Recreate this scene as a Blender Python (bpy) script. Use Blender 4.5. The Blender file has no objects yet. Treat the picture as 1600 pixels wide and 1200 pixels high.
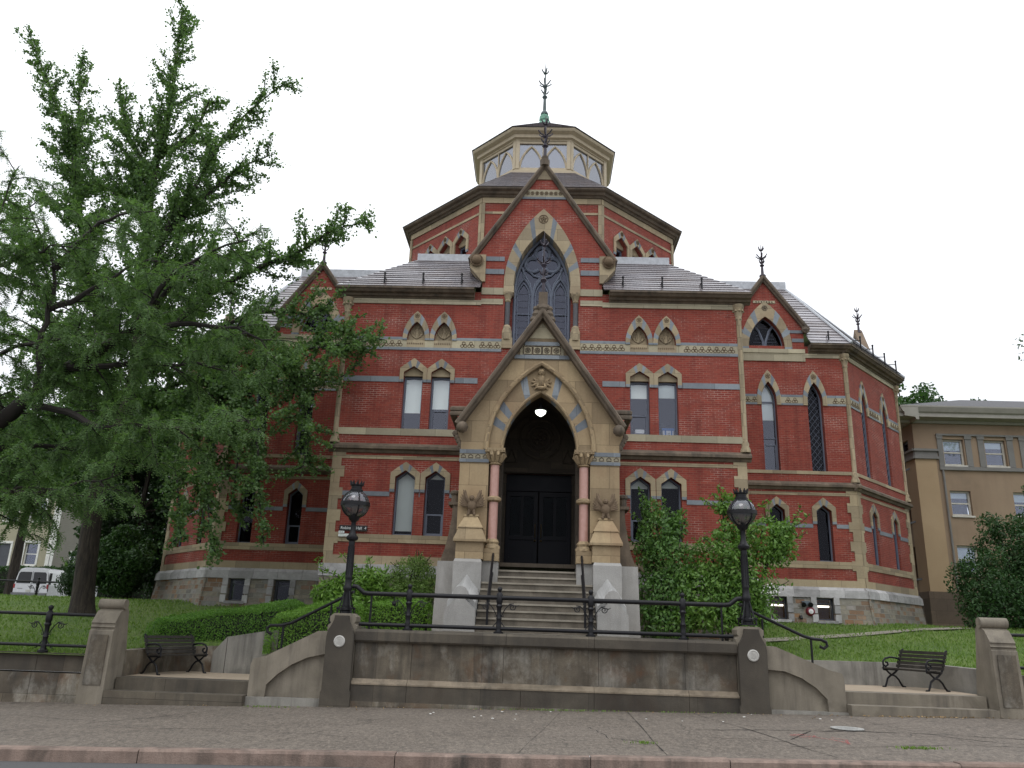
import bpy, math, random
import numpy as np
from mathutils import Vector, Matrix, geometry
random.seed(7); rng = np.random.default_rng(11)
S = bpy.context.scene
COL = S.collection
R = math.radians

# ------------------------------------------------------------------ camera
cam_d = bpy.data.cameras.new('camera'); cam = bpy.data.objects.new('camera', cam_d); COL.objects.link(cam)
cam_d.sensor_width = 36.0; cam_d.lens = 36.0 * 1250 / 1600; cam_d.clip_start = 0.1; cam_d.clip_end = 3000
_y, _p, _r = R(2.19), R(16.9), R(1.94)
_f = Vector((-math.sin(_y) * math.cos(_p), math.cos(_y) * math.cos(_p), math.sin(_p)))
_rt = Vector((math.cos(_y), math.sin(_y), 0)); _up = _rt.cross(_f)
_r2 = _rt * math.cos(_r) + _up * math.sin(_r); _u2 = _up * math.cos(_r) - _rt * math.sin(_r)
cam.matrix_world = Matrix(((_r2.x, _u2.x, -_f.x, 0), (_r2.y, _u2.y, -_f.y, 0), (_r2.z, _u2.z, -_f.z, 1.75), (0, 0, 0, 1)))
S.camera = cam

# ------------------------------------------------------------------ sky, sun, exposure
SUN_EL, SUN_AZ = R(58), R(200)          # high, soft, behind the viewer's left shoulder
W = bpy.data.worlds.new('World'); S.world = W; W.use_nodes = True
nt = W.node_tree; nt.nodes.clear()
sky = nt.nodes.new('ShaderNodeTexSky'); sky.sky_type = 'NISHITA'; sky.sun_disc = False
sky.sun_elevation = SUN_EL; sky.sun_rotation = SUN_AZ; sky.dust_density = 4.0; sky.air_density = 1.0
hs = nt.nodes.new('ShaderNodeHueSaturation'); hs.inputs['Saturation'].default_value = 0.15; hs.inputs['Value'].default_value = 1.0
mx = nt.nodes.new('ShaderNodeMix'); mx.data_type = 'RGBA'; mx.inputs['Factor'].default_value = 0.8
mx.inputs['B'].default_value = (11.6, 12.0, 12.8, 1)      # the even cloud layer
bg = nt.nodes.new('ShaderNodeBackground'); bg.inputs['Strength'].default_value = 0.115
wo = nt.nodes.new('ShaderNodeOutputWorld')
tcw = nt.nodes.new('ShaderNodeTexCoord'); spw = nt.nodes.new('ShaderNodeSeparateXYZ'); mrw = nt.nodes.new('ShaderNodeMapRange')   # overcast: zenith about twice the horizon
mrw.inputs['From Min'].default_value = 0.0; mrw.inputs['From Max'].default_value = 1.0; mrw.inputs['To Min'].default_value = 0.0; mrw.inputs['To Max'].default_value = 1.0
clw = nt.nodes.new('ShaderNodeMix'); clw.data_type = 'RGBA'; clw.inputs['A'].default_value = (10.6, 10.9, 11.6, 1); clw.inputs['B'].default_value = (24.0, 24.6, 25.6, 1)
nt.links.new(tcw.outputs['Generated'], spw.inputs[0]); nt.links.new(spw.outputs['Z'], mrw.inputs['Value']); nt.links.new(mrw.outputs[0], clw.inputs['Factor']); nt.links.new(clw.outputs['Result'], mx.inputs['B'])
nt.links.new(sky.outputs[0], hs.inputs['Color']); nt.links.new(hs.outputs[0], mx.inputs['A'])
nt.links.new(mx.outputs['Result'], bg.inputs['Color']); nt.links.new(bg.outputs[0], wo.inputs['Surface'])
sun_d = bpy.data.lights.new('sun', 'SUN'); sun = bpy.data.objects.new('sun', sun_d); COL.objects.link(sun)
sun_d.energy = 0.5; sun_d.angle = R(25); sun_d.color = (1.0, 0.97, 0.93)
sun.rotation_euler = Vector((math.sin(SUN_AZ) * math.cos(SUN_EL), math.cos(SUN_AZ) * math.cos(SUN_EL), math.sin(SUN_EL))).to_track_quat('Z', 'Y').to_euler()
S.view_settings.view_transform = 'Standard'; S.view_settings.look = 'None'
S.view_settings.exposure = -0.30; S.view_settings.gamma = 1.0
S.cycles.max_bounces = 6; S.cycles.diffuse_bounces = 3; S.cycles.glossy_bounces = 3
S.cycles.transmission_bounces = 4; S.cycles.transparent_max_bounces = 10

# ------------------------------------------------------------------ materials
MATS = {}
class NT:
    def __init__(s, name):
        s.m = bpy.data.materials.new(name); s.m.use_nodes = True; s.t = s.m.node_tree
        s.b = s.t.nodes['Principled BSDF']; s.out = s.t.nodes['Material Output']; MATS[name] = s.m
    def n(s, typ, **kw):
        n = s.t.nodes.new(typ)
        for k, v in kw.items():
            if k in n.inputs: n.inputs[k].default_value = v
            else: setattr(n, k, v)
        return n
    def l(s, a, b): s.t.links.new(a, b)
    def coords(s, kind='Object', scale=(1, 1, 1), loc=(0, 0, 0)):
        tc = s.n('ShaderNodeTexCoord'); mp = s.n('ShaderNodeMapping')
        mp.inputs['Scale'].default_value = scale; mp.inputs['Location'].default_value = loc
        s.l(tc.outputs[kind], mp.inputs['Vector']); return mp.outputs[0]
    def noise(s, vec, scale, detail=4, rough=0.55, dist=0.0):
        n = s.n('ShaderNodeTexNoise'); n.inputs['Scale'].default_value = scale; n.inputs['Detail'].default_value = detail
        n.inputs['Roughness'].default_value = rough; n.inputs['Distortion'].default_value = dist
        s.l(vec, n.inputs['Vector']); return n.outputs['Fac']
    def ramp(s, fac, stops, interp='LINEAR'):
        r = s.n('ShaderNodeValToRGB'); r.color_ramp.interpolation = interp
        e = r.color_ramp.elements
        while len(e) < len(stops): e.new(0.5)
        for i, (p, c) in enumerate(stops):
            e[i].position = p
            e[i].color = (c, c, c, 1) if isinstance(c, (int, float)) else (c[0], c[1], c[2], 1)
        s.l(fac, r.inputs[0]); return r.outputs[0]
    def mix(s, fac, a, b, blend='MIX'):
        m = s.n('ShaderNodeMix', data_type='RGBA', blend_type=blend)
        for k, v in (('Factor', fac), ('A', a), ('B', b)):
            if hasattr(v, 'is_output'): s.l(v, m.inputs[k])
            elif isinstance(v, (int, float)): m.inputs[k].default_value = v if k == 'Factor' else (v, v, v, 1)
            else: m.inputs[k].default_value = (v[0], v[1], v[2], 1)
        return m.outputs['Result']
    def math(s, op, a, b):
        m = s.n('ShaderNodeMath', operation=op)
        for i, v in enumerate((a, b)):
            if hasattr(v, 'is_output'): s.l(v, m.inputs[i])
            else: m.inputs[i].default_value = v
        return m.outputs[0]
    def bump(s, h, strength=0.3, dist=0.02):
        b = s.n('ShaderNodeBump'); b.inputs['Strength'].default_value = strength; b.inputs['Distance'].default_value = dist
        s.l(h, b.inputs['Height']); s.l(b.outputs[0], s.b.inputs['Normal'])
    def rough(s, v):
        if hasattr(v, 'is_output'): s.l(v, s.b.inputs['Roughness'])
        else: s.b.inputs['Roughness'].default_value = v
    def col(s, c):
        if hasattr(c, 'is_output'): s.l(c, s.b.inputs['Base Color'])
        else: s.b.inputs['Base Color'].default_value = (c[0], c[1], c[2], 1)

def stone(name, c1, c2, c3=None, c4=None, rough=0.85, scale=1.2, joints=None, streak=None, streak_col=(0.03, 0.028, 0.024), bump=0.25, fine=18, island=0.0):
    """weathered stone: two tones in clouds, a third in patches, dark drips down the face"""
    t = NT(name); v = t.coords('Object'); a = t.noise(v, scale, 6, 0.6, 0.4); f = t.noise(v, fine, 3, 0.6)
    c = t.mix(t.ramp(a, [(0.35, 0.0), (0.65, 1.0)]), c1, c2)
    c = t.mix(t.ramp(f, [(0.3, 0.0), (0.7, 0.35)]), c, tuple(x * 0.7 for x in c1))
    if c3: c = t.mix(t.ramp(t.noise(t.coords('Object', loc=(7, 3, 1)), scale * 0.8, 5, 0.6, 0.6), [(0.55, 0.0), (0.72, 0.8)]), c, c3)
    if c4: c = t.mix(t.ramp(t.noise(t.coords('Object', (1.3, 1, 0.9), (2, 8, 5)), 0.95, 8, 0.72, 0.15), [(0.50, 0.0), (0.72, 0.75)]), c, c4)
    if island:
        g = t.n('ShaderNodeNewGeometry'); hv = t.n('ShaderNodeHueSaturation')
        t.l(t.ramp(g.outputs['Random Per Island'], [(0, 1 - island), (1, 1 + island)]), hv.inputs['Value']); t.l(c, hv.inputs['Color']); c = hv.outputs[0]
    if joints:
        b = t.n('ShaderNodeTexBrick'); t.l(t.coords('UV'), b.inputs['Vector']); b.offset = 0.5
        b.inputs['Scale'].default_value = 1; b.inputs['Brick Width'].default_value = joints[0]; b.inputs['Row Height'].default_value = joints[1]
        b.inputs['Mortar Size'].default_value = 0.006; b.inputs['Mortar Smooth'].default_value = 0.3
        b.inputs['Color1'].default_value = (0.70, 0.69, 0.68, 1); b.inputs['Color2'].default_value = (1.2, 1.18, 1.12, 1); b.inputs['Mortar'].default_value = (0.45, 0.43, 0.4, 1)
        c = t.mix(1.0, c, b.outputs['Color'], 'MULTIPLY')
    if streak:
        s1 = t.noise(t.coords('Object', (3.5, 3.5, 0.35)), 1.3, 5, 0.65); s2 = t.noise(t.coords('Object', (1, 1, 0.6), (4, 9, 2)), 0.9, 4, 0.6)
        m = t.math('MULTIPLY', t.ramp(s1, [(0.42, 0.0), (0.68, 1.0)]), t.ramp(s2, [(0.35, 0.15), (0.65, 1.0)]))
        c = t.mix(t.math('MULTIPLY', m, streak), c, streak_col)
    t.col(c); t.rough(rough); t.bump(t.math('ADD', t.math('MULTIPLY', a, 0.6), f), bump, 0.02)
    return t.m

def brick(name, c1, c2, mort, bw=0.215, rh=0.0675):
    t = NT(name); uv = t.coords('UV')
    b = t.n('ShaderNodeTexBrick'); t.l(uv, b.inputs['Vector']); b.offset = 0.5
    for k, v in (('Scale', 1), ('Brick Width', bw), ('Row Height', rh), ('Mortar Size', 0.0085), ('Mortar Smooth', 0.2), ('Bias', 0.0)): b.inputs[k].default_value = v
    b.inputs['Color1'].default_value = (*c1, 1); b.inputs['Color2'].default_value = (*c2, 1)
    o = t.coords('Object')
    pale = t.ramp(t.noise(t.coords('Object', (1, 1, 2.2)), 0.75, 5, 0.65, 0.5), [(0.5, 0.0), (0.74, 1.0)])
    mc = t.mix(pale, mort, (0.48, 0.36, 0.30)); t.l(mc, b.inputs['Mortar'])
    c = t.mix(t.ramp(t.noise(o, 0.45, 5, 0.6, 0.3), [(0.3, 0.0), (0.7, 0.4)]), b.outputs['Color'], tuple(x * 0.55 for x in c1))
    c = t.mix(t.ramp(t.noise(t.coords('Object', (1, 1, 0.3), (3, 2, 8)), 1.1, 5, 0.7), [(0.55, 0.0), (0.8, 0.25)]), c, (0.32, 0.12, 0.085)); c = t.mix(t.math('MULTIPLY', t.ramp(t.noise(t.coords('Object', (2.2, 2.2, 0.22), (1, 5, 3)), 1.2, 5, 0.7), [(0.5, 0.0), (0.72, 1.0)]), 0.5), c, tuple(x * 0.42 for x in c2))
    t.col(c); t.rough(0.88); t.bump(b.outputs['Fac'], -0.35, 0.01)
    return t.m

def plain(name, c, rough=0.5, metal=0.0, var=0.15, scale=6, spec=None):
    t = NT(name); n = t.noise(t.coords('Object'), scale, 4, 0.6)
    t.col(t.mix(t.ramp(n, [(0.3, 0.0), (0.7, 1.0)]), tuple(x * (1 - var) for x in c), tuple(min(1, x * (1 + var)) for x in c)))
    t.rough(t.ramp(n, [(0.2, max(0.03, rough - 0.08)), (0.8, min(1, rough + 0.08))])); t.b.inputs['Metallic'].default_value = metal
    if spec is not None: t.b.inputs['Specular IOR Level'].default_value = spec
    return t.m

def leafmat(name, c1, c2, c3=None, trans=0.3, rough=0.5):
    t = NT(name); g = t.n('ShaderNodeNewGeometry'); r = g.outputs['Random Per Island']
    st = [(0.0, c1), (0.75, c2)] + ([(0.95, c2), (1.0, c3)] if c3 else [(1.0, c2)])
    big = t.noise(t.coords('Object'), 0.9, 3, 0.5)
    c = t.ramp(t.math('ADD', t.math('MULTIPLY', r, 0.75), t.math('MULTIPLY', t.math('SUBTRACT', big, 0.35), 0.6)), st)
    t.col(c); t.rough(rough); t.b.inputs['Specular IOR Level'].default_value = 0.35
    tr = t.n('ShaderNodeBsdfTranslucent'); t.l(t.mix(1.0, c, (1.1, 1.25, 0.6), 'MULTIPLY'), tr.inputs['Color'])
    ms = t.n('ShaderNodeMixShader'); ms.inputs[0].default_value = trans
    t.l(t.b.outputs[0], ms.inputs[1]); t.l(tr.outputs[0], ms.inputs[2]); t.l(ms.outputs[0], t.out.inputs['Surface'])
    return t.m

def glassmat(name, tint=(0.75, 0.8, 0.85), refl=0.12, wavy=0.02, haze=0.0, gcol=(0.92, 0.94, 1)):
    """thin pane: clear with a mirror coat that grows towards grazing"""
    t = NT(name); t.t.nodes.remove(t.b)
    tr = t.n('ShaderNodeBsdfTransparent'); tr.inputs[0].default_value = (*tint, 1)
    gl = t.n('ShaderNodeBsdfGlossy'); gl.inputs['Roughness'].default_value = 0.03; gl.inputs[0].default_value = (*gcol, 1)
    lw = t.n('ShaderNodeFresnel'); lw.inputs[0].default_value = 1.5
    bp = t.n('ShaderNodeBump'); bp.inputs['Strength'].default_value = wavy; bp.inputs['Distance'].default_value = 0.05
    t.l(t.noise(t.coords('Object'), 1.2, 1), bp.inputs['Height']); t.l(bp.outputs[0], gl.inputs['Normal'])
    f = t.math('ADD', t.math('MULTIPLY', lw.outputs[0], 0.9), refl)
    ms = t.n('ShaderNodeMixShader'); t.l(f, ms.inputs[0]); t.l(tr.outputs[0], ms.inputs[1]); t.l(gl.outputs[0], ms.inputs[2])
    o = ms.outputs[0]
    if haze:
        df = t.n('ShaderNodeBsdfDiffuse'); df.inputs[0].default_value = (0.6, 0.62, 0.68, 1)
        m2 = t.n('ShaderNodeMixShader'); m2.inputs[0].default_value = haze; t.l(o, m2.inputs[1]); t.l(df.outputs[0], m2.inputs[2]); o = m2.outputs[0]
    t.l(o, t.out.inputs['Surface']); return t.m

def emit(name, c, s):
    t = NT(name); t.col((0, 0, 0)); t.b.inputs['Emission Color'].default_value = (*c, 1); t.b.inputs['Emission Strength'].default_value = s; return t.m

BRICK = brick('red_brick', (0.285, 0.047, 0.029), (0.195, 0.028, 0.019), (0.25, 0.10, 0.07))
TAN = stone('tan_sandstone', (0.33, 0.27, 0.178), (0.40, 0.335, 0.23), (0.28, 0.205, 0.135), scale=0.9, joints=(0.85, 0.42), streak=0.25, bump=0.12, streak_col=(0.12, 0.09, 0.05))
TANP = stone('tan_ashlar', (0.305, 0.225, 0.135), (0.375, 0.292, 0.18), (0.25, 0.168, 0.10), scale=0.7, joints=(0.95, 0.6), streak=0.3, bump=0.12, streak_col=(0.10, 0.075, 0.045))
CREAM = stone('cream_sandstone', (0.37, 0.335, 0.24), (0.44, 0.40, 0.295), scale=0.8, joints=(1.1, 2), streak=0.2, bump=0.1, streak_col=(0.15, 0.12, 0.07))
BROWN = stone('weathered_brownstone', (0.115, 0.087, 0.061), (0.19, 0.147, 0.104), (0.05, 0.04, 0.03), scale=1.8, streak=0.8, bump=0.3)
BLUE = stone('bluestone', (0.185, 0.215, 0.25), (0.245, 0.275, 0.31), scale=1.5, joints=(1.0, 2), bump=0.1)
CARVE = stone('carved_line_stone', (0.12, 0.08, 0.045), (0.16, 0.11, 0.065))
GRAN = stone('light_granite', (0.29, 0.285, 0.27), (0.39, 0.38, 0.36), (0.22, 0.21, 0.195), scale=1.0, streak=0.35, streak_col=(0.15, 0.14, 0.12), bump=0.35, fine=40)
GRANW = stone('rock_faced_granite', (0.34, 0.335, 0.33), (0.46, 0.45, 0.45), (0.20, 0.195, 0.19), scale=2.2, bump=1.0, fine=9, island=0.25)
TERR = stone('stained_terrace_granite', (0.085, 0.07, 0.052), (0.19, 0.162, 0.122), (0.12, 0.058, 0.024), (0.40, 0.385, 0.345), scale=1.6, joints=(2.35, 20), streak=0.9, bump=0.3, fine=55)
TERRD = stone('dark_terrace_granite', (0.06, 0.051, 0.04), (0.125, 0.108, 0.083), (0.055, 0.04, 0.028), scale=0.8, joints=(2.35, 2), streak=0.7, bump=0.3, fine=55)
CONC = stone('scroll_granite', (0.18, 0.157, 0.12), (0.26, 0.228, 0.178), (0.10, 0.086, 0.065), scale=1.3, streak=0.85, bump=0.3, fine=60, streak_col=(0.07, 0.06, 0.05))
CONC2 = stone('retaining_concrete', (0.23, 0.22, 0.195), (0.31, 0.295, 0.26), (0.13, 0.12, 0.105), scale=1.2, streak=0.75, bump=0.25, fine=50)
STEPM = stone('step_granite', (0.19, 0.165, 0.13), (0.27, 0.24, 0.195), (0.12, 0.10, 0.08), scale=1.4, streak=0.5, bump=0.2, fine=50, streak_col=(0.08, 0.07, 0.055))
PINK = stone('pink_granite', (0.45, 0.25, 0.205), (0.52, 0.31, 0.26), rough=0.35, scale=8, bump=0.02, fine=90)
LEADC = plain('lead_flashing', (0.42, 0.44, 0.47), 0.4, 0.0, 0.2)
IRON = plain('black_iron', (0.009, 0.009, 0.011), 0.42, 0.0, 0.3, 14, spec=0.28)
IRONP = plain('dark_finial_iron', (0.03, 0.022, 0.035), 0.5, 0.0, 0.3)
COPPER = plain('green_copper', (0.13, 0.30, 0.21), 0.6, 0.0, 0.3, 10)
DOORM = plain('black_door_paint', (0.006, 0.0065, 0.010), 0.5, 0.0, 0.2, spec=0.15)
SASH = plain('grey_blue_sash_paint', (0.12, 0.14, 0.185), 0.55, 0, 0.1)
SASHD = plain('dark_sash_paint', (0.055, 0.06, 0.075), 0.5, 0, 0.1)
CUPW = plain('cupola_paint', (0.43, 0.36, 0.25), 0.6, 0, 0.12)
BLIND = plain('pale_roller_blind', (0.86, 0.90, 0.80), 0.8, 0, 0.03, 1.5)
DARK = plain('unlit_room', (0.012, 0.012, 0.014), 0.9)
ROOMG = plain('dim_room', (0.05, 0.05, 0.055), 0.9)
PORCHIN = stone('shade_dark_stone', (0.042, 0.033, 0.023), (0.065, 0.05, 0.036), scale=1.5, joints=(0.7, 0.35))  # stone colour darkened to stand in for the shade inside the porch
GLASS = glassmat('window_glass', (0.9, 0.93, 0.96), refl=0.06, gcol=(0.8, 0.84, 1.0))
GLASSD = glassmat('dimmed_reflection_glass', (0.8, 0.82, 0.85), refl=0.0, gcol=(0.35, 0.36, 0.42))  # reflection colour dimmed, standing in for dark trees mirrored from opposite
GLASSW = glassmat('leaded_glass', (0.4, 0.42, 0.5), refl=0.03, haze=0.05, gcol=(0.6, 0.64, 0.85))
GLASSB = glassmat('skylight_glass', (0.45, 0.5, 0.6), refl=0.16, haze=0.12)
GLASSL = glassmat('lamp_globe_glass', (0.62, 0.58, 0.6), refl=0.06, haze=0.05)
GLASSK = glassmat('dark_door_glass', (0.5, 0.5, 0.5), refl=0.0, gcol=(0.08, 0.09, 0.1))

def rubble():
    t = NT('random_ashlar'); uv = t.coords('UV')
    b = t.n('ShaderNodeTexBrick'); t.l(uv, b.inputs['Vector']); b.offset = 0.37; b.offset_frequency = 2; b.squash = 1.6; b.squash_frequency = 3
    for k, v in (('Scale', 1), ('Brick Width', 0.32), ('Row Height', 0.16), ('Mortar Size', 0.012), ('Mortar Smooth', 0.3)): b.inputs[k].default_value = v
    b.inputs['Color1'].default_value = (0, 0, 0, 1); b.inputs['Color2'].default_value = (1, 1, 1, 1); b.inputs['Mortar'].default_value = (0.5, 0.5, 0.5, 1)
    c = t.ramp(b.outputs['Color'], [(0.0, (0.24, 0.24, 0.22)), (0.3, (0.29, 0.26, 0.20)), (0.5, (0.17, 0.165, 0.15)), (0.65, (0.24, 0.125, 0.06)), (0.8, (0.30, 0.29, 0.27)), (1.0, (0.30, 0.17, 0.08))])
    n = t.noise(t.coords('Object'), 5, 5, 0.65, 0.4); c = t.mix(t.ramp(n, [(0.35, 0.0), (0.7, 0.55)]), c, (0.11, 0.095, 0.07))
    c = t.mix(b.outputs['Fac'], c, (0.26, 0.245, 0.21))
    t.col(c); t.rough(0.9); t.bump(t.math('SUBTRACT', n, t.math('MULTIPLY', b.outputs['Fac'], 0.8)), 0.9, 0.03); return t.m
RUBBLE = rubble()

def slate():
    t = NT('wet_sheen_slate'); uv = t.coords('UV')
    b = t.n('ShaderNodeTexBrick'); t.l(uv, b.inputs['Vector']); b.offset = 0.5
    for k, v in (('Scale', 1), ('Brick Width', 0.27), ('Row Height', 0.24), ('Mortar Size', 0.007)): b.inputs[k].default_value = v
    b.inputs['Color1'].default_value = (0.085, 0.075, 0.085, 1); b.inputs['Color2'].default_value = (0.15, 0.135, 0.14, 1); b.inputs['Mortar'].default_value = (0.02, 0.02, 0.02, 1)
    n = t.noise(t.coords('Object', (1, 1, 1)), 1.1, 5, 0.65, 0.4)
    st = t.noise(t.coords('UV', (0.16, 4.2, 1)), 1.0, 3, 0.7)
    c = t.mix(t.ramp(n, [(0.4, 0.0), (0.7, 0.7)]), b.outputs['Color'], (0.10, 0.065, 0.05)); c = t.mix(t.ramp(st, [(0.46, 0.0), (0.60, 0.65)]), c, (0.33, 0.315, 0.34))  # pale streaks put the sky sheen of wet slates into the colour
    t.col(c); t.rough(t.ramp(st, [(0.35, 0.5), (0.6, 0.16)])); t.b.inputs['Specular IOR Level'].default_value = 0.9
    t.bump(t.math('ADD', b.outputs['Fac'], t.math('MULTIPLY', n, -0.5)), -0.3, 0.015); return t.m
SLATE = slate()

def ground_mats():
    t = NT('lawn_grass'); v = t.coords('Object'); n = t.noise(v, 0.5, 6, 0.6, 0.3); f = t.noise(v, 26, 4, 0.7)
    c = t.mix(t.ramp(n, [(0.35, 0.0), (0.65, 1.0)]), (0.10, 0.18, 0.028), (0.17, 0.245, 0.05))
    c = t.mix(t.ramp(f, [(0.35, 0.0), (0.75, 0.8)]), c, (0.018, 0.04, 0.009)); t.col(c); t.rough(0.9); t.bump(f, 0.9, 0.06)
    t = NT('asphalt_road'); v = t.coords('Object'); n = t.noise(v, 60, 4, 0.7); m = t.noise(v, 0.6, 5)
    t.col(t.mix(n, t.mix(m, (0.035, 0.036, 0.038), (0.06, 0.06, 0.062)), (0.11, 0.11, 0.11))); t.rough(0.85); t.bump(n, 0.6, 0.01)
    t = NT('old_concrete_sidewalk'); v = t.coords('Object'); f = t.noise(v, 42, 5, 0.75); m = t.noise(v, 0.55, 6, 0.6, 0.5); l = t.noise(t.coords('Object', (1, 1, 1), (5, 5, 0)), 2.5, 5, 0.65)
    c = t.mix(t.ramp(m, [(0.35, 0.0), (0.65, 1.0)]), (0.122, 0.101, 0.080), (0.168, 0.142, 0.115))
    c = t.mix(t.ramp(l, [(0.5, 0.0), (0.75, 0.6)]), c, (0.085, 0.075, 0.064))
    vo = t.n('ShaderNodeTexVoronoi'); vo.inputs['Scale'].default_value = 17; t.l(v, vo.inputs['Vector'])
    c = t.mix(t.ramp(vo.outputs['Distance'], [(0.0, 0.9), (0.25, 0.0)]), c, (0.36, 0.32, 0.27)); v2 = t.n('ShaderNodeTexVoronoi'); v2.inputs['Scale'].default_value = 13; t.l(t.coords('Object', loc=(3, 5, 0)), v2.inputs['Vector']); c = t.mix(t.ramp(v2.outputs['Distance'], [(0.0, 0.8), (0.3, 0.0)]), c, (0.055, 0.045, 0.038))
    c = t.mix(t.ramp(f, [(0.42, 0.0), (0.75, 0.9)]), c, (0.05, 0.043, 0.037)); c = t.mix(t.ramp(t.noise(t.coords('Object', (1, 0.45, 1)), 16, 5, 0.9), [(0.48, 0.0), (0.60, 0.75)]), c, (0.25, 0.21, 0.168)); c = t.mix(t.ramp(t.noise(t.coords('Object', (1, 0.45, 1), (9, 1, 0)), 15, 5, 0.9), [(0.5, 0.0), (0.62, 0.75)]), c, (0.05, 0.042, 0.036))
    wv = t.n('ShaderNodeTexVoronoi', feature='DISTANCE_TO_EDGE'); wv.inputs['Scale'].default_value = 0.36
    d = t.n('ShaderNodeVectorMath', operation='ADD'); nn = t.n('ShaderNodeTexNoise'); nn.inputs['Scale'].default_value = 1.1; t.l(v, nn.inputs['Vector'])
    sc = t.n('ShaderNodeVectorMath', operation='SCALE'); sc.inputs['Scale'].default_value = 0.9; t.l(nn.outputs['Color'], sc.inputs[0]); t.l(v, d.inputs[0]); t.l(sc.outputs[0], d.inputs[1]); t.l(d.outputs[0], wv.inputs['Vector'])
    ck = t.math('MULTIPLY', t.ramp(wv.outputs['Distance'], [(0.0, 1.0), (0.007, 0.0)]), t.ramp(t.noise(v, 0.35, 2), [(0.5, 0.0), (0.58, 0.85)]))
    c = t.mix(ck, c, (0.035, 0.03, 0.025)); t.col(c); t.rough(0.8); t.bump(t.math('SUBTRACT', f, ck), 0.5, 0.012)
    stone('pink_curb_granite', (0.20, 0.14, 0.112), (0.29, 0.215, 0.175), (0.10, 0.075, 0.06), scale=2.6, streak=0.85, bump=0.5, fine=45)
    stone('tan_paving', (0.33, 0.265, 0.19), (0.39, 0.315, 0.235), scale=1.5, bump=0.15, fine=50)
    stone('pale_path', (0.22, 0.205, 0.165), (0.28, 0.26, 0.21), scale=1.5, bump=0.15, fine=50)
    stone('garden_soil', (0.03, 0.022, 0.015), (0.05, 0.036, 0.024), scale=3, bump=0.6)
    t = NT('tree_bark'); v = t.coords('Object', (5, 5, 0.8)); n = t.noise(v, 2.2, 6, 0.7, 0.6)
    t.col(t.mix(t.ramp(n, [(0.35, 0.0), (0.65, 1.0)]), (0.014, 0.011, 0.009), (0.058, 0.046, 0.034))); t.rough(0.95); t.bump(n, 1.0, 0.06)
    plain('dark_twig_bark', (0.022, 0.018, 0.015), 0.9, 0, 0.3)
ground_mats()
M = MATS

# ------------------------------------------------------------------ mesh helpers
class Fr:
    """a wall face: u to the right seen from outside, z up, d out of the wall"""
    def __init__(s, o, ang): s.o = Vector(o); s.U = Vector((math.cos(ang), math.sin(ang), 0)); s.N = Vector((s.U.y, -s.U.x, 0))
    def P(s, u, z, d=0.0): return s.o + s.U * u + s.N * d + Vector((0, 0, z))
def arc_pt(P0, P1, t): return P0.lerp(P1, t)

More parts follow.
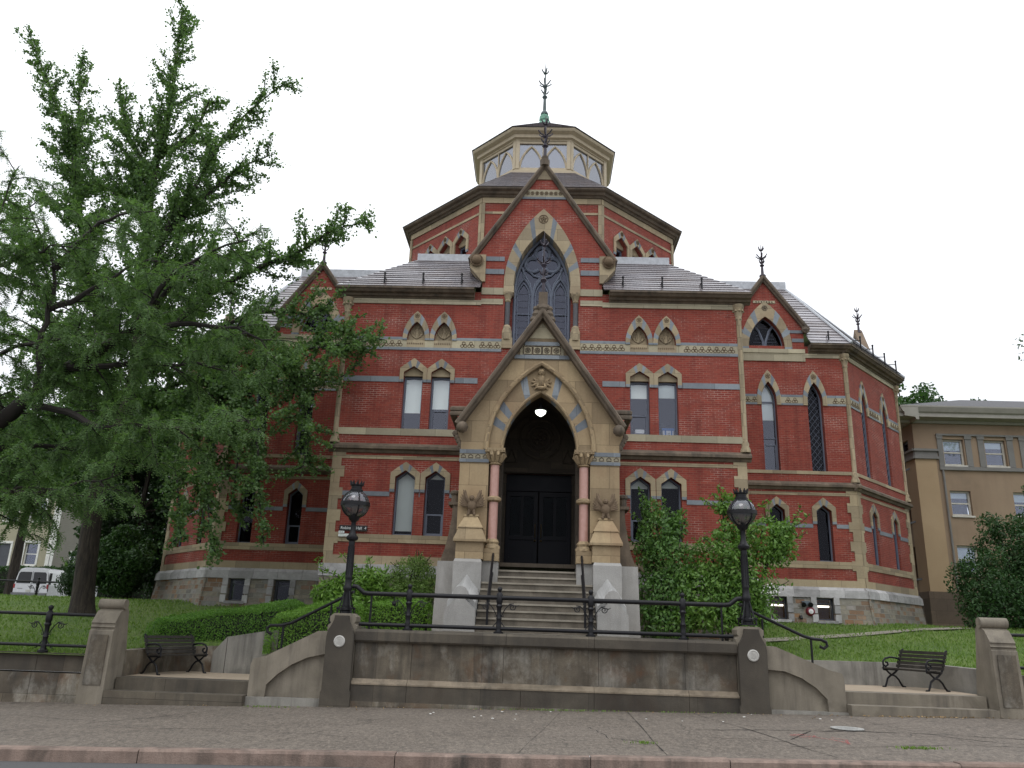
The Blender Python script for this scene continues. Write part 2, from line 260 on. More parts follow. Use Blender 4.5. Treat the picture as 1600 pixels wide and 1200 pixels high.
class MB:
    def __init__(s): s.v = []; s.f = []; s.m = []; s.T = None
    def pts(s, P):
        i = len(s.v)
        for p in P:
            p = Vector(p)
            s.v.append(s.T @ p if s.T is not None else p)
        return list(range(i, len(s.v)))
    def face(s, P, m=0): s.f.append(s.pts(P)); s.m.append(m)
    def box(s, x0, x1, y0, y1, z0, z1, m=0):
        s.hexa([(x0, y0, z0), (x1, y0, z0), (x1, y1, z0), (x0, y1, z0)], [(x0, y0, z1), (x1, y0, z1), (x1, y1, z1), (x0, y1, z1)], m)
    def hexa(s, A, B, m=0, caps=(True, True)): s.loft([A, B], m, caps)
    def loft(s, rings, m=0, caps=(True, True), closed=True):
        ids = [s.pts(r) for r in rings]; n = len(ids[0])
        for a, b in zip(ids[:-1], ids[1:]):
            for i in range(n if closed else n - 1):
                j = (i + 1) % n; s.f.append([a[i], a[j], b[j], b[i]]); s.m.append(m)
        if caps[0] and closed: s.f.append(ids[0][::-1]); s.m.append(m)
        if caps[1] and closed: s.f.append(ids[-1]); s.m.append(m)
    def fbox(s, fr, u0, u1, z0, z1, d0, d1, m=0):
        s.hexa([fr.P(u0, z0, d1), fr.P(u1, z0, d1), fr.P(u1, z0, d0), fr.P(u0, z0, d0)], [fr.P(u0, z1, d1), fr.P(u1, z1, d1), fr.P(u1, z1, d0), fr.P(u0, z1, d0)], m)
    def prism(s, fr, poly, d0, d1, m=0, back=False):
        """extruded outline on a wall face; poly counter-clockwise seen from outside"""
        a = [fr.P(u, z, d1) for u, z in poly]; b = [fr.P(u, z, d0) for u, z in poly]; n = len(poly)
        s.face(a, m)
        if back: s.face(b[::-1], m)
        for i in range(n):
            j = (i + 1) % n; s.face([a[i], b[i], b[j], a[j]], m)
    def profile(s, fr, u0, u1, prof, m=0):
        """moulding: profile [(d,z)...] run along the face from u0 to u1"""
        A = [fr.P(u0, z, d) for d, z in prof]; B = [fr.P(u1, z, d) for d, z in prof]
        s.loft([A, B], m)
    def tube(s, path, r, n=6, m=0, closed=False, caps=True):
        path = [Vector(p) for p in path]; k = len(path)
        rr = r if isinstance(r, (list, tuple)) else [r] * k
        rings = []; prev = None
        for i, p in enumerate(path):
            a = path[(i - 1) % k] if (closed or i > 0) else p; b = path[(i + 1) % k] if (closed or i < k - 1) else p
            t = (b - a); t = t.normalized() if t.length > 1e-9 else Vector((0, 0, 1))
            if prev is None: x = t.cross(Vector((0, 0, 1))) if abs(t.z) < 0.95 else t.cross(Vector((1, 0, 0)))
            else: x = prev - t * prev.dot(t)
            x.normalize(); prev = x; y = t.cross(x)
            rings.append([p + (x * math.cos(q) + y * math.sin(q)) * rr[i] for q in [2 * math.pi * j / n for j in range(n)]])
        if closed: rings.append(rings[0])
        s.loft(rings, m, (caps and not closed, caps and not closed))
    def lathe(s, prof, c=(0, 0, 0), n=16, m=0, sy=1.0):
        c = Vector(c)
        s.loft([[c + Vector((r * math.cos(2 * math.pi * j / n), sy * r * math.sin(2 * math.pi * j / n), z)) for j in range(n)] for r, z in prof], m)
    def ball(s, c, r, n=10, m=0, sc=(1, 1, 1)):
        c = Vector(c); k = max(4, n // 2)
        s.loft([[c + Vector((sc[0] * r * math.sin(a) * math.cos(2 * math.pi * j / n), sc[1] * r * math.sin(a) * math.sin(2 * math.pi * j / n), -sc[2] * r * math.cos(a))) for j in range(n)]
                for a in [0.02 + (math.pi - 0.04) * i / k for i in range(k + 1)]], m)
    def build(s, name, mats, parent=None, smooth=False, recalc=True):
        me = bpy.data.meshes.new(name); V = np.array([tuple(v) for v in s.v], dtype=np.float32).reshape(-1, 3)
        me.from_pydata([tuple(v) for v in s.v], [], s.f)
        mats = mats if isinstance(mats, (list, tuple)) else [mats]
        for mt in mats: me.materials.append(mt)
        me.polygons.foreach_set('material_index', s.m)
        if recalc:
            import bmesh
            bm = bmesh.new(); bm.from_mesh(me); bmesh.ops.remove_doubles(bm, verts=bm.verts, dist=1e-5); bmesh.ops.recalc_face_normals(bm, faces=bm.faces); bm.to_mesh(me); bm.free()
        me.update(); nl = len(me.loops)
        # box-unwrapped UVs in metres: u along the wall, v up the face
        nv = np.empty(len(me.polygons) * 3, np.float32); me.polygons.foreach_get('normal', nv); nv = nv.reshape(-1, 3)
        co = np.empty(len(me.vertices) * 3, np.float32); me.vertices.foreach_get('co', co); co = co.reshape(-1, 3)
        li = np.empty(nl, np.int32); me.loops.foreach_get('vertex_index', li)
        lt = np.empty(len(me.polygons), np.int32); me.polygons.foreach_get('loop_total', lt)
        N = np.repeat(nv, lt, axis=0); P = co[li]
        tx = np.stack([-N[:, 1], N[:, 0], np.zeros(nl)], 1); tl = np.linalg.norm(tx, axis=1)
        flat = tl < 0.25; tx[flat] = (1, 0, 0); tx /= np.maximum(np.linalg.norm(tx, axis=1), 1e-6)[:, None]
        ty = np.cross(N, tx); uv = np.stack([(P * tx).sum(1), (P * ty).sum(1)], 1)
        ul = me.uv_layers.new(name='UVMap'); ul.data.foreach_set('uv', uv.astype(np.float32).ravel())
        if smooth:
            me.polygons.foreach_set('use_smooth', [True] * len(me.polygons))
            try: me.set_sharp_from_angle(angle=R(40))
            except Exception: pass
        o = bpy.data.objects.new(name, me); COL.objects.link(o)
        if parent is not None: o.parent = parent
        return o

def tag(o, label=None, cat=None, group=None, kind=None):
    if label: o['label'] = label
    if cat: o['category'] = cat
    if group: o['group'] = group
    if kind: o['kind'] = kind
    return o
def thing(name, label, cat, loc=(0, 0, 0), rz=0.0, group=None):
    o = bpy.data.objects.new(name, None); COL.objects.link(o); o.location = loc; o.rotation_euler = (0, 0, rz); o.empty_display_size = 0.3
    return tag(o, label, cat, group)
KIDS = {}
def dup(root, loc, rz=None, label=None, group=None, scale=None):
    def cp(o, par):
        c = o.copy(); COL.objects.link(c)
        if par is not None: c.parent = par
        for ch in [x for x in bpy.data.objects if x.parent == o]: cp(ch, c)
        return c
    r = cp(root, None); r.location = loc
    if rz is not None: r.rotation_euler = (0, 0, rz)
    if scale: r.scale = scale
    if label: r['label'] = label
    if group: r['group'] = group
    return r

def arch(a, h, n=6, kind='arc'):
    """pointed arch from right spring over the apex to left spring"""
    right = []
    for i in range(n + 1):
        t = i / n
        if kind == 'line': right.append((a * (1 - t), h * t))
        else:
            rad = (a * a + h * h) / (2 * a); th = math.atan2(h, rad - a)
            right.append((a - rad + rad * math.cos(th * t), rad * math.sin(th * t)))
    right[-1] = (0.0, h)
    return right + [(-x, z) for x, z in right[-2::-1]]
def outline(cx, z0, zs, a, h, n=6, kind='arc'):
    """opening outline, counter-clockwise from bottom left"""
    return [(cx - a, z0), (cx + a, z0)] + [(cx + x, zs + z) for x, z in arch(a, h, n, kind)]
def ring(mb, fr, cx, zs, ai, hi, ao, ho, leg, n, pat, d0, d1, kin='arc', kout=None, legm=None):
    I = arch(ai, hi, n, kin); O = arch(ao, ho, n, kout or kin)
    if leg: I = [(ai, -leg)] + I + [(-ai, -leg)]; O = [(ao, -leg)] + O + [(-ao, -leg)]
    for k in range(len(I) - 1):
        i = min(k, len(I) - 2 - k)
        mb.prism(fr, [(cx + I[k][0], zs + I[k][1]), (cx + O[k][0], zs + O[k][1]), (cx + O[k + 1][0], zs + O[k + 1][1]), (cx + I[k + 1][0], zs + I[k + 1][1])], d0, d1, pat[min(i, len(pat) - 1)])
def inpoly(p, poly):
    x, y = p; c = False; j = len(poly) - 1
    for i in range(len(poly)):
        a, b = poly[i], poly[j]
        if (a[1] > y) != (b[1] > y) and x < (b[0] - a[0]) * (y - a[1]) / (b[1] - a[1]) + a[0]: c = not c
        j = i
    return c
def wall(mb, fr, outer, holes, reveal=0.25, m=0, mr=None, d=0.0):
    """flat wall with openings cut through and their reveals"""
    vs = []; es = []
    for poly in [outer] + holes:
        k = len(vs); vs += [Vector(p) for p in poly]; es += [(k + i, k + (i + 1) % len(poly)) for i in range(len(poly))]
    ov, oe, of = geometry.delaunay_2d_cdt(vs, es, [], 0, 1e-5)[:3]
    ids = mb.pts([fr.P(p[0], p[1], d) for p in ov])
    for t in of:
        c = sum((Vector(ov[i]) for i in t), Vector((0, 0))) / len(t)
        if inpoly(c, outer) and not any(inpoly(c, h) for h in holes): mb.f.append([ids[i] for i in t]); mb.m.append(m)
    for h in holes:
        for i in range(len(h)):
            a, b = h[i], h[(i + 1) % len(h)]
            mb.face([fr.P(*a, d), fr.P(*b, d), fr.P(*b, d - reveal), fr.P(*a, d - reveal)], m if mr is None else mr)
def bandrow(mb, fr, u0, u1, z0, z1, gaps, d1, m=0, d0=0.0):
    cur = u0
    for a, b in sorted(gaps) + [(u1, u1)]:
        a2 = min(max(a, u0), u1)
        if a2 - cur > 0.01: mb.fbox(fr, cur, a2, z0, z1, d0, d1, m)
        cur = max(cur, min(b, u1))

# leaves: thousands of separate rhombic faces in one mesh
def leaf_mesh(name, C, A, B, mat, parent=None):
    """C centres, A half-length vectors, B half-width vectors"""
    n = len(C); V = np.empty((n, 4, 3), np.float32); V[:, 0] = C - A; V[:, 1] = C + B - A * 0.1; V[:, 2] = C + A; V[:, 3] = C - B - A * 0.1
    me = bpy.data.meshes.new(name); me.vertices.add(n * 4); me.vertices.foreach_set('co', V.ravel())
    me.loops.add(n * 4); me.loops.foreach_set('vertex_index', np.arange(n * 4, dtype=np.int32))
    me.polygons.add(n); me.polygons.foreach_set('loop_start', np.arange(0, n * 4, 4, dtype=np.int32)); me.polygons.foreach_set('loop_total', np.full(n, 4, np.int32))
    me.update(); me.validate(); me.materials.append(mat)
    o = bpy.data.objects.new(name, me); COL.objects.link(o)
    if parent is not None: o.parent = parent
    return o
def unit(v): return v / np.maximum(np.linalg.norm(v, axis=1), 1e-6)[:, None]
def rand_axes(n, ln, wd, normal=None, droop=0.0, jitter=1.0):
    nn = rng.normal(size=(n, 3)) * jitter
    if normal is not None: nn = nn + normal
    nn = unit(nn); a = rng.normal(size=(n, 3)); a[:, 2] -= droop; a = a - nn * (a * nn).sum(1)[:, None]; a = unit(a); b = np.cross(nn, a)
    s = rng.uniform(0.65, 1.25, n)[:, None]
    return a * s * ln / 2, b * s * wd / 2
# ------------------------------------------------------------------ the brick hall
AX = -0.05                                     # building axis
HALL = thing('brick_hall', 'red brick Gothic hall with banded stone, stone porch and glazed octagonal lantern', 'building', (0, 0, 0))
ZB, ZC = 3.42, 12.06                           # top of plinth, underside of cornice
GROUND_H = lambda y: 0.95 + 0.137 * (y - 20)

def window(fr, cx, z0, zs, w, h, kind, depth=0.24, blind=0.0, vent=False, mid=True, lead=False, sash=None, open_low=False, glass=None, b=0.05, room=True, tall_rails=()):
    """sash window as a part: frame with glass, blind and dark room behind as sub-parts"""
    sash = sash or SASH; a = w / 2; mb = MB(); d = -depth
    o = outline(cx, z0, zs, a, h, 5, kind); zt = zs + h; zm = (z0 + zt) / 2
    sx = (a - b) / a; sz = (zt - z0 - 2 * b) / (zt - z0)
    i = [(cx + (x - cx) * sx, zm + (z - zm) * sz) for x, z in o]
    for k in range(len(o)):
        j = (k + 1) % len(o); mb.prism(fr, [o[k], o[j], i[j], i[k]], d - 0.06, d + 0.02)
    if mid: mb.fbox(fr, cx - a + b, cx + a - b, z0 + (zs - z0) * 0.52, z0 + (zs - z0) * 0.52 + 0.045, d - 0.05, d + 0.012)
    for q in tall_rails: mb.fbox(fr, cx - a + b, cx + a - b, q, q + 0.045, d - 0.05, d + 0.012)
    if vent:
        zv = z0 + (zs - z0) * 0.36
        for q in (z0 + b, zv): mb.fbox(fr, cx - a + b, cx + a - b, q, q + 0.045, d - 0.05, d + 0.02)
        for q in (cx - a + b, cx + a - b - 0.05): mb.fbox(fr, q, q + 0.05, z0 + b, zv, d - 0.05, d + 0.018)
    if lead:
        st = 0.17
        def clipline(p, q):
            pts = [(p[0] + (q[0] - p[0]) * t / 30, p[1] + (q[1] - p[1]) * t / 30) for t in range(31)]
            run = [x for x in pts if inpoly(x, i)]
            if len(run) > 1: mb.tube([fr.P(run[0][0], run[0][1], d - 0.005), fr.P(run[-1][0], run[-1][1], d - 0.005)], 0.008, 4, caps=False)
        k = z0 - 1
        while k < zt + 1:
            clipline((cx - a, k), (cx + a, k + w * 1.25)); clipline((cx - a, k), (cx + a, k - w * 1.25)); k += st * 1.5
    f = mb.build('window', sash, HALL)
    g = MB(); g.face([fr.P(x, z, d - 0.03) for x, z in i]); g.build('glass', glass or GLASS, f)
    if blind > 0:
        zb = zt - (zt - z0) * blind; bb = MB(); bp = [(x, max(z, zb)) for x, z in i if True]
        bb.face([fr.P(x, z, d - 0.09) for x, z in bp]); bb.tube([fr.P(cx - a + b, zb, d - 0.09), fr.P(cx + a - b, zb, d - 0.09)], 0.012, 5)
        bb.build('blind', BLIND, f)
    if room:
        r = MB(); r.fbox(fr, cx - a - 0.25, cx + a + 0.25, z0 - 0.1, zt + 0.1, d - 1.0, d - 0.98)
        for q in (cx - a - 0.25, cx + a + 0.24): r.fbox(fr, q, q + 0.01, z0 - 0.1, zt + 0.1, d - 0.98, d - 0.06)
        r.fbox(fr, cx - a - 0.24, cx + a + 0.24, zt + 0.09, zt + 0.1, d - 0.98, d - 0.06); r.fbox(fr, cx - a - 0.24, cx + a + 0.24, z0 - 0.1, z0 - 0.09, d - 0.98, d - 0.06)
        r.build('room', ROOMG if glass is None else DARK, f)
    return f

TREF = MB()                                     # fine carved marks, gathered per face below
def trefoil(mb, fr, u, z, r, d, m=0):
    for k in range(3):
        q = math.pi / 2 + k * 2 * math.pi / 3; c = (u + 0.62 * r * math.cos(q), z + 0.62 * r * math.sin(q) - 0.1 * r)
        mb.tube([fr.P(c[0] + 0.5 * r * math.cos(t), c[1] + 0.5 * r * math.sin(t), d) for t in [2 * math.pi * j / 8 for j in range(8)]], 0.011, 4, m, closed=True)
def rosette(mb, fr, u, z, r, d, m=0):
    mb.tube([fr.P(u + r * math.cos(t), z + r * math.sin(t), d) for t in [2 * math.pi * j / 14 for j in range(14)]], r * 0.14, 5, m, closed=True)
    for k in range(5):
        t = math.pi / 2 + 2 * math.pi * k / 5; mb.ball(fr.P(u + r * 0.5 * math.cos(t), z + r * 0.5 * math.sin(t), d), r * 0.26, 6, m)
    mb.ball(fr.P(u, z, d + 0.01), r * 0.2, 6, m)
def leafwork(mb, fr, u, z, w, h, d, m=0):
    """symmetric carved foliage in a blind arch"""
    for s in (-1, 1):
        for k, (a0, L) in enumerate(((0.35, 0.95), (0.9, 0.8), (1.35, 0.85))):
            pts = []
            for i in range(9):
                t = i / 8; ang = a0 + t * t * 2.6 * (1 if k < 2 else 0.5)
                if i == 0: p = (0.0, 0.0)
                else: p = (p[0] + L * 0.13 * math.cos(ang), p[1] + L * 0.13 * math.sin(ang))
                pts.append(fr.P(u + s * p[0] * w, z + p[1] * h, d))
            mb.tube(pts, [0.03 * (1 - 0.6 * i / 8) * (w / 0.5) for i in range(9)], 5, m)
    mb.tube([fr.P(u, z, d), fr.P(u, z + 0.75 * h, d)], 0.018, 5, m)

CH = 0.30
CORN = [(0, ZC), (0.06, ZC), (0.10, ZC + 0.05), (0.16, ZC + 0.06), (0.20, ZC + 0.12), (0.30, ZC + 0.15), (0.36, ZC + 0.22), (0.40, ZC + 0.24), (0.40, ZC + CH), (0.0, ZC + CH)]
STRG = [(0, 6.84), (0.05, 6.84), (0.09, 6.92), (0.17, 6.95), (0.17, 7.03), (0.03, 7.14), (0, 7.14)]

def hood(mb, fr, cx, zs, a, h, w=0.16, sh=0.13, top=0.27, leg=0.27):
    """blunt shouldered hood of voussoirs: two slim blue stones beside the key"""
    ow = a + w; sl = (h + top - sh) / ow
    O = lambda x: h + top - sl * x * (0.93 + 0.07 * x / ow)
    xs = [a, a * 0.62, a * 0.40, a * 0.20]
    I = [(a, -leg), (a, -leg + 0.09), (a, 0.0)] + [(x, h * (1 - x / a)) for x in xs[1:]]
    T = [(ow, -leg), (ow, -leg + 0.09), (ow, sh)] + [(x, O(x)) for x in (a * 0.98, a * 0.66, a * 0.34)]
    for s in (1, -1):
        for k, m in enumerate((1, 0, 0, 0, 1)):
            P = [I[k], T[k], T[k + 1], I[k + 1]]; P = [(cx + s * x, zs + z) for x, z in P]; mb.prism(fr, P if s > 0 else P[::-1], -0.01, 0.045, m)
    P = [I[-1], T[-1], (0, h + top), (-T[-1][0], T[-1][1]), (-I[-1][0], I[-1][1]), (0, h)]; mb.prism(fr, [(cx + x, zs + z) for x, z in P], -0.01, 0.045, 0)

def storeys(fr, L, gf, sf, name, pav=False, q0=True, q1=True, dep=0.24):
    """one flat brick front: openings, surrounds, bands, string course and cornice"""
    holes = []; gapsG = []; gapsS = []
    for u, a, *_ in gf: holes.append(outline(u, 4.32, 6.10, a, 0.21, 3, 'line')); gapsG.append((u - a, u + a))
    for u, a, *_ in sf:
        holes.append(outline(u, 7.64, 9.52, a, 0.20, 3, 'line') if pav else outline(u, 7.54, 10.2, a, 0.72, 6))
        gapsS.append((u - a, u + a))
    niches = [u for u, a, *_ in sf] if pav else []
    for u in niches: holes.append(outline(u, 10.62, 10.68, 0.295, 0.60, 6))
    w = MB(); wall(w, fr, [(0, ZB), (L, ZB), (L, ZC + 0.3), (0, ZC + 0.3)], holes, 0.24)
    w.build('brick_wall', BRICK, HALL)
    d = MB()                                    # 0 tan, 1 blue, 2 cream
    bandrow(d, fr, 0, L, ZB, 3.68, [], 0.05, 0); bandrow(d, fr, 0, L, 4.08, 4.32, [], 0.03, 0)
    bandrow(d, fr, 0, L, 5.49, 5.63, [(a - 0.147, b + 0.147) for a, b in gapsG], 0.02, 1)
    bandrow(d, fr, 0, L, 6.65, 6.76, [], 0.02, 0); bandrow(d, fr, 0, L, 7.42, 7.64 if pav else 7.54, [], 0.03, 2 if pav else 0)
    bandrow(d, fr, 0, L, ZC - 0.17, ZC, [], 0.04, 2)
    t = MB()
    if pav:
        bandrow(d, fr, 0, L, 9.18, 9.36, [(a - 0.147, b + 0.147) for a, b in gapsS], 0.02, 1)
        g2 = [(u - 0.30, u + 0.30) for u in niches]; g3 = [(u - 0.445, u + 0.445) for u in niches]
        bandrow(d, fr, 0, L, 10.28, 10.37, [], 0.025, 1); bandrow(d, fr, 0, L, 10.37, 10.63, g2, 0.02, 2); bandrow(d, fr, 0, L, 10.63, 10.72, g3, 0.025, 1)
        for u in niches:
            ring(d, fr, u, 10.68, 0.295, 0.58, 0.442, 0.95, 0.06, 6, [1, 0, 1, 0, 0, 1, 0], -0.01, 0.05)
            d.fbox(fr, u - 0.30, u + 0.30, 10.37, 10.62, -0.2, 0.01, 0); d.prism(fr, outline(u, 10.62, 10.68, 0.30, 0.61, 6), -0.2, -0.16, 0)
            leafwork(t, fr, u, 10.74, 0.5, 0.55, -0.15, 1); rosette(t, fr, u, 11.46, 0.075, 0.05)
            for k in range(9): t.fbox(fr, u - 0.27 + k * 0.06, u - 0.25 + k * 0.06, 10.47, 10.53, 0.01, 0.02)
        uu = 0.14
        while uu < L - 0.1:
            if not any(a - 0.2 < uu < b + 0.2 for a, b in g2): trefoil(t, fr, uu, 10.49, 0.1, 0.024)
            uu += 0.235
        for u, a, *_ in sf:
            hood(d, fr, u, 9.52, a, 0.20, w=0.13, leg=0.34)
            d.prism(fr, [(u - a, 9.42), (u + a, 9.42), (u + a, 9.52), (u, 9.72), (u - a, 9.52)], -0.2, -0.10, 0)
    else:
        bandrow(d, fr, 0, L, 10.02, 10.09, [(a - 0.15, b + 0.15) for a, b in gapsS], 0.025, 1); bandrow(d, fr, 0, L, 10.09, 10.33, [(a - 0.147, b + 0.147) for a, b in gapsS], 0.02, 2); bandrow(d, fr, 0, L, 10.33, 10.42, [(a - 0.14, b + 0.14) for a, b in gapsS], 0.025, 1)
        uu = 0.14
        while uu < L - 0.1:
            if not any(a - 0.25 < uu < b + 0.25 for a, b in gapsS): trefoil(t, fr, uu, 10.2, 0.1, 0.024)
            uu += 0.25
        for u, a, *_ in sf:
            ring(d, fr, u, 10.2, a, 0.72, a + 0.16, 1.18, 0.18, 6, [0, 0, 1, 0, 0, 1, 0, 0], -0.01, 0.05); rosette(t, fr, u, 11.13, 0.09, 0.05)
    for u, a, *_ in gf: hood(d, fr, u, 6.10, a, 0.21, w=0.15, leg=0.47)
    # quoins
    z = ZB + 0.26; k = 0
    while z < 6.8:
        z2 = min(z + 0.34, 6.84); wd = 0.38 if k % 2 else 0.26
        if q0: d.fbox(fr, -0.03, wd, z, z2, 0, 0.032, 0)
        if q1: d.fbox(fr, L - wd, L + 0.03, z, z2, 0, 0.032, 0)
        z = z2; k += 1
    d.build('stone_trim', [TAN, BLUE, CREAM], HALL)
    t.build('frieze_trim', [CARVE, TAN], HALL)
    s = MB(); s.profile(fr, -0.17 if q0 else 0, L + (0.17 if q1 else 0), STRG); s.build('string_course', BROWN, HALL)
    for u, a, bl, vent in gf: window(fr, u, 4.32, 6.10, 2 * a, 0.21, 'line', depth=dep, blind=bl, vent=vent, mid=False, glass=GLASSD, sash=SASH)
    for u, a, bl, vent in sf:
        if pav: window(fr, u, 7.64, 9.40, 2 * a, 0.02, 'line', blind=bl, vent=vent, mid=False)
        elif vent == 'lead': window(fr, u, 7.54, 10.2, 2 * a, 0.72, 'arc', depth=dep, lead=True, mid=False, glass=GLASSD)
        else: window(fr, u, 7.54, 10.2, 2 * a, 0.72, 'arc', blind=bl, vent=vent, mid=False, tall_rails=(8.75, 10.15))
def colonnette(x, y, z0=7.14, z1=ZC, r=0.085):
    m = MB(); m.lathe([(r * 1.9, z0), (r * 1.9, z0 + 0.08), (r * 1.3, z0 + 0.2), (r * 1.45, z0 + 0.28), (r, z0 + 0.36), (r, z1 - 0.55), (r * 1.3, z1 - 0.5), (r * 1.1, z1 - 0.45), (r * 1.5, z1 - 0.3), (r * 2.1, z1 - 0.12), (r * 2.2, z1 - 0.1), (r * 2.2, z1)], (x, y, 0), 12)
    for k in range(8):
        q = k * math.pi / 4; m.ball((x + r * 1.8 * math.cos(q), y + r * 1.8 * math.sin(q), z1 - 0.22), r * 0.55, 6)
    m.build('corner_column', TAN, HALL, True)
def slate_roof(el, er, tr, tl, row=0.26, name='slate_roof'):
    el, er, tr, tl = map(Vector, (el, er, tr, tl)); m = MB(); h = max((tl - el).length, (tr - er).length)
    nrm = (er - el).cross(tl - el if (tl - el).length > 0.01 else tr - el).normalized()
    if nrm.z < 0: nrm = -nrm
    k = max(2, int(h / row))
    for i in range(k):
        a, b = i / k, (i + 1) / k; lift = nrm * 0.028
        p, q = el.lerp(tl, a) + lift, er.lerp(tr, a) + lift; r_, s = er.lerp(tr, min(1, b + 0.02)), el.lerp(tl, min(1, b + 0.02))
        m.face([p, q, r_, s]); m.face([p - lift * 1.2, q - lift * 1.2, q, p])
    return m.build(name, SLATE, HALL, recalc=False)
def snow_guard(a, b, up, n):
    a, b, up = Vector(a), Vector(b), Vector(up); m = MB()
    for k in (0.35, 0.75, 1.15): m.tube([a + up * k * 0.28, b + up * k * 0.28], 0.02, 5)
    for i in range(n):
        p = a.lerp(b, (i + 0.5) / n); m.tube([p + Vector((0, 0, -0.1)), p + Vector((0, 0, 0.42))], 0.03, 5); m.ball(p + Vector((0, 0, 0.44)), 0.045, 6); m.tube([p + Vector((0, 0, 0.3)), p + up * 0.5], 0.018, 4)
    m.build('snow_guard', IRON, HALL)
def finial(c, h, r=0.05, mat=None, base=None):
    c = Vector(c); m = MB()
    m.lathe([(r * 2.6, 0), (r * 2.6, h * 0.03), (r * 1.2, h * 0.08), (r * 0.9, h * 0.3), (r * 1.9, h * 0.34), (r * 0.8, h * 0.38), (r * 0.7, h * 0.5), (r * 1.7, h * 0.54), (r * 0.6, h * 0.58), (r * 0.45, h * 0.78), (r * 1.4, h * 0.8), (r * 0.4, h * 0.83), (r * 0.12, h)], c, 8)
    for zz, L, n in ((0.56, 4.6, 6), (0.40, 2.6, 4), (0.80, 2.6, 4)):
        for k in range(n):
            q = 2 * math.pi * k / n + 0.4; dx, dy = math.cos(q), math.sin(q); z = h * zz
            m.tube([c + Vector((0, 0, z)), c + Vector((dx * r * L * 0.6, dy * r * L * 0.6, z + r * 0.8)), c + Vector((dx * r * L, dy * r * L, z + r * 2.6)), c + Vector((dx * r * L * 0.8, dy * r * L * 0.8, z + r * 3.6))], [r * 0.35, r * 0.5, r * 0.4, r * 0.08], 5)
    m.build('finial', mat or IRONP, HALL)

# --- front pavilion
FP = Fr((AX - 6.4, 24.5, 0), 0.0); LP = 12.8
def pu(x): return x - (AX - 6.4)
gf = [(pu(AX + s * 3.63 + k * 0.47), 0.31, bl, v) for s, k, bl, v in ((-1, -1, 0.92, False), (-1, 1, 0.10, True), (1, -1, 0.16, True), (1, 1, 0.14, False))]
sf = [(pu(AX + s * 3.63 + k * 0.445), 0.31, bl, v) for s, k, bl, v in ((-1, -1, 0.66, False), (-1, 1, 0.58, True), (1, -1, 0.29, True), (1, 1, 0.27, False))]
# the porch and the great window stand in the middle: two flanking fronts share the levels
def half_front(s):
    x0, x1 = (AX - 6.4, AX - 2.0) if s < 0 else (AX + 2.0, AX + 6.4)
    fr = Fr((x0, 24.5, 0), 0.0); L = x1 - x0; mv = lambda q: [(u - (x0 - (AX - 6.4)), a, bl, v) for u, a, bl, v in q if x0 < u + AX - 6.4 < x1]
    storeys(fr, L, mv(gf), mv(sf), 'pavilion', True, s < 0, s > 0)
    c = MB(); c.profile(fr, -0.40 if s < 0 else 0.22, L - 0.22 if s < 0 else L + 0.40, CORN)
    # return along the side
    sx = x0 if s < 0 else x1; sf_ = Fr((sx, 24.5 if s > 0 else 29.2, 0), R(90) if s > 0 else R(-90)); c.profile(sf_, 0, 4.7, CORN); c.build('cornice', BROWN, HALL)
    w = MB(); w.fbox(sf_, *((0.012, 4.7) if s > 0 else (0.0, 4.688)), ZB, ZC + 0.29, -0.24, 0.0); w.build('brick_wall', BRICK, HALL)
    d = MB()
    for z0, z1, m in ((ZB, 3.68, 0), (4.08, 4.32, 0), (5.49, 5.63, 1), (6.65, 6.76, 0), (7.42, 7.64, 2), (9.18, 9.36, 1), (10.28, 10.72, 2), (ZC - 0.17, ZC, 2)): d.fbox(sf_, *((0.012, 4.7) if s > 0 else (0.0, 4.688)), z0, z1, 0, 0.025, m)
    d.build('stone_trim', [TAN, BLUE, CREAM], HALL)
    sc = MB(); sc.profile(sf_, -0.0, 4.7, STRG); sc.build('string_course', BROWN, HALL)
    colonnette(sx + s * 0.02, 24.5 + 0.0)
    # plinth of rock-faced granite, with the wing of masonry below
    b = MB(); b.fbox(fr, -0.1, L, 3.05, ZB, 0, 0.13, 0); b.prism(fr, [(-0.06, 0.4), (L, 0.4), (L, 3.05), (-0.06, 3.05)], 0, 0.09, 1)
    b.fbox(sf_, 0.0, 4.7, 3.05, ZB, 0, 0.13, 0); b.fbox(sf_, 0.0, 4.7, 0.4, 3.05, 0, 0.09, 1)
    b.build('plinth', [GRANW, RUBBLE], HALL)
half_front(-1); half_front(1)

# --- central bay with the great traceried window and the gable
FC = Fr((AX, 24.5, 0), 0.0)
GA, GZS, GH = 0.95, 12.62, 2.02
